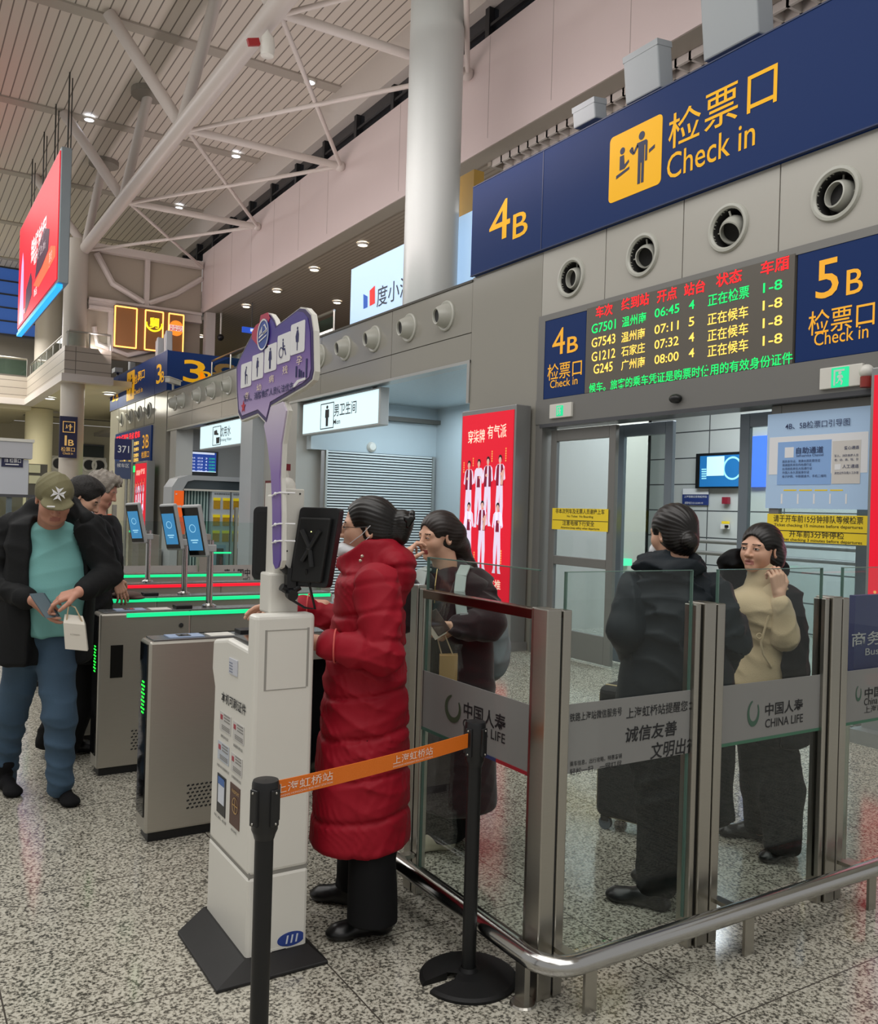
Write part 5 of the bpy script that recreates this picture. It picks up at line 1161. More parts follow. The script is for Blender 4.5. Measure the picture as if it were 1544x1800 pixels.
def nets(D, lo, h):
    S_ = D < 0
    c = np.stack([S_[i:S_.shape[0]-1+i, j:S_.shape[1]-1+j, k:S_.shape[2]-1+k] for i in (0, 1) for j in (0, 1) for k in (0, 1)])
    sm = c.sum(0); act = (sm > 0) & (sm < 8); I = np.argwhere(act)
    idx = np.full(act.shape, -1, np.int64); idx[act] = np.arange(len(I))
    cor = [(i, j, k) for i in (0, 1) for j in (0, 1) for k in (0, 1)]
    val = {q: D[I[:, 0]+q[0], I[:, 1]+q[1], I[:, 2]+q[2]] for q in cor}
    acc = np.zeros((len(I), 3)); cnt = np.zeros(len(I))
    for a in cor:
        for axn in range(3):
            if a[axn]: continue
            b = list(a); b[axn] = 1; va, vb = val[a], val[tuple(b)]; x = (va < 0) != (vb < 0)
            t = np.where(x, va/np.where(x, va-vb, 1), 0)
            p = np.array(a, float)[None, :]+np.zeros((len(I), 3)); p[:, axn] += t; acc += p*x[:, None]; cnt += x
    V = lo+h*(I+acc/cnt[:, None])
    Fs = []
    for axn in range(3):
        sl0 = [slice(None)]*3; sl1 = [slice(None)]*3; sl0[axn] = slice(0, -1); sl1[axn] = slice(1, None)
        A = S_[tuple(sl0)]; B = S_[tuple(sl1)]; E_ = np.argwhere(A != B)
        u, v = (axn+1) % 3, (axn+2) % 3
        ok = (E_[:, u] > 0) & (E_[:, v] > 0) & (E_[:, u] < D.shape[u]-1) & (E_[:, v] < D.shape[v]-1); E_ = E_[ok]
        def cell(du, dv):
            q = E_.copy(); q[:, u] -= du; q[:, v] -= dv; return idx[q[:, 0], q[:, 1], q[:, 2]]
        f = np.stack([cell(1, 1), cell(0, 1), cell(0, 0), cell(1, 0)], 1)
        flip = ~A[E_[:, 0], E_[:, 1], E_[:, 2]]; f[flip] = f[flip][:, ::-1]; Fs.append(f)
    return V, np.concatenate(Fs)
def mk(name, parts, m, parent, paint=None, mats=(), label=None):
    """parts: list of (V, F); merged into one smooth mesh"""
    L = np.array(wloc(parent)); Vs, Fs, n = [], [], 0
    for V, F in parts: Vs.append(V-L); Fs.append(F+n); n += len(V)
    V, F = np.concatenate(Vs), np.concatenate(Fs)
    me = bpy.data.meshes.new(name); me.vertices.add(len(V)); me.vertices.foreach_set('co', V.astype(np.float32).ravel())
    me.loops.add(4*len(F)); me.loops.foreach_set('vertex_index', F.astype(np.int32).ravel())
    me.polygons.add(len(F)); me.polygons.foreach_set('loop_start', (4*np.arange(len(F))).astype(np.int32)); me.polygons.foreach_set('loop_total', np.full(len(F), 4, np.int32))
    me.materials.append(m)
    for q in mats: me.materials.append(q)
    if paint is not None: me.polygons.foreach_set('material_index', paint((V[F].mean(1)+L)).astype(np.int32))
    me.polygons.foreach_set('use_smooth', np.ones(len(F), bool)); me.update(); me.validate()
    o = bpy.data.objects.new(name, me); COL.objects.link(o); o.parent = parent
    if label: o['label'] = label
    return o
def wrinkle(seed, amp=.004, freq=22, dirs=5, zs=1.0):
    """cloth folds: a few warped ridge families plus soft swells"""
    r = np.random.RandomState(seed); K = r.normal(size=(dirs, 3))*freq*np.array([1, 1, zs]); ph = r.uniform(0, 6.28, dirs); am = r.uniform(.5, 1, dirs); am = am/am.sum()
    q = r.normal(size=(3, 3))*freq*.35
    def f(X, Y, Z):
        w = [1.6*np.sin(c[0]*X+c[1]*Y+c[2]*Z+seed+i) for i, c in enumerate(q)]; o = 0
        for i, (a, k, p) in enumerate(zip(am, K, ph)):
            s_ = np.sin(k[0]*X+k[1]*Y+k[2]*Z+p+w[i % 3]); o = o+a*((1-np.abs(s_))**1.5*1.9-.7) * np.clip(.5+.8*w[(i+1) % 3], 0, 1.3)
        return -amp*1.5*o
    return f
def strands(f, n=38, amp=.0009):
    def g(X, Y, Z):
        P_ = np.stack([X, Y, Z], -1); x, y, z = f.loc(P_); a = np.arctan2(z-.10, x); return amp*np.sin(n*a+6*y*8+2*np.sin(30*y))*np.clip((np.hypot(x, z-.1))/.05, 0, 1)
    return g
R2n, F2n, ZN = np.array(R2), np.array(F2), np.array([0, 0, 1.0])
def D3(x, y, d): return np.array(PD(x, y, d))
def nrm(v): v = np.array(v, float); return v/np.linalg.norm(v)
class Frame:
    """head frame: origin under the cranium at chin height; x to the person's left... any consistent side, y forward, z up"""
    def __init__(s, O, fd, up, sc=1.0):
        s.O = np.array(O, float); s.y = nrm(fd); s.z = nrm(np.array(up, float)-s.y*(np.array(up, float)@s.y)); s.x = np.cross(s.y, s.z); s.s = sc
    def __call__(s, x, y, z): return s.O+s.s*(s.x*x+s.y*y+s.z*z)
    def ax(s): return (s.x, s.y, s.z)
    def loc(s, P_): q = (P_-s.O)/s.s; return q@s.x, q@s.y, q@s.z
SKIN = mat('skin_light', '#d3a58b', .5, bump=.05, bscale=200); SKIN2 = mat('skin_ruddy', '#c58f79', .5, bump=.05, bscale=200)
LIP = mat('lips', '#a85a55', .4); BROW = mat('brow_dark', '#2c211d', .8); GREYB = mat('brow_grey', '#8b7a6c', .8)
EYEW, IRIS = mat('eye_white', '#e3ddd6', .25), mat('iris_dark', '#1f1512', .12)
HAIR = mat('hair_black', '#15110f', .38, aniso=(1, 1, .15), nscale=120, noise=.5); HAIRB = mat('hair_dark_brown', '#241a16', .4, aniso=(1, 1, .15), nscale=120, noise=.5); HAIRG = mat('hair_grey', '#8a8278', .6, noise=.35, nscale=60, bump=.5, bscale=120)
def head_prims(S, f, w=1.0, jaw=1.0, male=False, mouth_open=0):
    A = f.ax(); s = f.s
    def E(x, y, z, a, b, c, k=.02, sub=False): S.ell(f(x, y, z), (a*s, b*s, c*s), A, k*s, sub)
    E(0, -.012, .145, .073*w, .092, .082); E(0, .03, .075, .058*w*jaw, .058, .072, .03); E(0, .066, .022, .026*jaw, .022, .02, .02)
    E(.036*w, .052, .085, .026, .03, .03, .02); E(-.036*w, .052, .085, .026, .03, .03, .02)
    S.cap(f(-.04*w, .068, .128), f(.04*w, .068, .128), .014*s, .014*s, .02*s)
    for q in (-1, 1):
        E(q*.031*w, .092, .112, .019, .013, .012, .012, True); E(q*.031*w, .070, .112, .017, .0155, .0125, .004)
        E(q*.074*w, -.012, .10, .008, .018, .029, .006); E(q*.079*w, -.012, .102, .006, .010, .017, .004, True)
    S.cap(f(0, .082, .12), f(0, .104, .082), .009*s, .0115*s, .012*s)
    for q in (-1, 1): E(q*.0125, .094, .078, .0085, .010, .0075, .006)
    S.cap(f(-.017, .083, .0535), f(.017, .083, .0535), .0062*s, .0062*s, .007*s); S.cap(f(-.014, .082, .0435-mouth_open), f(.014, .082, .0435-mouth_open), .0068*s, .0068*s, .007*s)
    if mouth_open: E(0, .095, .0485-mouth_open/2, .017, .012, .003+mouth_open*.6, .003, True)
    if male: E(0, .05, .03, .05*jaw, .035, .03, .02)
    S.cap(f(0, -.02, .05), f(0, -.035, -.10), .050*s, .054*s, .025*s)
def head_paint(f, brow=1, w=1.0):
    def g(P_):
        x, y, z = f.loc(P_); m = np.zeros(len(P_), int)
        m[(np.abs(x) < .024) & (y > .08) & (z > .036) & (z < .0595-.14*np.abs(x))] = 1
        ax_ = np.abs(x)
        m[(ax_ > .014) & (ax_ < .050*w) & (y > .055) & (z > .1285-.10*np.maximum(ax_-.036, 0)) & (z < .1345-.10*np.maximum(ax_-.036, 0))] = 2
        return m
    return g
def eyes(f, parent, w=1.0, shut=False):
    for q in (-1, 1):
        c = f(q*.031*w, .0835, .1115); m = MB(); e = MB()
        n = 14; P_ = []
        for k in range(n):
            a = 2*math.pi*k/n; P_.append(f(q*.031*w+.0145*math.cos(a), .0868-.0042*math.cos(a)**2-.002*abs(math.cos(a)), .1115+(.0022 if shut else .0052)*math.sin(a)))
        m.v = [tuple(p) for p in P_]+[tuple(f(q*.031*w, .0878, .1115))]; m.f = [(k, (k+1) % n, n) for k in range(n)]
        o = m.build('eye', EYEW, parent, smooth=True)
        n = 10; e.v = [tuple(f(q*.031*w+.0052*math.cos(2*math.pi*k/n), .0878, .1117+(.0022 if shut else .005)*math.sin(2*math.pi*k/n))) for k in range(n)]+[tuple(f(q*.031*w, .0892, .1117))]; e.f = [(k, (k+1) % n, n) for k in range(n)]
        e.build('iris', IRIS, o, smooth=True)
        MB().tube([f(q*.031*w+t*.0165, .0885-.005*t*t, .1160-.0042*t*t) for t in (-1, -.5, 0, .5, 1)], .0013, 6).build('eyelid_line', BROW, o)
def hair_cap(f, w=1.0, vol=.012, line=.0, side=.0):
    """scalp hair without the face area"""
    S = Sdf(); A = f.ax(); s = f.s
    S.ell(f(0, -.016, .145), ((.073*w+vol)*s, (.092+vol)*s, (.082+vol)*s), A, .01)
    S.ell(f(0, -.045, .085), ((.066*w+vol)*s, (.055+vol)*s, (.06)*s), A, .03*s)
    S.ell(f(0, .105, .075+line), (.066*w*s, .085*s, .098*s), A, .008*s, True)
    for q in (-1, 1): S.ell(f(q*.09*w, .025+side, .085), (.03*s, .045*s, .052*s), A, .008*s, True)
    return S
def hand(S, W, d, pn, thumb, curl=(.3, .3, .35, .4), spread=.10, tc=.4, sc=1.0):
    """W wrist, d towards the fingers, pn palm normal (where fingers curl), thumb: +1/-1 side"""
    W, d, pn = np.array(W, float), nrm(d), nrm(np.array(pn, float)-nrm(d)*(np.array(pn, float)@nrm(d))); sd = np.cross(d, pn)*thumb
    s = sc
    kn = []
    for i in range(4):
        off = (.030-.0195*i)*s; L = (.088-.002*abs(i-1)-(.004 if i == 3 else 0))*s
        b = W+d*L+sd*off; kn.append(b); S.cap(W+sd*off*.65+d*.012*s, b, .0145*s, .0115*s, .008*s)
    for i in range(4):
        ln = ((.040, .026, .021), (.045, .029, .022), (.041, .027, .021), (.032, .020, .019))[i]
        a = curl[i]; dirv = nrm(d+sd*(.8-.53*i)*spread); p = kn[i]; ang = a*.6; r = (.0088, .009, .0085, .0078)[i]*s
        for j in range(3):
            v = dirv*math.cos(ang)+pn*math.sin(ang); q = p+v*ln[j]*s; S.cap(p, q, r*(1-.08*j), r*(.92-.08*j), .003*s); p = q; ang += a*(1.0 if j == 0 else .8)
    b = W+d*.022*s+sd*.024*s; v1 = nrm(d*.62+sd*.72+pn*.25); p1 = b+v1*.042*s; v2 = nrm(d*.85+sd*.30+pn*(.2+tc)); p2 = p1+v2*.032*s; v3 = nrm(d*.9+pn*(.3+tc)); p3 = p2+v3*.026*s
    S.cap(b, p1, .0165*s, .0115*s, .01*s); S.cap(p1, p2, .0108*s, .0098*s, .004*s); S.cap(p2, p3, .0098*s, .0078*s, .003*s)
def shoe(S, heel, toe, w=.043, hh=.075, ank=.05):
    h, t = np.array(heel, float), np.array(toe, float); h[2] = t[2] = 0; d = nrm(t-h); L = np.linalg.norm(t-h)
    u = np.array([0, 0, 1.0])
    S.cap(h+d*.045+u*.035, h+d*L*.45+u*.04, .035, .036, .02); S.cap(h+d*L*.45+u*.035, t-d*.045+u*.028, .038, .030, .02); S.ell(t-d*.055+u*.022, (.06, w, .026), (d, np.cross(u, d), u), .02); S.ell(h+d*.045+u*.022, (.045, w*.82, .026), (d, np.cross(u, d), u), .02)
    S.cap(h+d*.055+u*.05, h+d*.065+u*(hh+.03), .038, ank, .02)
def sole_clip(X, Y, Z): return .001-Z
def pz(x, y): return np.array(P(x, y, 'z', 0))
def st(x, y, d, r1, r2): p = D3(x, y, d); return (p[2], p[0], p[1], r1, r2)
def person(label, loc): return thing('person', label, 'person', (loc[0], loc[1], 0))

# ---- woman in the red quilted coat -------------------------------------
M_redcoat = mat('red_quilted_nylon', '#9a0a22', .62, spec=.3, bump=.06, bscale=90)
M_trblack = mat('black_trousers', '#121213', .8, spec=.18); M_shoeblk = mat('black_leather', '#0f0f10', .32)
t = person('woman in a long red quilted coat with a hair bun, working at the white kiosk', pz(640, 1630))
dp = 3.40
f = Frame(D3(644, 979, dp), -R2n*.99-F2n*.06, ZN-R2n*.16)
S_ = Sdf(); head_prims(S_, f, .97); hd = S_.mesh(.0032)
S_ = Sdf(); w1 = D3(515, 1122, 3.27); hand(S_, w1, -R2n*.8+F2n*.5-ZN*.10, -ZN, -1, (.25, .25, .3, .35)); S_.cap(D3(600, 1138, 3.22), w1, .034, .026, .01); h1 = S_.mesh(.0034)
S_ = Sdf(); w2 = D3(505, 1062, 3.62); hand(S_, w2, -R2n*.95-ZN*.12-F2n*.1, -ZN*.9-F2n*.3, 1, (.3, .35, .4, .45)); S_.cap(D3(570, 1068, 3.62), w2, .032, .026, .01); h2 = S_.mesh(.0034)
S_ = Sdf(); S_.cap(D3(655, 1010, dp), D3(640, 1250, dp), .10, .12); S_.chain([D3(648, 1280, dp-.09), D3(655, 1450, dp-.12), D3(658, 1610, 3.24)], [.08, .055, .04]); S_.chain([D3(635, 1280, dp+.09), D3(630, 1450, dp+.13), D3(622, 1555, 3.55)], [.08, .055, .04]); bd = S_.mesh(.012)
mk('body', [hd, h1, h2, bd], SKIN, t, head_paint(f), (LIP, BROW)); eyes(f, t, .97)
S_ = hair_cap(f, .97, .011, .012, .012); S_.ell(f(0, .12, .085), (.075, .115, .105), f.ax(), .008, True); S_.ell(f(0, -.135, .135), (.055, .045, .052), f.ax(), .02); S_.ell(f(.0, -.125, .09), (.05, .04, .045), f.ax(), .02)
mk('hair', [S_.mesh(.0036, strands(f))], HAIR, t)
S_ = Sdf()
for k in range(5): a = -1+.5*k; S_.cap(f(a*.045, -.155, .125+.03*(1-a*a)), f(a*.05, -.172, .155+.02*(1-a*a)), .010, .012, .008)
S_.cap(f(-.045, -.15, .15), f(.045, -.15, .15), .014, .014, .01); mk('hair_claw', [S_.mesh(.004)], mat('claw_black', '#0b0b0c', .25), t)
g = MB()
for q in (-1, 1): g.tube([f(q*.034+.023*math.cos(a), .098, .108+.019*math.sin(a)) for a in np.linspace(0, 2*math.pi, 17)[:-1]], .0016, 6, closed=True); g.tube([f(q*.056, .095, .114), f(q*.078, .04, .113), f(q*.078, -.012, .118)], .0014, 6)
g.tube([f(-.011, .099, .111), f(.011, .099, .111)], .0014, 6); g.build('glasses', mat('spectacle_black', '#17130f', .25), t)
S_ = Sdf(); S_.ell(f(0, .088, .018), (.046, .022, .036), f.ax(), .01); S_.ell(f(0, .052, .016), (.067, .058, .034), (f.x, nrm(f.y+.25*f.z), nrm(f.z-.25*f.y)), .02)
mask = mk('face_mask', [S_.mesh(.0035, wrinkle(9, .002, 50))], mat('mask_white', '#dfe3e6', .7), t)
g = MB()
for q in (-1, 1): g.tube([f(q*.054, .062, .052), f(q*.07, .02, .085), f(q*.081, -.014, .122)], .0016, 6).tube([f(q*.056, .05, .022), f(q*.07, .02, .05), f(q*.081, -.012, .080)], .0016, 6)
g.build('ear_loop', mat('mask_white', '#dfe3e6', .7), mask)
def quilt(cx, w2=None):
    wr = wrinkle(5, .007, 24, zs=.8); wr2 = wrinkle(6, .003, 55)
    def q(X, Y, Z):
        ph = (Z+.012*np.sin(X*14)+.012*np.sin(Y*17+1))/.152; g_ = np.abs(ph-np.round(ph)); a = .011*np.exp(-(g_/.075)**2)
        u = (X-cx[0])*R2n[0]+(Y-cx[1])*R2n[1]; low = Z < .98
        a = a+np.where(low, .004*np.exp(-((u-.01+.02*np.sin(Z*6))/.012)**2), 0)
        return np.clip(a-.006+wr(X, Y, Z)+wr2(X, Y, Z), -.02, .011)
    return q
S_ = Sdf(); e1 = R2n
S_.loft([st(652, 996, dp, .105, .145), st(652, 1022, dp, .126, .195), st(650, 1075, dp, .134, .20), st(644, 1160, dp, .148, .19), st(642, 1260, dp, .164, .20), st(637, 1370, dp, .178, .21), st(633, 1476, dp, .188, .215)], e1, .03, rnd=.03)
S_.ell(D3(693, 992, dp), (.080, .135, .072), (R2n*.9-ZN*.35, F2n, ZN*.9+R2n*.35), .03); S_.ell(D3(704, 1012, dp), (.05, .10, .075), (R2n, F2n, ZN), .03)
S_.loft([st(648, 1000, dp, .12, .105), st(648, 975, dp, .112, .098), st(650, 948, dp, .103, .09)], e1, .03, rnd=.012); S_.loft([st(646, 985, dp, .085, .075), st(645, 960, dp, .087, .077), st(642, 930, dp, .095, .08)], e1, .012, True, rnd=.002)
S_.ell(D3(610, 938, dp), (.13, .15, .082), (R2n*.87+ZN*.5, F2n, ZN*.87-R2n*.5), .012, True)
ct_ = D3(642, 1200, dp); coat = mk('coat', [S_.mesh(.0065, quilt(ct_))], M_redcoat, t)
def rings(A, B, C, per=.105):
    A, B, C = map(np.array, (A, B, C)); wr = wrinkle(15, .009, 30)
    def q(X, Y, Z):
        P_ = np.stack([X, Y, Z], -1); v1, v2 = B-A, C-B; l1, l2 = np.linalg.norm(v1), np.linalg.norm(v2)
        t1 = (P_-A)@v1/l1; t2 = (P_-B)@v2/l2; d1 = np.linalg.norm(P_-A-np.clip(t1, 0, l1)[..., None]*v1/l1, axis=-1); d2 = np.linalg.norm(P_-B-np.clip(t2, 0, l2)[..., None]*v2/l2, axis=-1)
        s_ = np.where(d1 < d2, t1, l1+t2)/per; g_ = np.abs(s_-np.round(s_)); return .006*np.exp(-(g_/.10)**2)-.003+wr(X, Y, Z)
    return q
def sleeve(name, pts, rs, m, parent, disp=None, h=.0065):
    S_ = Sdf(); S_.chain(pts, rs, .02); return mk(name, [S_.mesh(h, disp)], m, parent)
a, b, c_ = D3(662, 1030, dp-.17), D3(674, 1150, dp-.23), D3(584, 1135, 3.20)
sl = sleeve('sleeve', [a, (a+b)/2, b, (b+c_)/2, c_], [.086, .080, .072, .066, .056], M_redcoat, t, rings(a, b, c_))
MB().tube([c_+R2n*.012+np.array(x_) for x_ in [tuple(F2n*.06*math.cos(q)+ZN*.06*math.sin(q)+F2n*0) for q in np.linspace(0, 2*math.pi, 25)[:-1]]], .0035, 6, closed=True).build('cuff_piping', mat('piping_coral', '#d9605a', .6), sl)
a, b, c_ = D3(645, 1030, dp+.17), D3(636, 1110, dp+.24), D3(530, 1066, 3.60)
sl = sleeve('sleeve', [a, b, (b+c_)/2, c_], [.08, .07, .058, .046], M_redcoat, t, rings(a, b, c_))
MB().tube([c_+R2n*.03+F2n*.053*math.cos(q)+ZN*.053*math.sin(q) for q in np.linspace(0, 2*math.pi, 25)[:-1]], .003, 6, closed=True).build('cuff_piping', mat('piping_coral', '#d9605a', .6), sl)
m = MB()
for px, py in ((637, 978), (634, 986)): m.sphere(D3(px, py, dp-.135), .007, 10, 8)
m.build('drawstring_toggle', mat('toggle_metal', '#c8b8a8', .25, .8), coat)
S_ = Sdf(); S_.chain([D3(652, 1300, dp-.09), D3(655, 1480, 3.30), D3(654, 1650, 3.24)], [.10, .088, .094], .03); S_.chain([D3(640, 1300, dp+.08), D3(634, 1480, 3.52), D3(622, 1600, 3.56)], [.10, .085, .085], .03)
mk('trousers', [S_.mesh(.007, wrinkle(8, .006, 18, zs=.3), lambda X, Y, Z: .085-Z)], M_trblack, t)
for hl, to in ((pz(690, 1636), pz(574, 1652)), (pz(640, 1592), pz(547, 1578))):
    S_ = Sdf(); shoe(S_, hl, to, .045); o = mk('shoe', [S_.mesh(.005, None, sole_clip)], M_shoeblk, t)

# ---- man with the olive cap ---------------------------------------------
M_jkt = mat('black_jacket', '#1b1c1d', .75, spec=.18, bump=.12, bscale=70); M_tee = mat('teal_tshirt', '#78b3b0', .8, bump=.06, bscale=120)
M_jean = mat('blue_denim', '#3a5268', .8, noise=.25, nscale=6, bump=.12, bscale=200); M_cap = mat('olive_cap', '#6f6a4c', .8, bump=.15, bscale=160)
dp = 4.72
t = person('man in an olive cap and teal shirt, looking down at a card in his hands', D3(60, 1300, dp))
fd = nrm(-F2n*.86+R2n*.52)
up = nrm(ZN*.86+fd*.5); fw = nrm(fd*.86-ZN*.5)
Cc = D3(96, 870, 4.56); f = Frame(Cc-up*.14, fw, up, 1.05)
S_ = Sdf(); head_prims(S_, f, 1.04, 1.12, True); S_.cap(f(0, -.03, .04), D3(90, 930, 4.70), .06, .065, .03); hd = S_.mesh(.0042)
wl = D3(56, 1054, 4.47); S_ = Sdf(); hand(S_, wl, R2n*.72-ZN*.62-F2n*.2, R2n*.35+ZN*.5+F2n*.35, -1, (.25, .25, .3, .3), .1, .5, 1.08); S_.cap(D3(20, 1042, 4.55), wl, .036, .03, .01); h1 = S_.mesh(.0042)
wr_ = D3(140, 1040, 4.46); S_ = Sdf(); hand(S_, wr_, -R2n*.86-ZN*.30-F2n*.2, -ZN*.75+F2n*.3-R2n*.1, 1, (.45, .7, .8, .8), .12, .1, 1.08); S_.cap(D3(170, 1025, 4.58), wr_, .036, .03, .01); h2 = S_.mesh(.0042)
S_ = Sdf(); S_.cap(D3(92, 950, dp), D3(80, 1120, dp), .11, .11); S_.chain([D3(100, 1130, dp), D3(103, 1260, 4.62), D3(104, 1375, 4.66)], [.08, .055, .045]); S_.chain([D3(50, 1130, dp), D3(18, 1250, 4.80), D3(7, 1340, 4.9)], [.07, .045, .03]); bd = S_.mesh(.014)
mk('body', [hd, h1, h2, bd], SKIN2, t, head_paint(f), (mat('lips_pale', '#b07468', .5), GREYB)); eyes(f, t, 1.04, True)
S_ = hair_cap(f, 1.05, .005); mk('hair', [S_.mesh(.0055)], mat('hair_sandy_grey', '#8d7f6c', .7), t)
S_ = Sdf(); S_.ell(f(0, -.012, .150), (.094, .116, .096), f.ax(), .01); S_.ell(f(0, -.03, .10), (.09, .10, .06), f.ax(), .02)
S_.ell(f(0, .02, .060), (.14, .19, .080), f.ax(), .006, True)
S_.ell(f(0, .105, .150), (.078, .066, .011), (f.x, nrm(f.y-.10*f.z), nrm(f.z+.10*f.y)), .012)
cap = mk('cap', [S_.mesh(.0048, wrinkle(4, .003, 40))], M_cap, t)
m = MB(); ec = f(0, .104, .200); en = nrm(f.y*.86+f.z*.5); ex = np.cross(en, ZN); ex = nrm(ex); ey = np.cross(ex, en)*-1
if ey@ZN < 0: ey = -ey
for k in range(4):
    a = math.radians(90*k+8); d1 = ex*math.cos(a)+ey*math.sin(a); d2 = -ex*math.sin(a)+ey*math.cos(a)
    for sg in (-1, 1): m.prism([ec, ec+d1*.034+d2*.019*sg, ec+d1*.024+d2*.001*sg], en*.010)
m.build('cross_emblem', M_ltxt, cap)
m = MB(); p0 = f(.035, .160, .160); m.obox(Vector(p0), Vector(f.x)*.018, Vector(f.y)*.003, Vector(f.z)*.003); m.build('brim_stitching', M_ltxt, cap)
e1 = nrm(np.cross(fd, ZN))
S_ = Sdf(); S_.loft([st(92, 916, dp, .10, .075), st(92, 930, dp, .165, .105), st(94, 985, dp-.01, .175, .135), st(92, 1050, dp-.02, .17, .155), st(88, 1116, dp-.01, .168, .14)], e1, .03, rnd=.02)
S_.ell(f(0, .01, .01), (.075, .07, .05), None, .02, True); mk('t_shirt', [S_.mesh(.007, wrinkle(21, .010, 13, zs=.6))], M_tee, t)
S_ = Sdf(); S_.loft([st(92, 905, dp, .13, .10), st(92, 922, dp, .215, .135), st(92, 985, dp, .232, .165), st(84, 1060, dp, .24, .185), st(74, 1165, dp, .25, .185)], e1, .03, rnd=.03)
S_.chain([D3(30, 918, dp-.03), D3(62, 890, dp+.04), D3(120, 888, dp+.04), D3(150, 912, dp-.03)], [.05, .045, .045, .05], .04)
c0 = D3(94, 1000, dp)+fd*.20
S_.loft([(D3(92, 1240, dp)[2], *(D3(98, 1240, dp)+fd*.21)[:2], .185, .16), (D3(92, 1090, dp)[2], *(D3(99, 1090, dp)+fd*.21)[:2], .150, .17), (D3(92, 1000, dp)[2], *(D3(95, 1000, dp)+fd*.20)[:2], .145, .16), (D3(92, 910, dp)[2], *(D3(92, 910, dp)+fd*.16)[:2], .11, .16), (D3(92, 860, dp)[2], *(D3(92, 860, dp)+fd*.12)[:2], .11, .16)], e1, .012, True, rnd=.001, n=2.6)
S_.ell(Cc-ZN*.02, (.125, .125, .15), None, .01, True)
jk = mk('jacket', [S_.mesh(.0085, wrinkle(31, .010, 15))], M_jkt, t)
a, b, c_ = D3(158, 930, dp), D3(190, 1010, 4.72), D3(150, 1037, 4.50)
sleeve('sleeve', [a, b, c_], [.085, .075, .056], M_jkt, t, wrinkle(33, .012, 22), .0085)
a, b, c_ = D3(22, 930, dp), D3(-12, 1022, 4.68), D3(46, 1052, 4.49)
sleeve('sleeve', [a, b, c_], [.088, .078, .058], M_jkt, t, wrinkle(34, .012, 22), .0085)
S_ = Sdf(); S_.chain([D3(97, 1125, dp), D3(105, 1255, 4.64), D3(106, 1378, 4.67)], [.105, .082, .070], .03); S_.chain([D3(55, 1125, dp), D3(20, 1250, 4.80), D3(6, 1368, 4.92)], [.105, .082, .068], .03); S_.ell(D3(78, 1115, dp), (.16, .125, .09), (e1, fd, ZN), .03)
mk('jeans', [S_.mesh(.0085, wrinkle(41, .012, 14, zs=1.5))], M_jean, t)
for hl, to in ((pz(98, 1396), pz(134, 1424)), (pz(2, 1380), pz(24, 1400))):
    h_ = np.array(hl); to = h_+nrm(np.array(to)-h_)*.28
    S_ = Sdf(); shoe(S_, h_, to, .05, .10, .055); mk('shoe', [S_.mesh(.007, None, sole_clip)], mat('black_suede', '#141416', .85, spec=.18), t)
# his card and gift bag
c = D3(79, 1064, 4.435); u = nrm(R2n*.62-ZN*.72-F2n*.2); v = nrm(np.cross(u, F2n)); n_ = np.cross(u, v)
t = thing('passport', 'dark travel document held by the man in the olive cap', 'passport', c)
MB().obox(Vector(c), Vector(u)*.075, Vector(nrm(F2n*.85+R2n*.4))*.045, Vector(n_)*.003).build('cover', mat('cover_slate', '#43525c', .35), t); MB().obox(Vector(c+n_*.004), Vector(u)*.078, Vector(nrm(F2n*.85+R2n*.4))*.04, Vector(n_)*.001).build('ticket_slip', mat('slip_pale', '#5f7078', .4), t)
c = D3(133, 1116, 4.42); t = thing('gift_bag', 'small white paper bag hanging from the hand of the man in the olive cap', 'paper bag', c-ZN*.075)
ux, uy = nrm(R2n*.95+F2n*.3-ZN*.12), None; uz = nrm(ZN+R2n*-.12); uy = np.cross(uz, ux)
b = MB(); q = [(-1, -1), (1, -1), (1, 1), (-1, 1)]
b.v = [tuple(c+ux*.052*x+uy*.035*y-uz*.072) for x, y in q]+[tuple(c+ux*.050*x+uy*.033*y+uz*.058) for x, y in q]+[tuple(c+ux*.042*x+uy*.004*y+uz*.10) for x, y in q]
b.f = [(0, 3, 2, 1)]+[(i, (i+1) % 4, 4+(i+1) % 4, 4+i) for i in range(4)]+[(4, 5, 9, 8), (6, 7, 11, 10), (5, 6, 10, 9), (7, 4, 8, 11)]
b.build('bag_body', mat('bag_paper_white', '#d8d2c6', .7), t)
hp = D3(124, 1064, 4.43)
MB().tube([c-ux*.035-uy*.02+uz*.07, c-ux*.02-uy*.02+uz*.14, hp, c+ux*.012-uy*.02+uz*.14, c+ux*.04-uy*.02+uz*.07], .0035, 8).build('handle', mat('twine_kraft', '#bda98a', .8), t, smooth=True)
m = MB(); put_text(m, 'A.T.MAISON', Vector(c-uy*.0365+uz*.005), .045, .007, Vector(ux), Vector(uz), 0); m.build('lettering', mat('soft_grey_ink', '#8b857c', .6), t)

# ---- dark-haired man at the gates ----------------------------------------
M_jkt2 = mat('black_coat', '#141517', .7, spec=.18, bump=.1, bscale=70)
dp = 5.5; t = person('dark-haired man in black, head bowed, reaching over a ticket gate behind the cap wearer', D3(150, 1200, dp))
fd = nrm(R2n*.97+F2n*.12); up = nrm(ZN*.85+fd*.52); fw = nrm(fd*.85-ZN*.52)
Cc = D3(152, 868, dp); f = Frame(Cc-up*.145, fw, up, 1.06)
S_ = Sdf(); head_prims(S_, f, 1.03, 1.08, True); S_.cap(f(0, -.03, .04), D3(142, 935, dp), .058, .065, .03); hd = S_.mesh(.005)
w_ = D3(203, 1018, 5.62); S_ = Sdf(); hand(S_, w_, nrm(R2n*.35-ZN*.9+F2n*.2), -R2n*.6+F2n*.4, 1, (.3, .3, .35, .4), .1, .4, 1.05); S_.cap(D3(200, 990, 5.6), w_, .036, .03, .01); h1 = S_.mesh(.005)
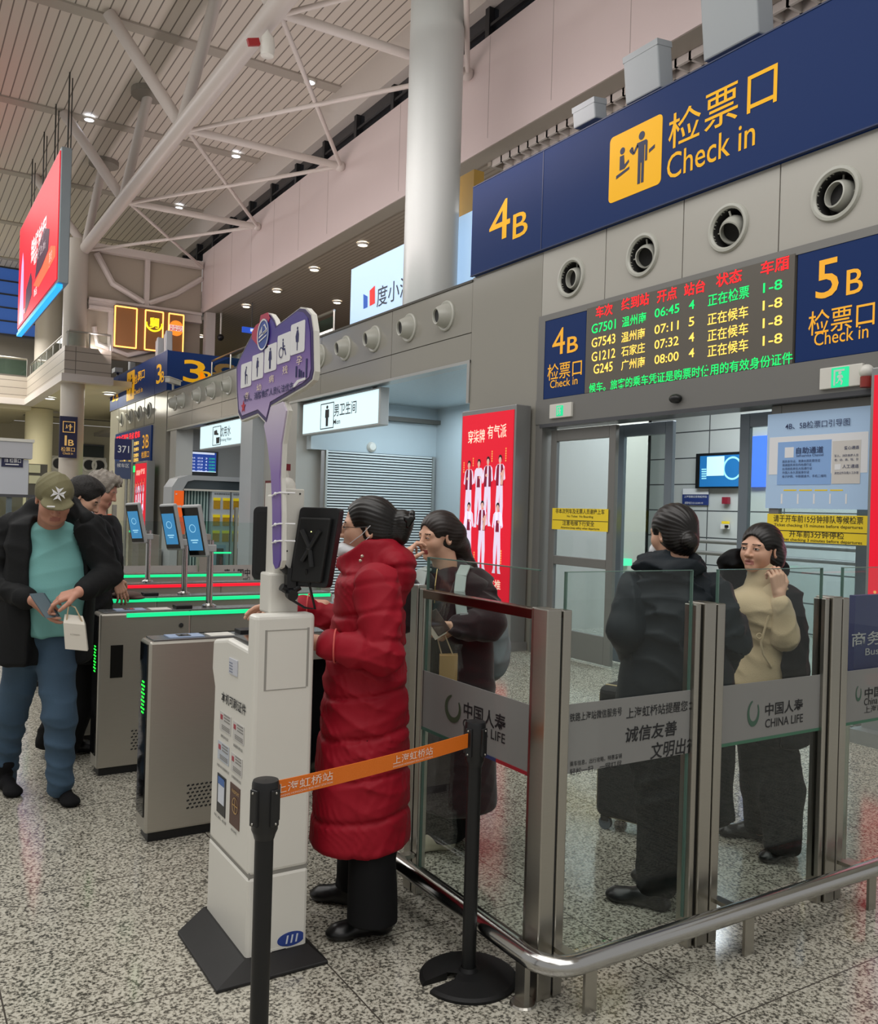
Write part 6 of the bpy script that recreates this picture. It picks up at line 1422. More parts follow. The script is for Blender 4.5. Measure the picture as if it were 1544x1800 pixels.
S_ = Sdf(); S_.cap(D3(145, 950, dp), D3(140, 1110, dp), .11, .11); S_.chain([D3(150, 1120, dp), D3(140, 1240, dp-.03), D3(120, 1310, dp-.05)], [.08, .055, .045]); S_.chain([D3(130, 1120, dp), D3(110, 1230, dp), D3(80, 1300, dp)], [.08, .055, .045]); bd = S_.mesh(.016)
mk('body', [hd, h1, bd], SKIN, t, head_paint(f), (LIP, BROW)); eyes(f, t, 1.03, True)
S_ = hair_cap(f, 1.03, .012, .01); S_.ell(f(0, .015, .205), (.062, .07, .03), f.ax(), .03); mk('hair', [S_.mesh(.006, wrinkle(51, .003, 60))], mat('hair_black_matte', '#171311', .7, bump=.4, bscale=150), t)
S_ = Sdf(); S_.ell(f(0, .08, .035), (.055, .03, .042), f.ax(), .01); mk('face_mask', [S_.mesh(.005)], mat('mask_white', '#dfe3e6', .7), t)
e1 = nrm(np.cross(fd, ZN))
S_ = Sdf(); S_.loft([st(140, 905, dp, .12, .10), st(142, 925, dp, .20, .13), st(146, 1000, dp, .215, .16), st(146, 1100, dp, .215, .17), st(144, 1160, dp, .215, .17)], e1, .03, rnd=.03); S_.chain([D3(120, 915, dp), D3(135, 893, dp+.02), D3(165, 905, dp)], [.06, .06, .05], .04); S_.ell(Cc+fd*.05, (.12, .12, .13), None, .01, True)
mk('jacket', [S_.mesh(.01, wrinkle(53, .010, 16))], M_jkt2, t)
sleeve('sleeve', [D3(172, 935, dp-.10), D3(194, 985, 5.5), D3(202, 1012, 5.61)], [.085, .072, .058], M_jkt2, t, wrinkle(54, .01, 24), .01); sleeve('sleeve', [D3(150, 935, dp+.18), D3(165, 1000, dp+.2), D3(185, 1030, dp+.1)], [.08, .07, .055], M_jkt2, t, wrinkle(55, .01, 24), .01)
S_ = Sdf(); S_.chain([D3(152, 1130, dp), D3(142, 1240, dp-.03), D3(120, 1312, dp-.06)], [.10, .08, .07], .03); S_.chain([D3(130, 1130, dp), D3(108, 1230, dp), D3(82, 1300, dp)], [.10, .08, .07], .03); mk('trousers', [S_.mesh(.01, wrinkle(56, .01, 14), lambda X, Y, Z: .03-Z)], M_trblack, t)
for px, py in ((112, 1322), (70, 1312)):
    h_ = pz(px, py); S_ = Sdf(); shoe(S_, h_, h_+fd*.28, .048, .08); mk('shoe', [S_.mesh(.008, None, sole_clip)], M_shoeblk, t)
c = D3(222, 1035, 5.78); t = thing('folded_hat', 'brown flat cap resting on the third gate beside the reaching hand', 'hat', (c[0], c[1], .953))
S_ = Sdf(); S_.ell((c[0], c[1], .985), (.10, .065, .028), None, .01); S_.ell((c[0]+.06, c[1]-.02, .97), (.06, .045, .012), None, .01); mk('crown', [S_.mesh(.006, None, lambda X, Y, Z: .954-Z)], mat('brown_felt', '#5d4a44', .9), t)
# ---- grey-haired man ------------------------------------------------------
dp = 6.43; t = person('grey-haired man farther back at the gates, looking down, mostly hidden', D3(185, 1100, dp))
fd = nrm(R2n*.97+F2n*.05); up = nrm(ZN*.9+fd*.42); fw = nrm(fd*.9-ZN*.42); Cc = D3(184, 855, dp); f = Frame(Cc-up*.145, fw, up, 1.06)
S_ = Sdf(); head_prims(S_, f, 1.03, 1.05, True); S_.cap(f(0, -.03, .04), D3(176, 930, dp), .058, .065, .03); hd = S_.mesh(.006)
S_ = Sdf(); S_.cap(D3(178, 940, dp), D3(176, 1080, dp), .11, .11); S_.chain([D3(172, 1090, dp), D3(172, 1260, dp)], [.08, .045]); S_.chain([D3(186, 1090, dp), D3(188, 1260, dp)], [.08, .045]); S_.chain([D3(190, 950, dp), D3(200, 1010, dp)], [.05, .04]); bd = S_.mesh(.018)
mk('body', [hd, bd], SKIN2, t, head_paint(f), (LIP, GREYB))
S_ = hair_cap(f, 1.05, .020, .012); S_.ell(f(0, .03, .21), (.068, .075, .035), f.ax(), .03); mk('hair', [S_.mesh(.007, wrinkle(61, .012, 60))], HAIRG, t)
e1 = nrm(np.cross(fd, ZN)); S_ = Sdf(); S_.loft([st(178, 905, dp, .12, .10), st(178, 925, dp, .20, .13), st(178, 1100, dp, .215, .17)], e1, .03, rnd=.03); S_.ell(Cc, (.12, .12, .14), None, .01, True); S_.chain([D3(176, 935, dp-.15), D3(186, 985, dp-.18), D3(202, 1000, dp-.1)], [.08, .07, .055]); mk('jacket', [S_.mesh(.012, wrinkle(63, .01, 16))], M_jkt2, t)
S_ = Sdf(); S_.chain([D3(172, 1090, dp), D3(172, 1255, dp)], [.10, .07]); S_.chain([D3(186, 1090, dp), D3(188, 1255, dp)], [.10, .07]); mk('trousers', [S_.mesh(.012, None, lambda X, Y, Z: .03-Z)], M_trblack, t)
for px in (170, 186):
    h_ = D3(px, 1260, dp); S_ = Sdf(); shoe(S_, h_-fd*.05, h_+fd*.22, .048, .08); mk('shoe', [S_.mesh(.01, None, sole_clip)], M_shoeblk, t)

# ---- young woman in the brown coat ----------------------------------------
M_brown = mat('dark_brown_wool', '#2b2023', .9, spec=.18, sheen=.3, bump=.15, bscale=160); M_maroon = mat('maroon_knit', '#3c1d20', .85)
dp = 4.17; t = person('young woman in a dark brown coat touching her nose, grey backpack straps on her shoulders', pz(790, 1490))
fd = nrm(-R2n*.80-F2n*.55); f = Frame(D3(773, 984, dp), nrm(fd-ZN*.1), ZN+fd*.10, .99)
S_ = Sdf(); head_prims(S_, f, .95, .94); S_.cap(f(0, -.02, .04), D3(788, 1015, dp+.02), .048, .056, .03); hd = S_.mesh(.0036)
w1 = D3(712, 996, 4.0); S_ = Sdf(); hand(S_, w1, nrm(ZN*.92+R2n*.22), nrm(R2n*.9+F2n*.25), -1, (.8, .95, 1.1, 1.2), .06, .6, .95); S_.cap(D3(708, 1050, 3.97), w1, .034, .026, .01); h1 = S_.mesh(.0036)
w2 = D3(797, 1104, 3.92); S_ = Sdf(); hand(S_, w2, nrm(-R2n*.95-ZN*.08-F2n*.1), nrm(ZN*.3+F2n*.9), 1, (.5, .5, .55, .6), .06, .5, 1.0); S_.cap(D3(835, 1106, 3.95), w2, .034, .026, .01); h2 = S_.mesh(.0036)
S_ = Sdf(); S_.cap(D3(790, 1060, dp), D3(795, 1180, dp), .08, .09); S_.chain([D3(785, 1190, dp), D3(784, 1350, dp), D3(782, 1460, 4.2)], [.07, .05, .04]); S_.chain([D3(805, 1190, dp+.05), D3(806, 1350, dp+.05), D3(808, 1450, 4.28)], [.07, .05, .04]); bd = S_.mesh(.014)
mk('body', [hd, h1, h2, bd], SKIN, t, head_paint(f), (mat('lips_red', '#9c4744', .4), BROW)); eyes(f, t, .95, True)
S_ = hair_cap(f, .95, .011, .004); S_.chain([f(.035, -.08, .13), D3(806, 960, dp+.09), D3(822, 1000, dp+.10), D3(836, 1030, dp+.09)], [.055, .05, .045, .025], .03); S_.chain([f(-.03, -.085, .12), D3(800, 985, dp+.12), D3(812, 1030, dp+.12)], [.05, .05, .03], .03); S_.chain([f(.058, .01, .165), f(.07, .022, .12), f(.07, .012, .06), f(.06, .0, .02)], [.012, .008, .006, .003], .006)
mk('hair', [S_.mesh(.0044, strands(f, 34, .0009))], HAIRB, t)
e1 = nrm(np.cross(fd, ZN))
S_ = Sdf(); S_.loft([st(788, 996, dp, .075, .07), st(788, 1012, dp, .10, .09), st(788, 1060, dp, .15, .13), st(790, 1150, dp, .15, .13)], e1, .02, rnd=.01); S_.ell(f(0, .03, -.005), (.06, .06, .05), f.ax(), .01, True); mk('shirt', [S_.mesh(.006, wrinkle(72, .004, 30))], M_maroon, t)
MB().tube([D3(769, 1000, dp-.12), D3(765, 1030, dp-.15), D3(764, 1060, dp-.155)], .003, 6).build('zip', mat('zip_brass', '#b59a6a', .3, .8), t)
S_ = Sdf(); S_.loft([st(796, 1002, dp, .13, .10), st(796, 1020, dp, .20, .135), st(797, 1080, dp, .205, .155), st(800, 1180, dp, .20, .165), st(800, 1290, dp, .20, .18), st(798, 1415, dp, .205, .19)], e1, .03, rnd=.03)
S_.chain([D3(752, 1012, dp-.08), D3(770, 996, dp+.03), D3(800, 992, dp+.07), D3(822, 1008, dp-.02)], [.03, .035, .04, .035], .03); S_.ell(D3(770, 1010, dp-.12), (.085, .085, .12), None, .012, True); S_.ell(f(0, -.01, .06), (.10, .11, .10), f.ax(), .01, True)
mk('coat', [S_.mesh(.0075, wrinkle(73, .008, 18))], M_brown, t)
sleeve('sleeve', [D3(836, 1030, dp-.02), D3(858, 1095, 4.0), D3(812, 1103, 3.93)], [.088, .084, .062], M_brown, t, wrinkle(74, .012, 24), .0075); sleeve('sleeve', [D3(742, 1035, dp-.05), D3(706, 1085, 4.02), D3(716, 1030, 3.95)], [.08, .075, .055], M_brown, t, wrinkle(75, .01, 24), .0075)
S_ = Sdf(); S_.chain([D3(785, 1250, dp), D3(784, 1380, dp), D3(782, 1474, 4.21)], [.095, .09, .095], .03); S_.chain([D3(806, 1250, dp+.05), D3(806, 1380, dp+.05), D3(808, 1460, 4.3)], [.09, .088, .09], .03); mk('trousers', [S_.mesh(.009, wrinkle(76, .008, 16), lambda X, Y, Z: .04-Z)], M_trblack, t)
for px, py in ((800, 1490), (815, 1470)):
    h_ = pz(px, py); S_ = Sdf(); shoe(S_, h_, h_+nrm(-R2n*.9-F2n*.3)*.25, .045, .06); mk('shoe', [S_.mesh(.006, None, sole_clip)], mat('cream_shoe', '#cfc7ae', .5), t)
t0 = t; c = D3(852, 1118, dp+.16); t = thing('backpack', 'grey backpack with pale straps worn by the woman in the brown coat', 'backpack', c-ZN*.22)
bd_ = nrm(fd); S_ = Sdf(); S_.ell(c, (.15, .095, .22), (e1, bd_, ZN), .02); S_.ell(c-ZN*.10, (.155, .10, .13), (e1, bd_, ZN), .03); S_.ell(c-bd_*.07-ZN*.06, (.11, .05, .11), (e1, bd_, ZN), .015); mk('pack', [S_.mesh(.008, wrinkle(81, .006, 20))], mat('backpack_blue_grey', '#8f9a9f', .7), t)
def strap(pts, w, th, m, parent, name, side):
    b = MB(); pts = [np.array(p) for p in pts]
    for i in range(len(pts)-1):
        a, q = pts[i], pts[i+1]; d = nrm(q-a); s_ = nrm(np.array(side)-d*(np.array(side)@d)); n_ = np.cross(d, s_)
        b.obox(Vector((a+q)/2), Vector(d)*(np.linalg.norm(q-a)/2+.006), Vector(s_)*w/2, Vector(n_)*th/2)
    return b.build(name, m, parent, bevel=.004)
M_strap = mat('strap_pale_teal', '#a9b5b1', .7)
strap([D3(826, 1000, dp+.03), D3(818, 996, dp-.06), D3(811, 1012, dp-.165), D3(808, 1040, dp-.21), D3(812, 1078, dp-.225)], .05, .014, M_strap, t, 'shoulder_strap', R2n); strap([D3(812, 1078, dp-.225), D3(822, 1100, dp-.21), D3(838, 1130, dp-.1), D3(846, 1160, dp+.1)], .03, .008, M_strap, t, 'strap_webbing', R2n)
strap([D3(757, 998, dp+.02), D3(742, 1004, dp-.10), D3(737, 1030, dp-.17), D3(738, 1070, dp-.19)], .05, .014, M_strap, t, 'shoulder_strap', R2n)
m = MB(); m.obox(Vector(D3(816, 1084, dp-.24)), Vector(R2n)*.018, Vector(F2n)*.006, Vector(ZN)*.018); m.build('strap_buckle', M_greyp, t)
MB().obox(Vector(D3(871, 1115, dp+.12)), Vector(R2n)*.016, Vector(F2n)*.012, Vector(nrm(ZN+R2n*.2))*.045).build('pink_tag', mat('pink_plastic', '#d9a9b6', .5), t)
MB().tube([D3(876, 1140, dp+.2), D3(880, 1150, dp+.18), D3(882, 1165, dp+.18)], .004, 6).build('cord', M_ltxt, t)
c = D3(769, 1094, 3.87); t = thing('phone', 'brown-cased phone in the hand of the woman in the brown coat', 'phone', c-ZN*.05); u = nrm(ZN*.75-R2n*.55+F2n*.1)
MB().obox(Vector(c), Vector(u)*.055, Vector(nrm(R2n*.75+ZN*.5))*.03, Vector(nrm(np.cross(u, R2n)))*.006).build('case', mat('phone_case_brown', '#4a3a34', .3), t, bevel=.003); MB().obox(Vector(c-ZN*.025-R2n*.008), Vector(u)*.045, Vector(nrm(R2n*.75+ZN*.5))*.03, Vector(nrm(np.cross(u, R2n)))*.004).build('card_holder', mat('card_cream', '#c9bfae', .4), t)
c = D3(788, 1188, 3.90); t = thing('kraft_bag', 'brown kraft paper bag hanging below the hand of the woman in brown', 'paper bag', c-ZN*.10)
MB().obox(Vector(c), Vector(nrm(R2n+F2n*.3))*.042, Vector(F2n)*.03, Vector(ZN)*.095).build('bag_body', mat('kraft_paper', '#b08d5a', .8), t); MB().tube([c+ZN*.09-R2n*.03, D3(770, 1125, 3.9), D3(783, 1118, 3.9), c+ZN*.09+R2n*.02], .003, 6).build('handle', mat('twine_kraft', '#bda98a', .8), t)
c = D3(758, 1160, 3.98); t = thing('tote_bag', 'dark green checked bag hanging left of the kraft paper bag', 'bag', c-ZN*.12); MB().obox(Vector(c), Vector(R2n)*.03, Vector(F2n)*.04, Vector(ZN)*.12).build('bag_body', mat('dark_green_cloth', '#272c26', .8, noise=.6, nscale=30), t, bevel=.02); MB().tube([c+ZN*.11-R2n*.02, D3(772, 1112, 3.95), c+ZN*.11+R2n*.02], .004, 6).build('handle', M_black, t)

# ---- woman seen from behind -------------------------------------------------
M_dkjkt = mat('dark_slate_jacket', '#20262b', .55, spec=.18, bump=.04, bscale=60); M_dktr = mat('dark_grey_trousers', '#1b1d1e', .85, spec=.18)
dp = 3.70; t = person('person in a dark slate hooded jacket seen from behind, hair in a low bun', pz(1150, 1590))
fd = nrm(F2n*.86-R2n*.5); f = Frame(D3(1184, 984, dp), nrm(fd-ZN*.08), ZN+fd*.05, .99)
S_ = Sdf(); head_prims(S_, f, .98); S_.cap(f(0, -.02, .04), D3(1185, 1015, dp), .05, .06, .03); hd = S_.mesh(.0036)
S_ = Sdf(); S_.cap(D3(1185, 1040, dp), D3(1185, 1200, dp), .11, .12); S_.chain([D3(1160, 1250, dp-.02), D3(1170, 1420, 3.66), D3(1158, 1555, 3.64)], [.08, .055, .04]); S_.chain([D3(1200, 1250, dp+.05), D3(1195, 1420, 3.8), D3(1180, 1530, 3.86)], [.08, .055, .04]); S_.chain([D3(1115, 1040, dp), D3(1100, 1120, dp+.02), D3(1130, 1180, dp+.2)], [.05, .04, .03]); S_.chain([D3(1255, 1040, dp), D3(1285, 1125, dp+.02), D3(1265, 1200, dp+.15)], [.05, .04, .03]); hand(S_, D3(1130, 1180, dp+.2), R2n*.6-ZN*.6, F2n, 1); hand(S_, D3(1265, 1200, dp+.15), -R2n*.3-ZN, -R2n, 1); bd = S_.mesh(.009)
mk('body', [hd, bd], SKIN, t, head_paint(f), (LIP, BROW)); eyes(f, t, .98)
S_ = hair_cap(f, 1.0, .014); S_.ell(f(-.02, -.115, .075), (.042, .032, .036), f.ax(), .01); S_.ell(f(0, -.06, .06), (.062, .05, .05), f.ax(), .02); mk('hair', [S_.mesh(.0038, strands(f, 34, .0011))], HAIR, t)
S_ = Sdf(); S_.ell(f(0, .075, .04), (.056, .035, .042), f.ax(), .01); mk('face_mask', [S_.mesh(.005)], mat('mask_white', '#dfe3e6', .7), t)
e1 = R2n
S_ = Sdf(); S_.loft([st(1180, 1000, dp, .135, .10), st(1178, 1022, dp, .20, .13), st(1184, 1075, dp, .215, .16), st(1186, 1140, dp, .21, .17), st(1188, 1190, dp, .235, .18), st(1190, 1245, dp, .255, .18)], e1, .03, rnd=.03)
S_.ell(D3(1176, 996, dp-.06), (.155, .10, .055), (R2n, F2n, ZN), .03); S_.ell(D3(1178, 985, dp-.02), (.13, .09, .05), (R2n, F2n, ZN), .02); S_.ell(f(0, 0, .07), (.088, .10, .10), f.ax(), .012, True)
mk('jacket', [S_.mesh(.0075, wrinkle(93, .012, 16))], M_dkjkt, t)
sleeve('sleeve', [D3(1118, 1040, dp-.02), D3(1104, 1105, dp-.06), D3(1118, 1165, dp+.10)], [.088, .086, .06], M_dkjkt, t, wrinkle(94, .013, 22), .0075); sleeve('sleeve', [D3(1252, 1042, dp-.02), D3(1282, 1120, dp-.04), D3(1262, 1195, dp+.1)], [.088, .086, .06], M_dkjkt, t, wrinkle(95, .013, 22), .0075)
S_ = Sdf(); S_.loft([st(1190, 1230, dp, .24, .17), st(1195, 1330, dp, .225, .15), st(1198, 1440, dp+.02, .22, .13)], e1, .03, rnd=.03)
S_.loft([st(1150, 1225, dp-.1, .20, .30), st(1150, 1520, dp-.1, .20, .30)], e1, .02, True, rnd=.001); mk('hanging_coat', [S_.mesh(.009, wrinkle(97, .01, 18))], mat('black_long_coat', '#16181a', .8, spec=.18), t)
S_ = Sdf(); S_.loft([st(1172, 1235, dp, .165, .14), st(1170, 1300, dp, .15, .135), st(1170, 1340, dp, .14, .13)], e1, .03, rnd=.02); S_.chain([D3(1150, 1300, dp-.03), D3(1170, 1420, 3.66), D3(1156, 1548, 3.64)], [.11, .112, .090], .04); S_.chain([D3(1192, 1300, dp+.05), D3(1196, 1420, 3.78), D3(1182, 1540, 3.82)], [.10, .085, .075], .04)
mk('trousers', [S_.mesh(.008, wrinkle(98, .010, 15, zs=.6), lambda X, Y, Z: .045-Z)], M_dktr, t)
for hl, to in ((pz(1180, 1602), pz(1066, 1578)), (pz(1205, 1560), pz(1110, 1545))):
    S_ = Sdf(); shoe(S_, hl, to, .048, .07); mk('shoe', [S_.mesh(.006, None, sole_clip)], M_shoeblk, t)
# her suitcase
c = (pz(1062, 1452)+pz(1120, 1486))/2; u = nrm(R2n*.80-F2n*.6); c = c+u*.06; v = np.cross(ZN, u); c2 = c+v*.13+ZN*.40
t = thing('suitcase', 'black upright suitcase with pale piping behind the barrier, beside the dark jacket', 'suitcase', c+v*.13)
MB().obox(Vector(c2), Vector(u)*.21, Vector(v)*.125, Vector(ZN)*.335).build('shell', mat('black_nylon', '#17181a', .7, bump=.1, bscale=100), t, bevel=.04, seg=4)
for sg in (-1, 1): MB().tube([c2+v*.09*sg+u*.208*a+ZN*.333*b for a, b in ((-1, -.85), (-1, .85), (-.85, 1), (.85, 1), (1, .85), (1, -.85), (.85, -1), (-.85, -1))], .006, 8, closed=True).build('piping', mat('piping_sand', '#a99a74', .6), t)
MB().tube([c2+ZN*.33-u*.06, c2+ZN*.375-u*.05, c2+ZN*.375+u*.05, c2+ZN*.33+u*.06], .012, 10).build('handle', M_black, t, smooth=True)
for a in (-1, 1):
    for b in (-1, 1): p = c2+u*.16*a+v*.09*b; p[2] = .033; MB().cyl(p-v*.012, p+v*.012, .033, n=18).build('wheel', mat('wheel_blue_grey', '#5d6670', .5), t); MB().obox(Vector(p+ZN*.025), Vector(u)*.02, Vector(v)*.018, Vector(ZN)*.014).build('wheel_mount', M_black, t)

# ---- woman in the beige sweater ----------------------------------------------
M_beige = mat('beige_knit', '#c4ae8c', .85, sheen=.2, bump=.12, bscale=180)
dp = 4.22; t = person('woman in a beige high-neck sweater and black coat, hand raised to her ear', pz(1350, 1500))
fd = nrm(-R2n*.80-F2n*.60); f = Frame(D3(1334, 1006, dp), nrm(fd+ZN*.03), ZN+R2n*.06, 1.0)
S_ = Sdf(); head_prims(S_, f, 1.05, 1.08, mouth_open=.004); S_.cap(f(0, -.02, .04), D3(1342, 1035, dp), .05, .06, .03); hd = S_.mesh(.0036)
w1 = D3(1370, 1044, 4.07); S_ = Sdf(); hand(S_, w1, nrm(ZN*.97-R2n*.14), nrm(-R2n*.25+F2n*.95), -1, (1.1, 1.15, 1.2, 1.25), .04, .5, .98); S_.cap(D3(1376, 1088, 4.06), w1, .036, .028, .01); h1 = S_.mesh(.0036)
S_ = Sdf(); S_.cap(D3(1338, 1090, dp), D3(1335, 1180, dp), .085, .10); S_.chain([D3(1330, 1190, dp), D3(1338, 1330, 4.3), D3(1335, 1455, 4.42)], [.08, .055, .04]); S_.chain([D3(1360, 1190, dp), D3(1372, 1350, 4.2), D3(1375, 1480, 4.15)], [.08, .055, .04]); S_.chain([D3(1295, 1060, dp+.1), D3(1290, 1130, dp+.12), D3(1300, 1190, dp+.1)], [.045, .04, .03]); hand(S_, D3(1300, 1190, dp+.1), -ZN, -R2n, 1); bd = S_.mesh(.010)
mk('body', [hd, h1, bd], SKIN, t, head_paint(f, w=1.05), (mat('lips_pink', '#b0746a', .4), BROW)); eyes(f, t, 1.05)
S_ = hair_cap(f, 1.05, .013, .006); S_.ell(f(0, -.10, .10), (.07, .05, .065), f.ax(), .03); S_.ell(f(-.05, -.05, .06), (.04, .05, .05), f.ax(), .03); mk('hair', [S_.mesh(.0042, strands(f, 36, .0009))], HAIR, t)
e1 = nrm(np.cross(fd, ZN))
S_ = Sdf(); S_.loft([st(1341, 1016, dp, .066, .062), st(1340, 1030, dp, .085, .075), st(1337, 1045, dp, .155, .10), st(1333, 1090, dp, .165, .135), st(1335, 1130, dp, .158, .12), st(1333, 1180, dp, .168, .135), st(1331, 1202, dp, .172, .14)], e1, .03, rnd=.01)
S_.ell(D3(1304, 1068, dp-.05), (.08, .07, .075), (e1, fd, ZN), .05); S_.ell(D3(1338, 1074, dp-.09), (.075, .06, .07), (e1, fd, ZN), .05); S_.cap(D3(1341, 1006, dp), D3(1341, 1030, dp), .070, .076, .02)
sw = mk('sweater', [S_.mesh(.0065, wrinkle(103, .006, 18))], M_beige, t)
MB().tube([D3(1352, 1080, dp-.16), D3(1338, 1130, dp-.165), D3(1342, 1150, dp-.165), D3(1356, 1172, dp-.16)], .005, 8).tube([D3(1335, 1118, dp-.165)+R2n*.012*math.cos(a)+ZN*.012*math.sin(a) for a in np.linspace(0, 6.28, 13)[:-1]], .003, 6, closed=True).build('wrap_edge', M_beige, sw, smooth=True)
sleeve('sleeve', [D3(1364, 1050, dp-.08), D3(1380, 1120, 4.07), D3(1374, 1062, 4.06)], [.072, .065, .046], M_beige, t, wrinkle(104, .006, 30), .0065)
S_ = Sdf(); S_.loft([st(1341, 1020, dp+.03, .11, .09), st(1338, 1036, dp+.03, .20, .13), st(1338, 1110, dp+.03, .22, .16), st(1340, 1200, dp+.03, .22, .17), st(1342, 1300, dp+.03, .22, .17)], e1, .03, rnd=.03); S_.chain([D3(1292, 985, dp+.10), D3(1284, 1030, dp+.10), D3(1288, 1100, dp+.10)], [.06, .065, .06], .03); S_.chain([D3(1292, 1030, dp+.04), D3(1290, 990, dp+.10), D3(1322, 975, dp+.18), D3(1372, 1000, dp+.1)], [.05, .055, .05, .05], .04)
S_.loft([(D3(0, 1400, dp)[2], *(D3(1334, 1400, dp)+fd*.19)[:2], .19, .19), (D3(0, 1100, dp)[2], *(D3(1334, 1100, dp)+fd*.18)[:2], .185, .19), (D3(0, 960, dp)[2], *(D3(1336, 960, dp)+fd*.15)[:2], .15, .18)], e1, .012, True, rnd=.001, n=2.6); S_.ell(f(0, 0, .09), (.10, .12, .11), f.ax(), .01, True)
mk('coat', [S_.mesh(.0085, wrinkle(105, .009, 16))], M_jkt2, t)
S_ = Sdf(); S_.loft([st(1338, 1178, dp, .155, .13), st(1342, 1250, dp, .165, .135), st(1346, 1300, dp, .15, .125)], e1, .03, rnd=.02); S_.chain([D3(1334, 1290, dp+.05), D3(1340, 1380, 4.32), D3(1336, 1455, 4.42)], [.11, .095, .075], .04); S_.chain([D3(1360, 1290, dp), D3(1374, 1390, 4.2), D3(1376, 1484, 4.15)], [.11, .105, .085], .04)
mk('trousers', [S_.mesh(.009, wrinkle(106, .010, 15, zs=.7), lambda X, Y, Z: .045-Z)], M_dktr, t)
for hl, to in ((pz(1398, 1500), pz(1340, 1518)), (pz(1352, 1474), pz(1297, 1470))):
    h_ = np.array(hl); to = h_+nrm(np.array(to)-h_)*.25; S_ = Sdf(); shoe(S_, h_, to, .045, .07); mk('shoe', [S_.mesh(.007, None, sole_clip)], M_shoeblk, t)
# ================================================================== BACKGROUND
# hanging red LED screen ---------------------------------------------------
XB = 3.0; y0, y1, z0, z1 = 20.7, 27.7, 6.36, 9.22
t = thing('hanging_screen', 'huge red advert screen hanging on wires at the far left, blue light bar below', 'screen', (XB, 24.2, z0))
MB().box((XB, y0, z0-.05), (XB+.22, y1, z1+.05)).build('case', mat('screen_case_grey', '#8d979d', .45, .3), t, bevel=.02)
MB().box((XB-.02, y0+.06, z0+.03), (XB, y1-.06, z1-.03)).build('display', emat('screen_red', '#e4172b', .7), t)
m = MB(); W, Hh = y1-y0, z1-z0
def sp(u, v): return Vector((XB-.025, y1-u*W, z1-v*Hh))
put_text(m, '锦绣前程', sp(.56, .44), 2.6, .62, XF['xd'], XF['up'], .02, .1); put_text(m, '载誉 启新', sp(.6, .57), 2.0, .2, XF['xd'], XF['up'], .01); put_text(m, '东方红', sp(.2, .90), .5, .14, XF['xd'], XF['up'], .01)
put_text(m, '新品', sp(.52, .86), .5, .2, XF['xd'], XF['up'], .01); put_text(m, '更多', sp(.86, .76), .5, .35, XF['xd'], XF['up'], .02)
m.build('lettering', emat('screen_white', '#f2e4e4', .85), t)
m = MB(); m.prism([sp(u, v) for u, v in ((.1, .42), (.13, .30), (.16, .42), (.19, .97), (.06, .97))], (.004, 0, 0)); m.build('pale_bottle', emat('screen_lilac', '#bfa6de', .85), t)
m = MB(); m.prism([sp(u, v) for u, v in ((.24, .94), (.26, .72), (.38, .62), (.42, .70), (.42, .84), (.34, .90))], (.004, 0, 0)); m.prism([sp(u, v) for u, v in ((.50, .74), (.56, .50), (.70, .42), (.82, .5), (.80, .66), (.66, .72))], (.004, 0, 0)); m.build('dark_product', emat('screen_dark', '#4a2438', .7), t)
m = MB(); m.prism([sp(u, v) for u, v in ((.46, .78), (.62, .74), (.86, .66), (.96, .72), (.96, .80), (.6, .86))], (.003, 0, 0)); m.build('orange_flare', emat('screen_orange', '#f0653a', .85), t)
MB().box((XB-.03, y0, z0-.16), (XB+.1, y1, z0-.08)).build('light_bar', emat('neon_blue', '#1e9bee', 1.6), t)
for y in (y0+.5, y0+2.4, y0+4.3, y1-.5): MB().tube([(XB+.2, y, z1), (XB+.2, y, 11.12)], .018, 6).tube([(XB+.3, y+.25, z1), (XB+.3, y+.25, 11.12)], .014, 6).build('wire', mat('wire_dark', '#3a3936', .6), t)
# lamp-like device on the truss
t = thing('truss_device', 'white round device with a red handle fixed to the roof truss', 'device', (4.84, 13.2, 8.78))
MB().lathe((4.84, 13.2, 8.74), (0, 0, 1), [(.001, -.16), (.10, -.14), (.12, 0), (.10, .14), (.06, .2), (.001, .28)], 20).build('housing', M_whitep, t, smooth=True)
MB().obox((4.62, 13.22, 8.76), (.09, 0, .03), (0, .03, 0), (-.015, 0, .05)).build('handle', mat('valve_red', '#a3262a', .4), t)
MB().box((8.44, 14.9, 9.6), (8.5, 14.98, 10.5)).build('pipe', mat('valve_red', '#a3262a', .4), label='short red pipe in front of the clerestory, left of the big white column', cat='pipe')
# ceiling lamps --------------------------------------------------------------
base = None
def lamp(x, y, z, label, group, r=.1, gl=M_glow):
    t = thing('ceiling_lamp', label, 'lamp', (x, y, z), group)
    MB().lathe((x, y, z), (0, 0, -1), [(r*1.25, 0), (r*1.25, .04), (r, .05), (r*.95, .03)], 18).build('rim', M_whitep, t, smooth=True); MB().lathe((x, y, z), (0, 0, -1), [(r*.96, .035), (.001, .03)], 18).build('lens', gl, t)
    return t
PX = (('lamp in the roof above the hanging red screen', 157, 208), ('roof lamp between the two right truss nodes', 415, 272), ('roof lamp nearest the big white column', 545, 142), ('roof lamp lowest above the truss end', 315, 363))
for lb, px, py in PX: p = P(px, py, 'z', 11.09); lamp(p.x, p.y, 11.09, lb, 'roof lamps along the purlins', .11, M_glowc)
MZ = ((553, 472, 'soffit lamp under the pink band, above the lit advert'), (487, 510, 'soffit lamp second from the lit advert along the outer row'), (433, 537, 'soffit lamp third from the lit advert along the outer row'), (593, 530, 'soffit lamp just left of the lit advert'), (533, 560, 'soffit lamp directly above the purple priority sign'), (638, 428, 'soffit lamp closest to the big white column'), (352, 590, 'soffit lamp at the far end above the 3B sign'))
b0 = None
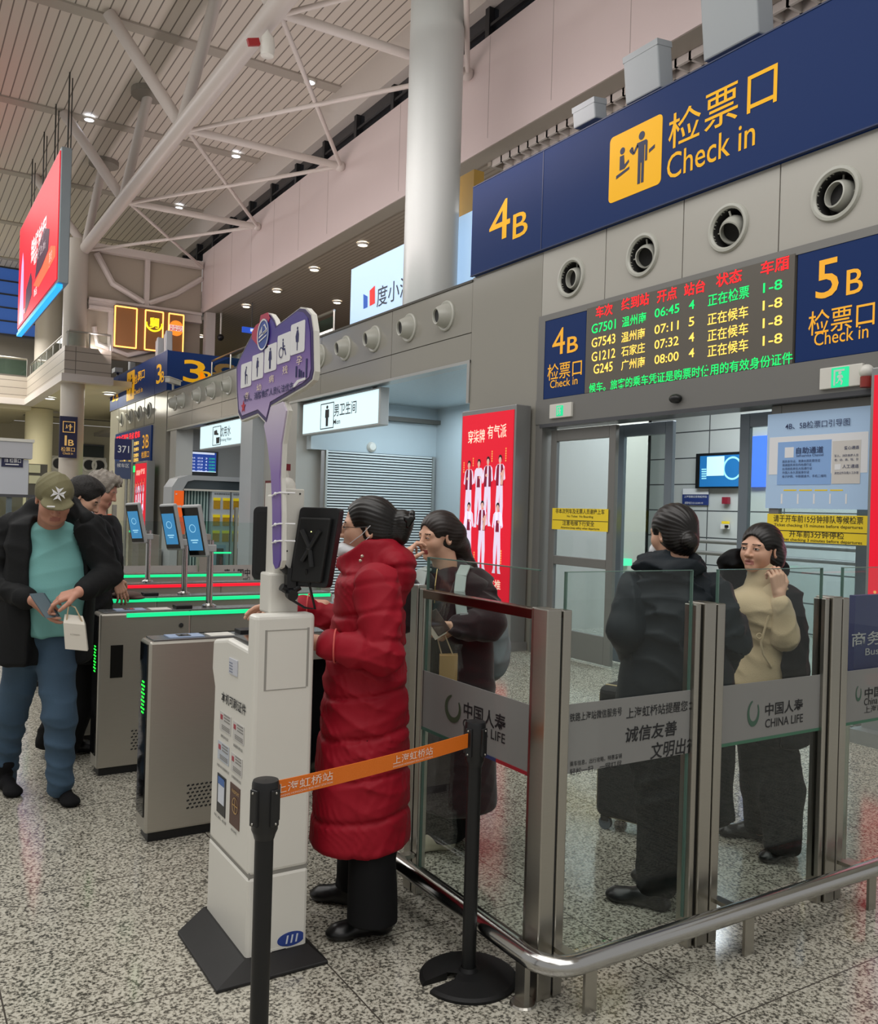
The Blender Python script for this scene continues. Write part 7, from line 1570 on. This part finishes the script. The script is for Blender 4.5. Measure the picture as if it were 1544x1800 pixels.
for px, py, lb in MZ:
    p = P(px, py, 'z', 7.79)
    if b0 is None: b0 = lamp(p.x, p.y, 7.79, lb, 'mezzanine soffit lamps', .11)
    else: dup(b0, (p.x, p.y, 7.79), lb)
b0 = None
for px, py, lb in ((88, 699, 'balcony lamp left of the 1B column'), (192, 691, 'balcony lamp right of the 1B column')):
    p = P(px, py, 'z', 5.11)
    if b0 is None: b0 = lamp(p.x, p.y, 5.11, lb, 'balcony lamps', .16, M_glowc)
    else: dup(b0, (p.x, p.y, 5.11), lb)
# restaurant neon board --------------------------------------------------------
YR = 28.14
t = thing('restaurant_board', 'brown neon-framed restaurant board on the far balcony', 'sign', (6.75, YR, 6.3))
MB().box((6.0, YR+.1, 7.0), (6.12, 28.64, 7.12)).build('wall_bracket', M_frame_d, t); MB().box((7.4, YR+.1, 7.0), (7.52, 28.64, 7.12)).build('wall_bracket', M_frame_d, t)
MB().box((5.7, YR, 6.3), (7.82, YR+.1, 7.58)).build('panel', mat('neon_board_brown', '#6d4a2c', .5, emit='#a5652c', estr=.22), t)
nb = MB()
for a, b in ((5.72, 6.36), (6.62, 7.16), (7.34, 7.8)):
    for q in (((a, 7.55), (b, 7.55)), ((b, 7.55), (b, 6.33)), ((b, 6.33), (a, 6.33)), ((a, 6.33), (a, 7.55))): nb.cyl((q[0][0], YR-.02, q[0][1]), (q[1][0], YR-.02, q[1][1]), .022, n=8)
nb.build('neon_tube', emat('neon_amber', '#ffb45e', 2.2), t)
m = MB(); put_text(m, '舅', (6.89, YR-.03, 7.18), .30, .34, YF['xd'], YF['up'], .02); m.tube([(6.89+.24*math.cos(a), YR-.035, 7.17+.24*math.sin(a)) for a in np.linspace(math.pi*.98, math.pi*2.02, 14)], .03, 6); m.v = [v for v in m.v]; m.build('yellow_mark', emat('neon_yellow2', '#f2e02a', 1.1), t)
m = MB()
for sg, z in ((1, 7.20), (-1, 7.02)): m.prism([(7.57+.19*math.cos(math.radians(a)), YR-.04, z+sg*.15*math.sin(math.radians(a))) for a in range(0, 181, 15)], (0, .02, 0))
m.build('orange_mark', emat('bun_orange', '#f08a2c', 1.0), t)
m = MB().box((7.36, YR-.035, 7.02), (7.78, YR-.02, 7.2)); m.build('mark_plate', emat('plate_cream', '#efe6dc', .7), t)
m = MB(); put_text(m, 'BURGER', (7.57, YR-.045, 7.155), .38, .07, YF['xd'], YF['up'], .02); put_text(m, 'KING', (7.57, YR-.045, 7.065), .38, .085, YF['xd'], YF['up'], .03); m.build('lettering', emat('mark_red', '#b3262a', .7), t)
# railings on the balcony and mezzanine
def rail(name, label, a, b, n, h=.95, gm=None):
    a, b = Vector(a), Vector(b); t = thing(name, label, 'railing', (a+b)/2)
    MB().tube([a+Vector((0, 0, h)), b+Vector((0, 0, h))], .03, 8).build('top_rail', M_ss, t, smooth=True)
    for k in range(n+1): p = a+(b-a)*k/n; MB().cyl(p, p+Vector((0, 0, h)), .02, n=8).build('post', M_ss, t)
    MB().beam(a+Vector((0, 0, h*.5)), b+Vector((0, 0, h*.5)), .012, h*.8).build('glass_panel', gm or G_tint, t)
rail('balcony_railing', 'glass railing on the far balcony below the neon board', (4.4, 28.05, 6.15), (5.6, 28.05, 6.15), 2, .46, G_clear)
rail('balcony_railing', 'receding glass railing on the far balcony, behind the hanging screen', (4.4, 28.2, 6.15), (4.4, 36.3, 6.15), 6, .46, G_clear)
rail('balcony_railing', 'glass railing at the far left on the rear balcony', (-4, 36.5, 6.15), (4.3, 36.5, 6.15), 5, .7)
rail('mezzanine_railing', 'glass railing of the mezzanine above the grey fascia', (7.5, 16.2, 4.5), (7.5, 24.1, 4.5), 5, 1.05)
t = thing('shop_front', 'dark shop window on the rear balcony at the far left', 'shop front', (-1, 40, 5.12)); MB().box((-6, 39.6, 5.12), (2.75, 40.5, 8.1)).build('front', mat('shop_dark', '#3d3a34', .3), t)
m = MB()
for k in range(7): m.box((-3+.8*k, 39.55, 6.5+.2*(k % 3)), (-2.5+.8*k, 39.6, 7.2+.1*(k % 2)))
m.build('goods', mat('shop_goods', '#8d8478', .5, emit='#a59a88', estr=.25), t)
t = thing('small_direction_sign', 'small blue hanging direction sign above the purple priority sign', 'sign', (9.2, 26, 6.85))
MB().box((9.0, 26, 6.85), (9.62, 26.06, 7.02)).build('panel', emat('sign_lit_blue', '#2a55c8', .7), t); MB().box((9.25, 25.99, 6.9), (9.55, 26, 6.99)).build('lit_text', emat('sign_lit_white', '#cfe0f5', .8), t); MB().cyl((9.3, 26.03, 7.02), (9.3, 26.03, 7.79), .012, n=8).build('rod', M_frame_d, t)
m = MB().box((8.55, 28.2, 5.77), (8.85, 28.5, 7.78)); m.build('square_post', M_steel_w, label='square cream post carrying a black dome camera at the mezzanine end', cat='post')
t = thing('security_camera', 'black dome camera hanging beside the square cream post', 'camera', (8.95, 28.2, 6.95)); MB().sphere((9.0, 28.1, 7.0), .11, 14, 10).build('dome', M_black, t, smooth=True); MB().cyl((9.0, 28.1, 7.05), (9.0, 28.1, 7.79), .03, n=8).build('stem', M_whitep, t)
p = P(303, 674, 'y', 23.9)
t = thing('security_camera', 'white bullet camera in front of the far blue 3B face', 'camera', (6.3, 23.95, 4.6)); d = Vector((-.7, -.6, .05)).normalized(); c = Vector((6.42, 24.0, 4.86))
MB().obox(c, d*.26, d.cross(Vector((0, 0, 1)))*.07, Vector((0, 0, .06))).obox(c+Vector((0, 0, .075)), d*.3, d.cross(Vector((0, 0, 1)))*.085, Vector((0, 0, .012))).build('body', M_whitep, t); MB().cyl(c, (6.45, 24.1, 4.6), .03, n=8).build('bracket', M_whitep, t)
p = P(200, 655, 'x', 6.5); t = thing('security_camera', 'small camera bracket at the far end of the blue 2B sign', 'camera', (6.5, 31.3, 5.75)); MB().box((6.35, 31.0, 5.95), (6.6, 31.5, 6.1)).build('body', M_greyp, t); MB().cyl((6.5, 31.3, 5.755), (6.5, 31.3, 5.96), .04, n=8).build('bracket', M_frame_d, t)
# 1B sign on the column --------------------------------------------------------
t = thing('gate_sign', 'narrow upright navy sign reading 1B on the round cream column', 'sign', (4.5, 27.9, 2.85), None)
MB().box((4.25, 28.16, 2.85), (4.74, 28.26, 4.08)).build('panel', mat('sign_navy', '#1f2348', .5), t)
m = MB(); put_text(m, '1', (4.42, 28.15, 3.36), .06, .30, YF['xd'], YF['up'], .014); put_text(m, 'B', (4.57, 28.15, 3.30), .16, .18, YF['xd'], YF['up'], .014); put_text(m, '检票口', (4.49, 28.15, 3.10), .38, .13, YF['xd'], YF['up'], .004); put_text(m, 'Check in', (4.49, 28.15, 2.98), .28, .07, YF['xd'], YF['up'], 0)
checkin_icon(m, (4.50, 28.15, 3.76), .26, YF['xd'], YF['up'], .004)
for a, b in (((4.33, 3.60), (4.35, 3.93)), ((4.65, 3.60), (4.67, 3.93)), ((4.33, 3.91), (4.67, 3.93)), ((4.33, 3.60), (4.67, 3.62))): m.box((a[0], 28.145, a[1]), (b[0], 28.155, b[1]))
m.build('lettering', emat('sign_gold', '#d9b06a', .45), t)
MB().box((4.45, 28.26, 3.0), (4.55, 28.3, 3.9)).build('mount', M_frame_d, t)
# vent boxes on the far wall
for i, (px, py, lb) in enumerate(((98, 815, 'white vent box with round holes left of the 1B column'), (164, 818, 'white vent box with two round holes right of the 1B column'))):
    a = P(px-14 if i == 0 else px-20, py-15, 'y', 40); b = P(px+16 if i == 0 else px+22, py+14, 'y', 40)
    t = thing('vent_box', lb, 'air vent', ((a.x+b.x)/2, 40, b.z)); MB().box((a.x, 40, 0), (b.x, 40.6, a.z)).build('case', mat('vent_box_white', '#cfccc2', .5), t)
    for q in ((.3, .72) if i else (.62,)): c = Vector((a.x+(b.x-a.x)*q, 39.98, (a.z+b.z)/2)); MB().lathe(c, (0, -1, 0), [(.2, -.02), (.24, .05), (.32, .03), (.33, -.02)], 20).build('nozzle_ring', M_whitep, t); MB().lathe(c, (0, -1, 0), [(.21, .012), (.001, .012)], 20).build('nozzle_mouth', M_black, t)
# white booth at the far left
Yb = 20.0
t = thing('ticket_booth', 'white booth board with a small navy sign at the left edge of the photo', 'booth', (1.9, Yb, 0))
MB().box((1.3, Yb, 1.68), (2.44, Yb+.25, 2.40)).build('board', mat('booth_white', '#c2c6cf', .45), t); MB().box((1.25, Yb-.06, 2.42), (2.50, Yb+.3, 2.78)).build('header', mat('booth_header', '#b9bac0', .45), t); MB().box((1.2, Yb-.08, 2.76), (2.53, Yb+.32, 2.82)).build('cornice', M_whitep, t)
MB().box((1.93, Yb-.02, 2.24), (2.33, Yb, 2.46)).build('navy_sign', mat('sign_navy', '#1f2348', .5), t)
m = MB(); put_text(m, '1B 检票口', (2.14, Yb-.025, 2.37), .3, .09, YF['xd'], YF['up'], .004); m.box((2.0, Yb-.025, 2.28), (2.25, Yb-.02, 2.30)); m.build('lettering', M_ltxt, t)
for x in (1.4, 2.05): MB().box((x, Yb+.05, 0), (x+.1, Yb+.15, 1.68)).build('post', mat('booth_post', '#7d828c', .4), t)
MB().box((1.3, Yb+.02, .9), (2.44, Yb+.05, 1.66)).build('glass_panel', G_clear, t); MB().box((1.3, Yb, 1.62), (2.7, Yb+.08, 1.68)).build('rail', M_frame_d, t)
t = thing('notice_rack', 'dark rack with pale yellow notices between the booth and the lit column', 'rack', (2.9, 24, 0))
a, b = P(50, 815, 'y', 24), P(82, 880, 'y', 24); MB().box((a.x, 24, 0), (b.x, 24.3, a.z)).build('frame', mat('rack_dark', '#5a574c', .5), t)
for py in (824, 843): c = P(61, py, 'y', 23.98); MB().box((c.x-.13, 23.97, c.z-.1), (c.x+.13, 24, c.z+.1)).build('notice', mat('notice_cream', '#d8d6ae', .6), t)
# drinking water area ------------------------------------------------------------
t = thing('departure_screen', 'blue departure screen on the wall under the drinking water sign', 'screen', (6.9, 23.5, 2.2))
a, b = P(314, 790, 'y', 23.5), P(383, 836, 'y', 23.5); MB().box((a.x, 23.5, b.z), (b.x, 23.58, a.z)).build('case', M_black, t)
MB().box((a.x+.05, 23.49, b.z+.08), (b.x-.06, 23.5, a.z-.04)).build('display', emat('screen_navy', '#1f3f92', .7), t)
m = MB(); W_, H_ = b.x-a.x-.11, a.z-b.z-.12; x0_ = a.x+.05; zt = a.z-.04
m.box((x0_, 23.486, zt-.05), (x0_+W_*.95, 23.488, zt)); m.box((x0_, 23.486, b.z+.08), (x0_+W_, 23.488, b.z+.10))
g2 = MB()
for k in range(5):
    z = zt-.16-.085*k
    for u, s_, w in ((.1, 'G7%d' % (21+k), .12), (.33, '杭州东', .16), (.55, '07:%d' % (10+9*k), .14), (.72, '%d' % (3+k), .05)): put_text(m, s_, (x0_+W_*u, 23.486, z), w, .045, YF['xd'], YF['up'], .01)
    put_text(g2, '正在候车', (x0_+W_*.88, 23.486, z), .17, .045, YF['xd'], YF['up'], .01)
m.build('white_rows', emat('screen_text_white', '#cfd8ee', .8), t); g2.build('green_rows', emat('screen_text_green', '#2fc48e', .8), t)
MB().box((x0_+.6, 23.58, b.z+.2), (x0_+.75, 23.62, a.z-.2)).build('wall_mount', M_frame_d, t)
YL = 19.5
t = thing('vending_cabinet', 'white self-service cabinet with yellow labels under the drinking water sign', 'cabinet', (6.1, YL, 0))
MB().prism([(5.24, YL, 0), (5.5, YL, 0), (5.5, YL, 1.9), (5.6, YL, 2.08), (5.75, YL, 2.12), (7.05, YL, 2.12), (7.05, YL, 2.22), (5.62, YL, 2.22), (5.38, YL, 2.14), (5.26, YL, 1.95)], (0, .7, 0)).build('shell', mat('cabinet_grey_white', '#b4b8bc', .35), t)
MB().box((6.17, YL+.04, 0), (7.03, YL+.7, 1.92)).build('locker_front', mat('cabinet_pale_blue', '#c6d0da', .35), t); MB().box((5.52, YL+.05, 1.92), (7.03, YL+.1, 2.12)).build('dark_header', mat('cabinet_header', '#4a545a', .2), t); MB().box((5.52, YL+.02, 1.88), (7.03, YL+.06, 1.92)).build('header_line', M_whitep, t)
m = MB()
for k in range(9): m.box((5.54+.07*k, YL+.2, .1), (5.57+.07*k, YL+.23, 1.88))
m.build('glass_ribs', mat('rib_pale_green', '#b9d2cf', .2), t); MB().box((5.5, YL+.3, .1), (6.17, YL+.33, 1.9)).build('glass_back', mat('rib_dark_green', '#5c7f7f', .2), t)
c = P(314, 890, 'y', YL-.005); MB().prism([(c.x-.1, YL-.005, 1.87), (c.x+.11, YL-.005, 1.87), (c.x+.11, YL-.005, 1.4), (c.x+.05, YL-.005, 1.18), (c.x-.05, YL-.005, 1.18), (c.x-.1, YL-.005, 1.4)], (0, .006, 0)).build('orange_panel', emat('panel_orange', '#e8601f', .55), t)
m = MB(); m.box((c.x-.05, YL-.012, 1.5), (c.x-.005, YL-.006, 1.55)).box((c.x+.005, YL-.012, 1.5), (c.x+.06, YL-.006, 1.55)).box((c.x-.07, YL-.012, 1.78), (c.x-.04, YL-.006, 1.81)); m.build('panel_mark', M_ltxt, t)
lab = MB(); top = MB(); ink = MB()
for z in (1.62, 1.24, .88):
    for x in (6.28, 6.50, 6.74, 6.95):
        o = MB().box((x-.075, YL+.025, z-.13), (x+.075, YL+.04, z+.11)).build('yellow_label', mat('label_ochre', '#c79a1f', .5, noise=.5, nscale=70), t); MB().box((x-.08, YL+.02, z+.06), (x+.08, YL+.04, z+.12)).build('label_header', mat('label_bright_yellow', '#f0d820', .5, emit='#f0d820', estr=.2), o)
put_text(ink, '自助便民服务柜', (6.4, YL+.03, 1.83), .36, .04, YF['xd'], YF['up'], .004); put_text(ink, '自助便民服务柜', (6.83, YL+.03, 1.83), .34, .04, YF['xd'], YF['up'], .004); ink.build('lettering', M_ink, t)
MB().box((6.59, YL+.03, 0), (6.61, YL+.045, 1.9)).build('door_gap', M_frame_d, t)
for x in (6.38, 6.84): o = MB().box((x-.13, YL+.025, .16), (x+.13, YL+.04, .68)).build('tap_frame', mat('tap_blue', '#9db8d6', .4), t); MB().box((x-.08, YL+.018, .22), (x+.08, YL+.03, .6)).build('tap_recess', mat('tap_dark', '#2b2522', .5), o); MB().cyl((x+.02, YL+.0, .24), (x+.02, YL+.0, .40), .03, n=10).build('red_bottle', mat('bottle_dark_red', '#7a2320', .4), o)
t = thing('wall_notice', 'small framed notice on the pillar behind the kiosk screen', 'notice', (6.3, 16.5, 1.6)); p = P(475, 875, 'x', 6.58); MB().box((6.56, p.y-.25, p.z-.35), (6.60, p.y+.25, p.z+.35)).build('frame', mat('frame_dark_red', '#6e2a2a', .5), t); MB().box((6.55, p.y-.2, p.z-.3), (6.56, p.y+.2, p.z+.3)).build('sheet', M_whitep, t)
# queue boards on poles ------------------------------------------------------------
t = thing('queue_board', 'two dark blue hanging boards on a pole, reading 371, before the far gate', 'sign', (4.75, 22, 0))
MB().box((4.56, 22, 2.60), (4.93, 22.08, 3.10)).build('upper_board', mat('board_night_blue', '#23285a', .5), t); MB().box((4.58, 22, 2.14), (4.93, 22.08, 2.56)).build('lower_board', mat('board_slate_blue', '#4a5576', .5), t)
m = MB(); put_text(m, '371', (4.75, 21.99, 2.85), .26, .17, YF['xd'], YF['up'], .01); put_text(m, '候车区', (4.75, 21.99, 2.46), .28, .1, YF['xd'], YF['up'], .004); m.build('lettering', M_ltxt, t)
MB().cyl((4.86, 22.1, 0), (4.86, 22.1, 3.15), .035, n=12).cyl((4.98, 22.1, 0), (4.98, 22.1, 3.1), .03, n=12).build('pole', M_ss, t); MB().box((4.7, 21.95, 0), (5.1, 22.3, .03)).build('foot', M_ss, t)
a = P(255, 860, 'x', 6.05); st_ = star_poster('far red fashion poster below the 2B 3B LED board', 6.0, a.y+1.0, a.y-.35, .42, 2.68)
# low glass barrier behind the gates (its band seen from behind) --------------------
t = thing('glass_barrier', 'low glass barrier behind the ticket gates, its lettering seen from behind', 'barrier', (3.2, 9.5, 0))
for x in (1.7, 2.86, 4.3):
    MB().box((x, 9.44, 0), (x+.12, 9.56, 1.27)).build('post', M_ss, t)
for a, b in ((1.83, 2.85), (2.99, 4.29)):
    MB().box((a, 9.49, .1), (b, 9.505, 1.40)).build('glass_panel', G_clear, t); MB().box((a, 9.486, .66), (b, 9.489, .93)).build('frosted_band', mat('band_pale', '#a9a5a2', .5), t)
m = MB(); put_text(m, '中国人寿', (3.30, 9.482, .845), .30, .085, Vector((-1, 0, 0)), YF['up'], .014); put_text(m, 'China Life Insurance', (3.30, 9.482, .775), .30, .045, Vector((-1, 0, 0)), YF['up'], .004); put_text(m, '上海市分公司', (3.30, 9.482, .715), .22, .04, Vector((-1, 0, 0)), YF['up'], .004); m.build('lettering', M_ink, t)
m = MB(); ring(m, (3.54, 9.482, .80), .05, .06, YF['xd'], YF['up']); m.build('ring_emblem', M_green, t)
# far gates and barriers -------------------------------------------------------------
for i, (x, y, lb) in enumerate(((2.62, 13.0, 'far steel gate post with green arrow light behind the ticket gates'), (3.9, 16.0, 'far steel gate post with red top light near the far red poster'))):
    t = thing('gate_post', lb, 'ticket gate', (x, y, 0)); MB().box((x, y, 0), (x+.22, y+1.4, 1.02)).build('pedestal', M_ss, t, bevel=.01)
    MB().box((x+.03, y-.01, .30), (x+.19, y, .42)).build('status_light', strip('green' if i == 0 else 'red'), t); MB().box((x-.02, y+.1, 1.02), (x+.04, y+1.3, 1.05)).build('light_strip', strip('red' if i == 0 else 'green'), t)
for i, (x, y, lb) in enumerate(((2.05, 12.6, 'far glass panel with green edge left of the far gate post'), (4.6, 15.0, 'far glass panel right of the far red poster'))):
    t = thing('glass_screen', lb, 'barrier', (x, y, 0)); MB().box((x, y, .05), (x+.55, y+.02, 1.3)).build('glass_panel', G_tint, t); MB().box((x, y-.01, .74), (x+.5, y, .77)).build('green_line', strip('green'), t); MB().box((x+.55, y-.03, 0), (x+.60, y+.05, 1.55)).build('post', M_ss, t)
b0 = None
for x, y, lb in ((3.2, 14.0, 'orange-topped bollard left of the far red poster'), (4.35, 15.6, 'orange-topped bollard right of the far red poster'), (3.55, 17.5, 'orange-topped bollard farthest back')):
    if b0 is None:
        t = thing('bollard', lb, 'bollard', (x, y, 0), 'orange-topped bollards'); MB().box((x, y, 0), (x+.09, y+.09, 1.05)).build('shaft', M_ss, t); MB().box((x-.01, y-.01, 1.05), (x+.10, y+.10, 1.35)).build('orange_top', mat('bollard_orange', '#d95a2e', .5, emit='#d95a2e', estr=.15), t); b0 = t
    else: dup(b0, (x, y, 0), lb)
t = thing('stone_block', 'grey granite block beside the white self-service cabinet', 'block', (5.0, 20.2, 0)); MB().box((4.75, 20.0, 0), (5.2, 20.6, .55)).build('block', mat('block_granite', '#77726a', .4, noise=.4, nscale=60), t)
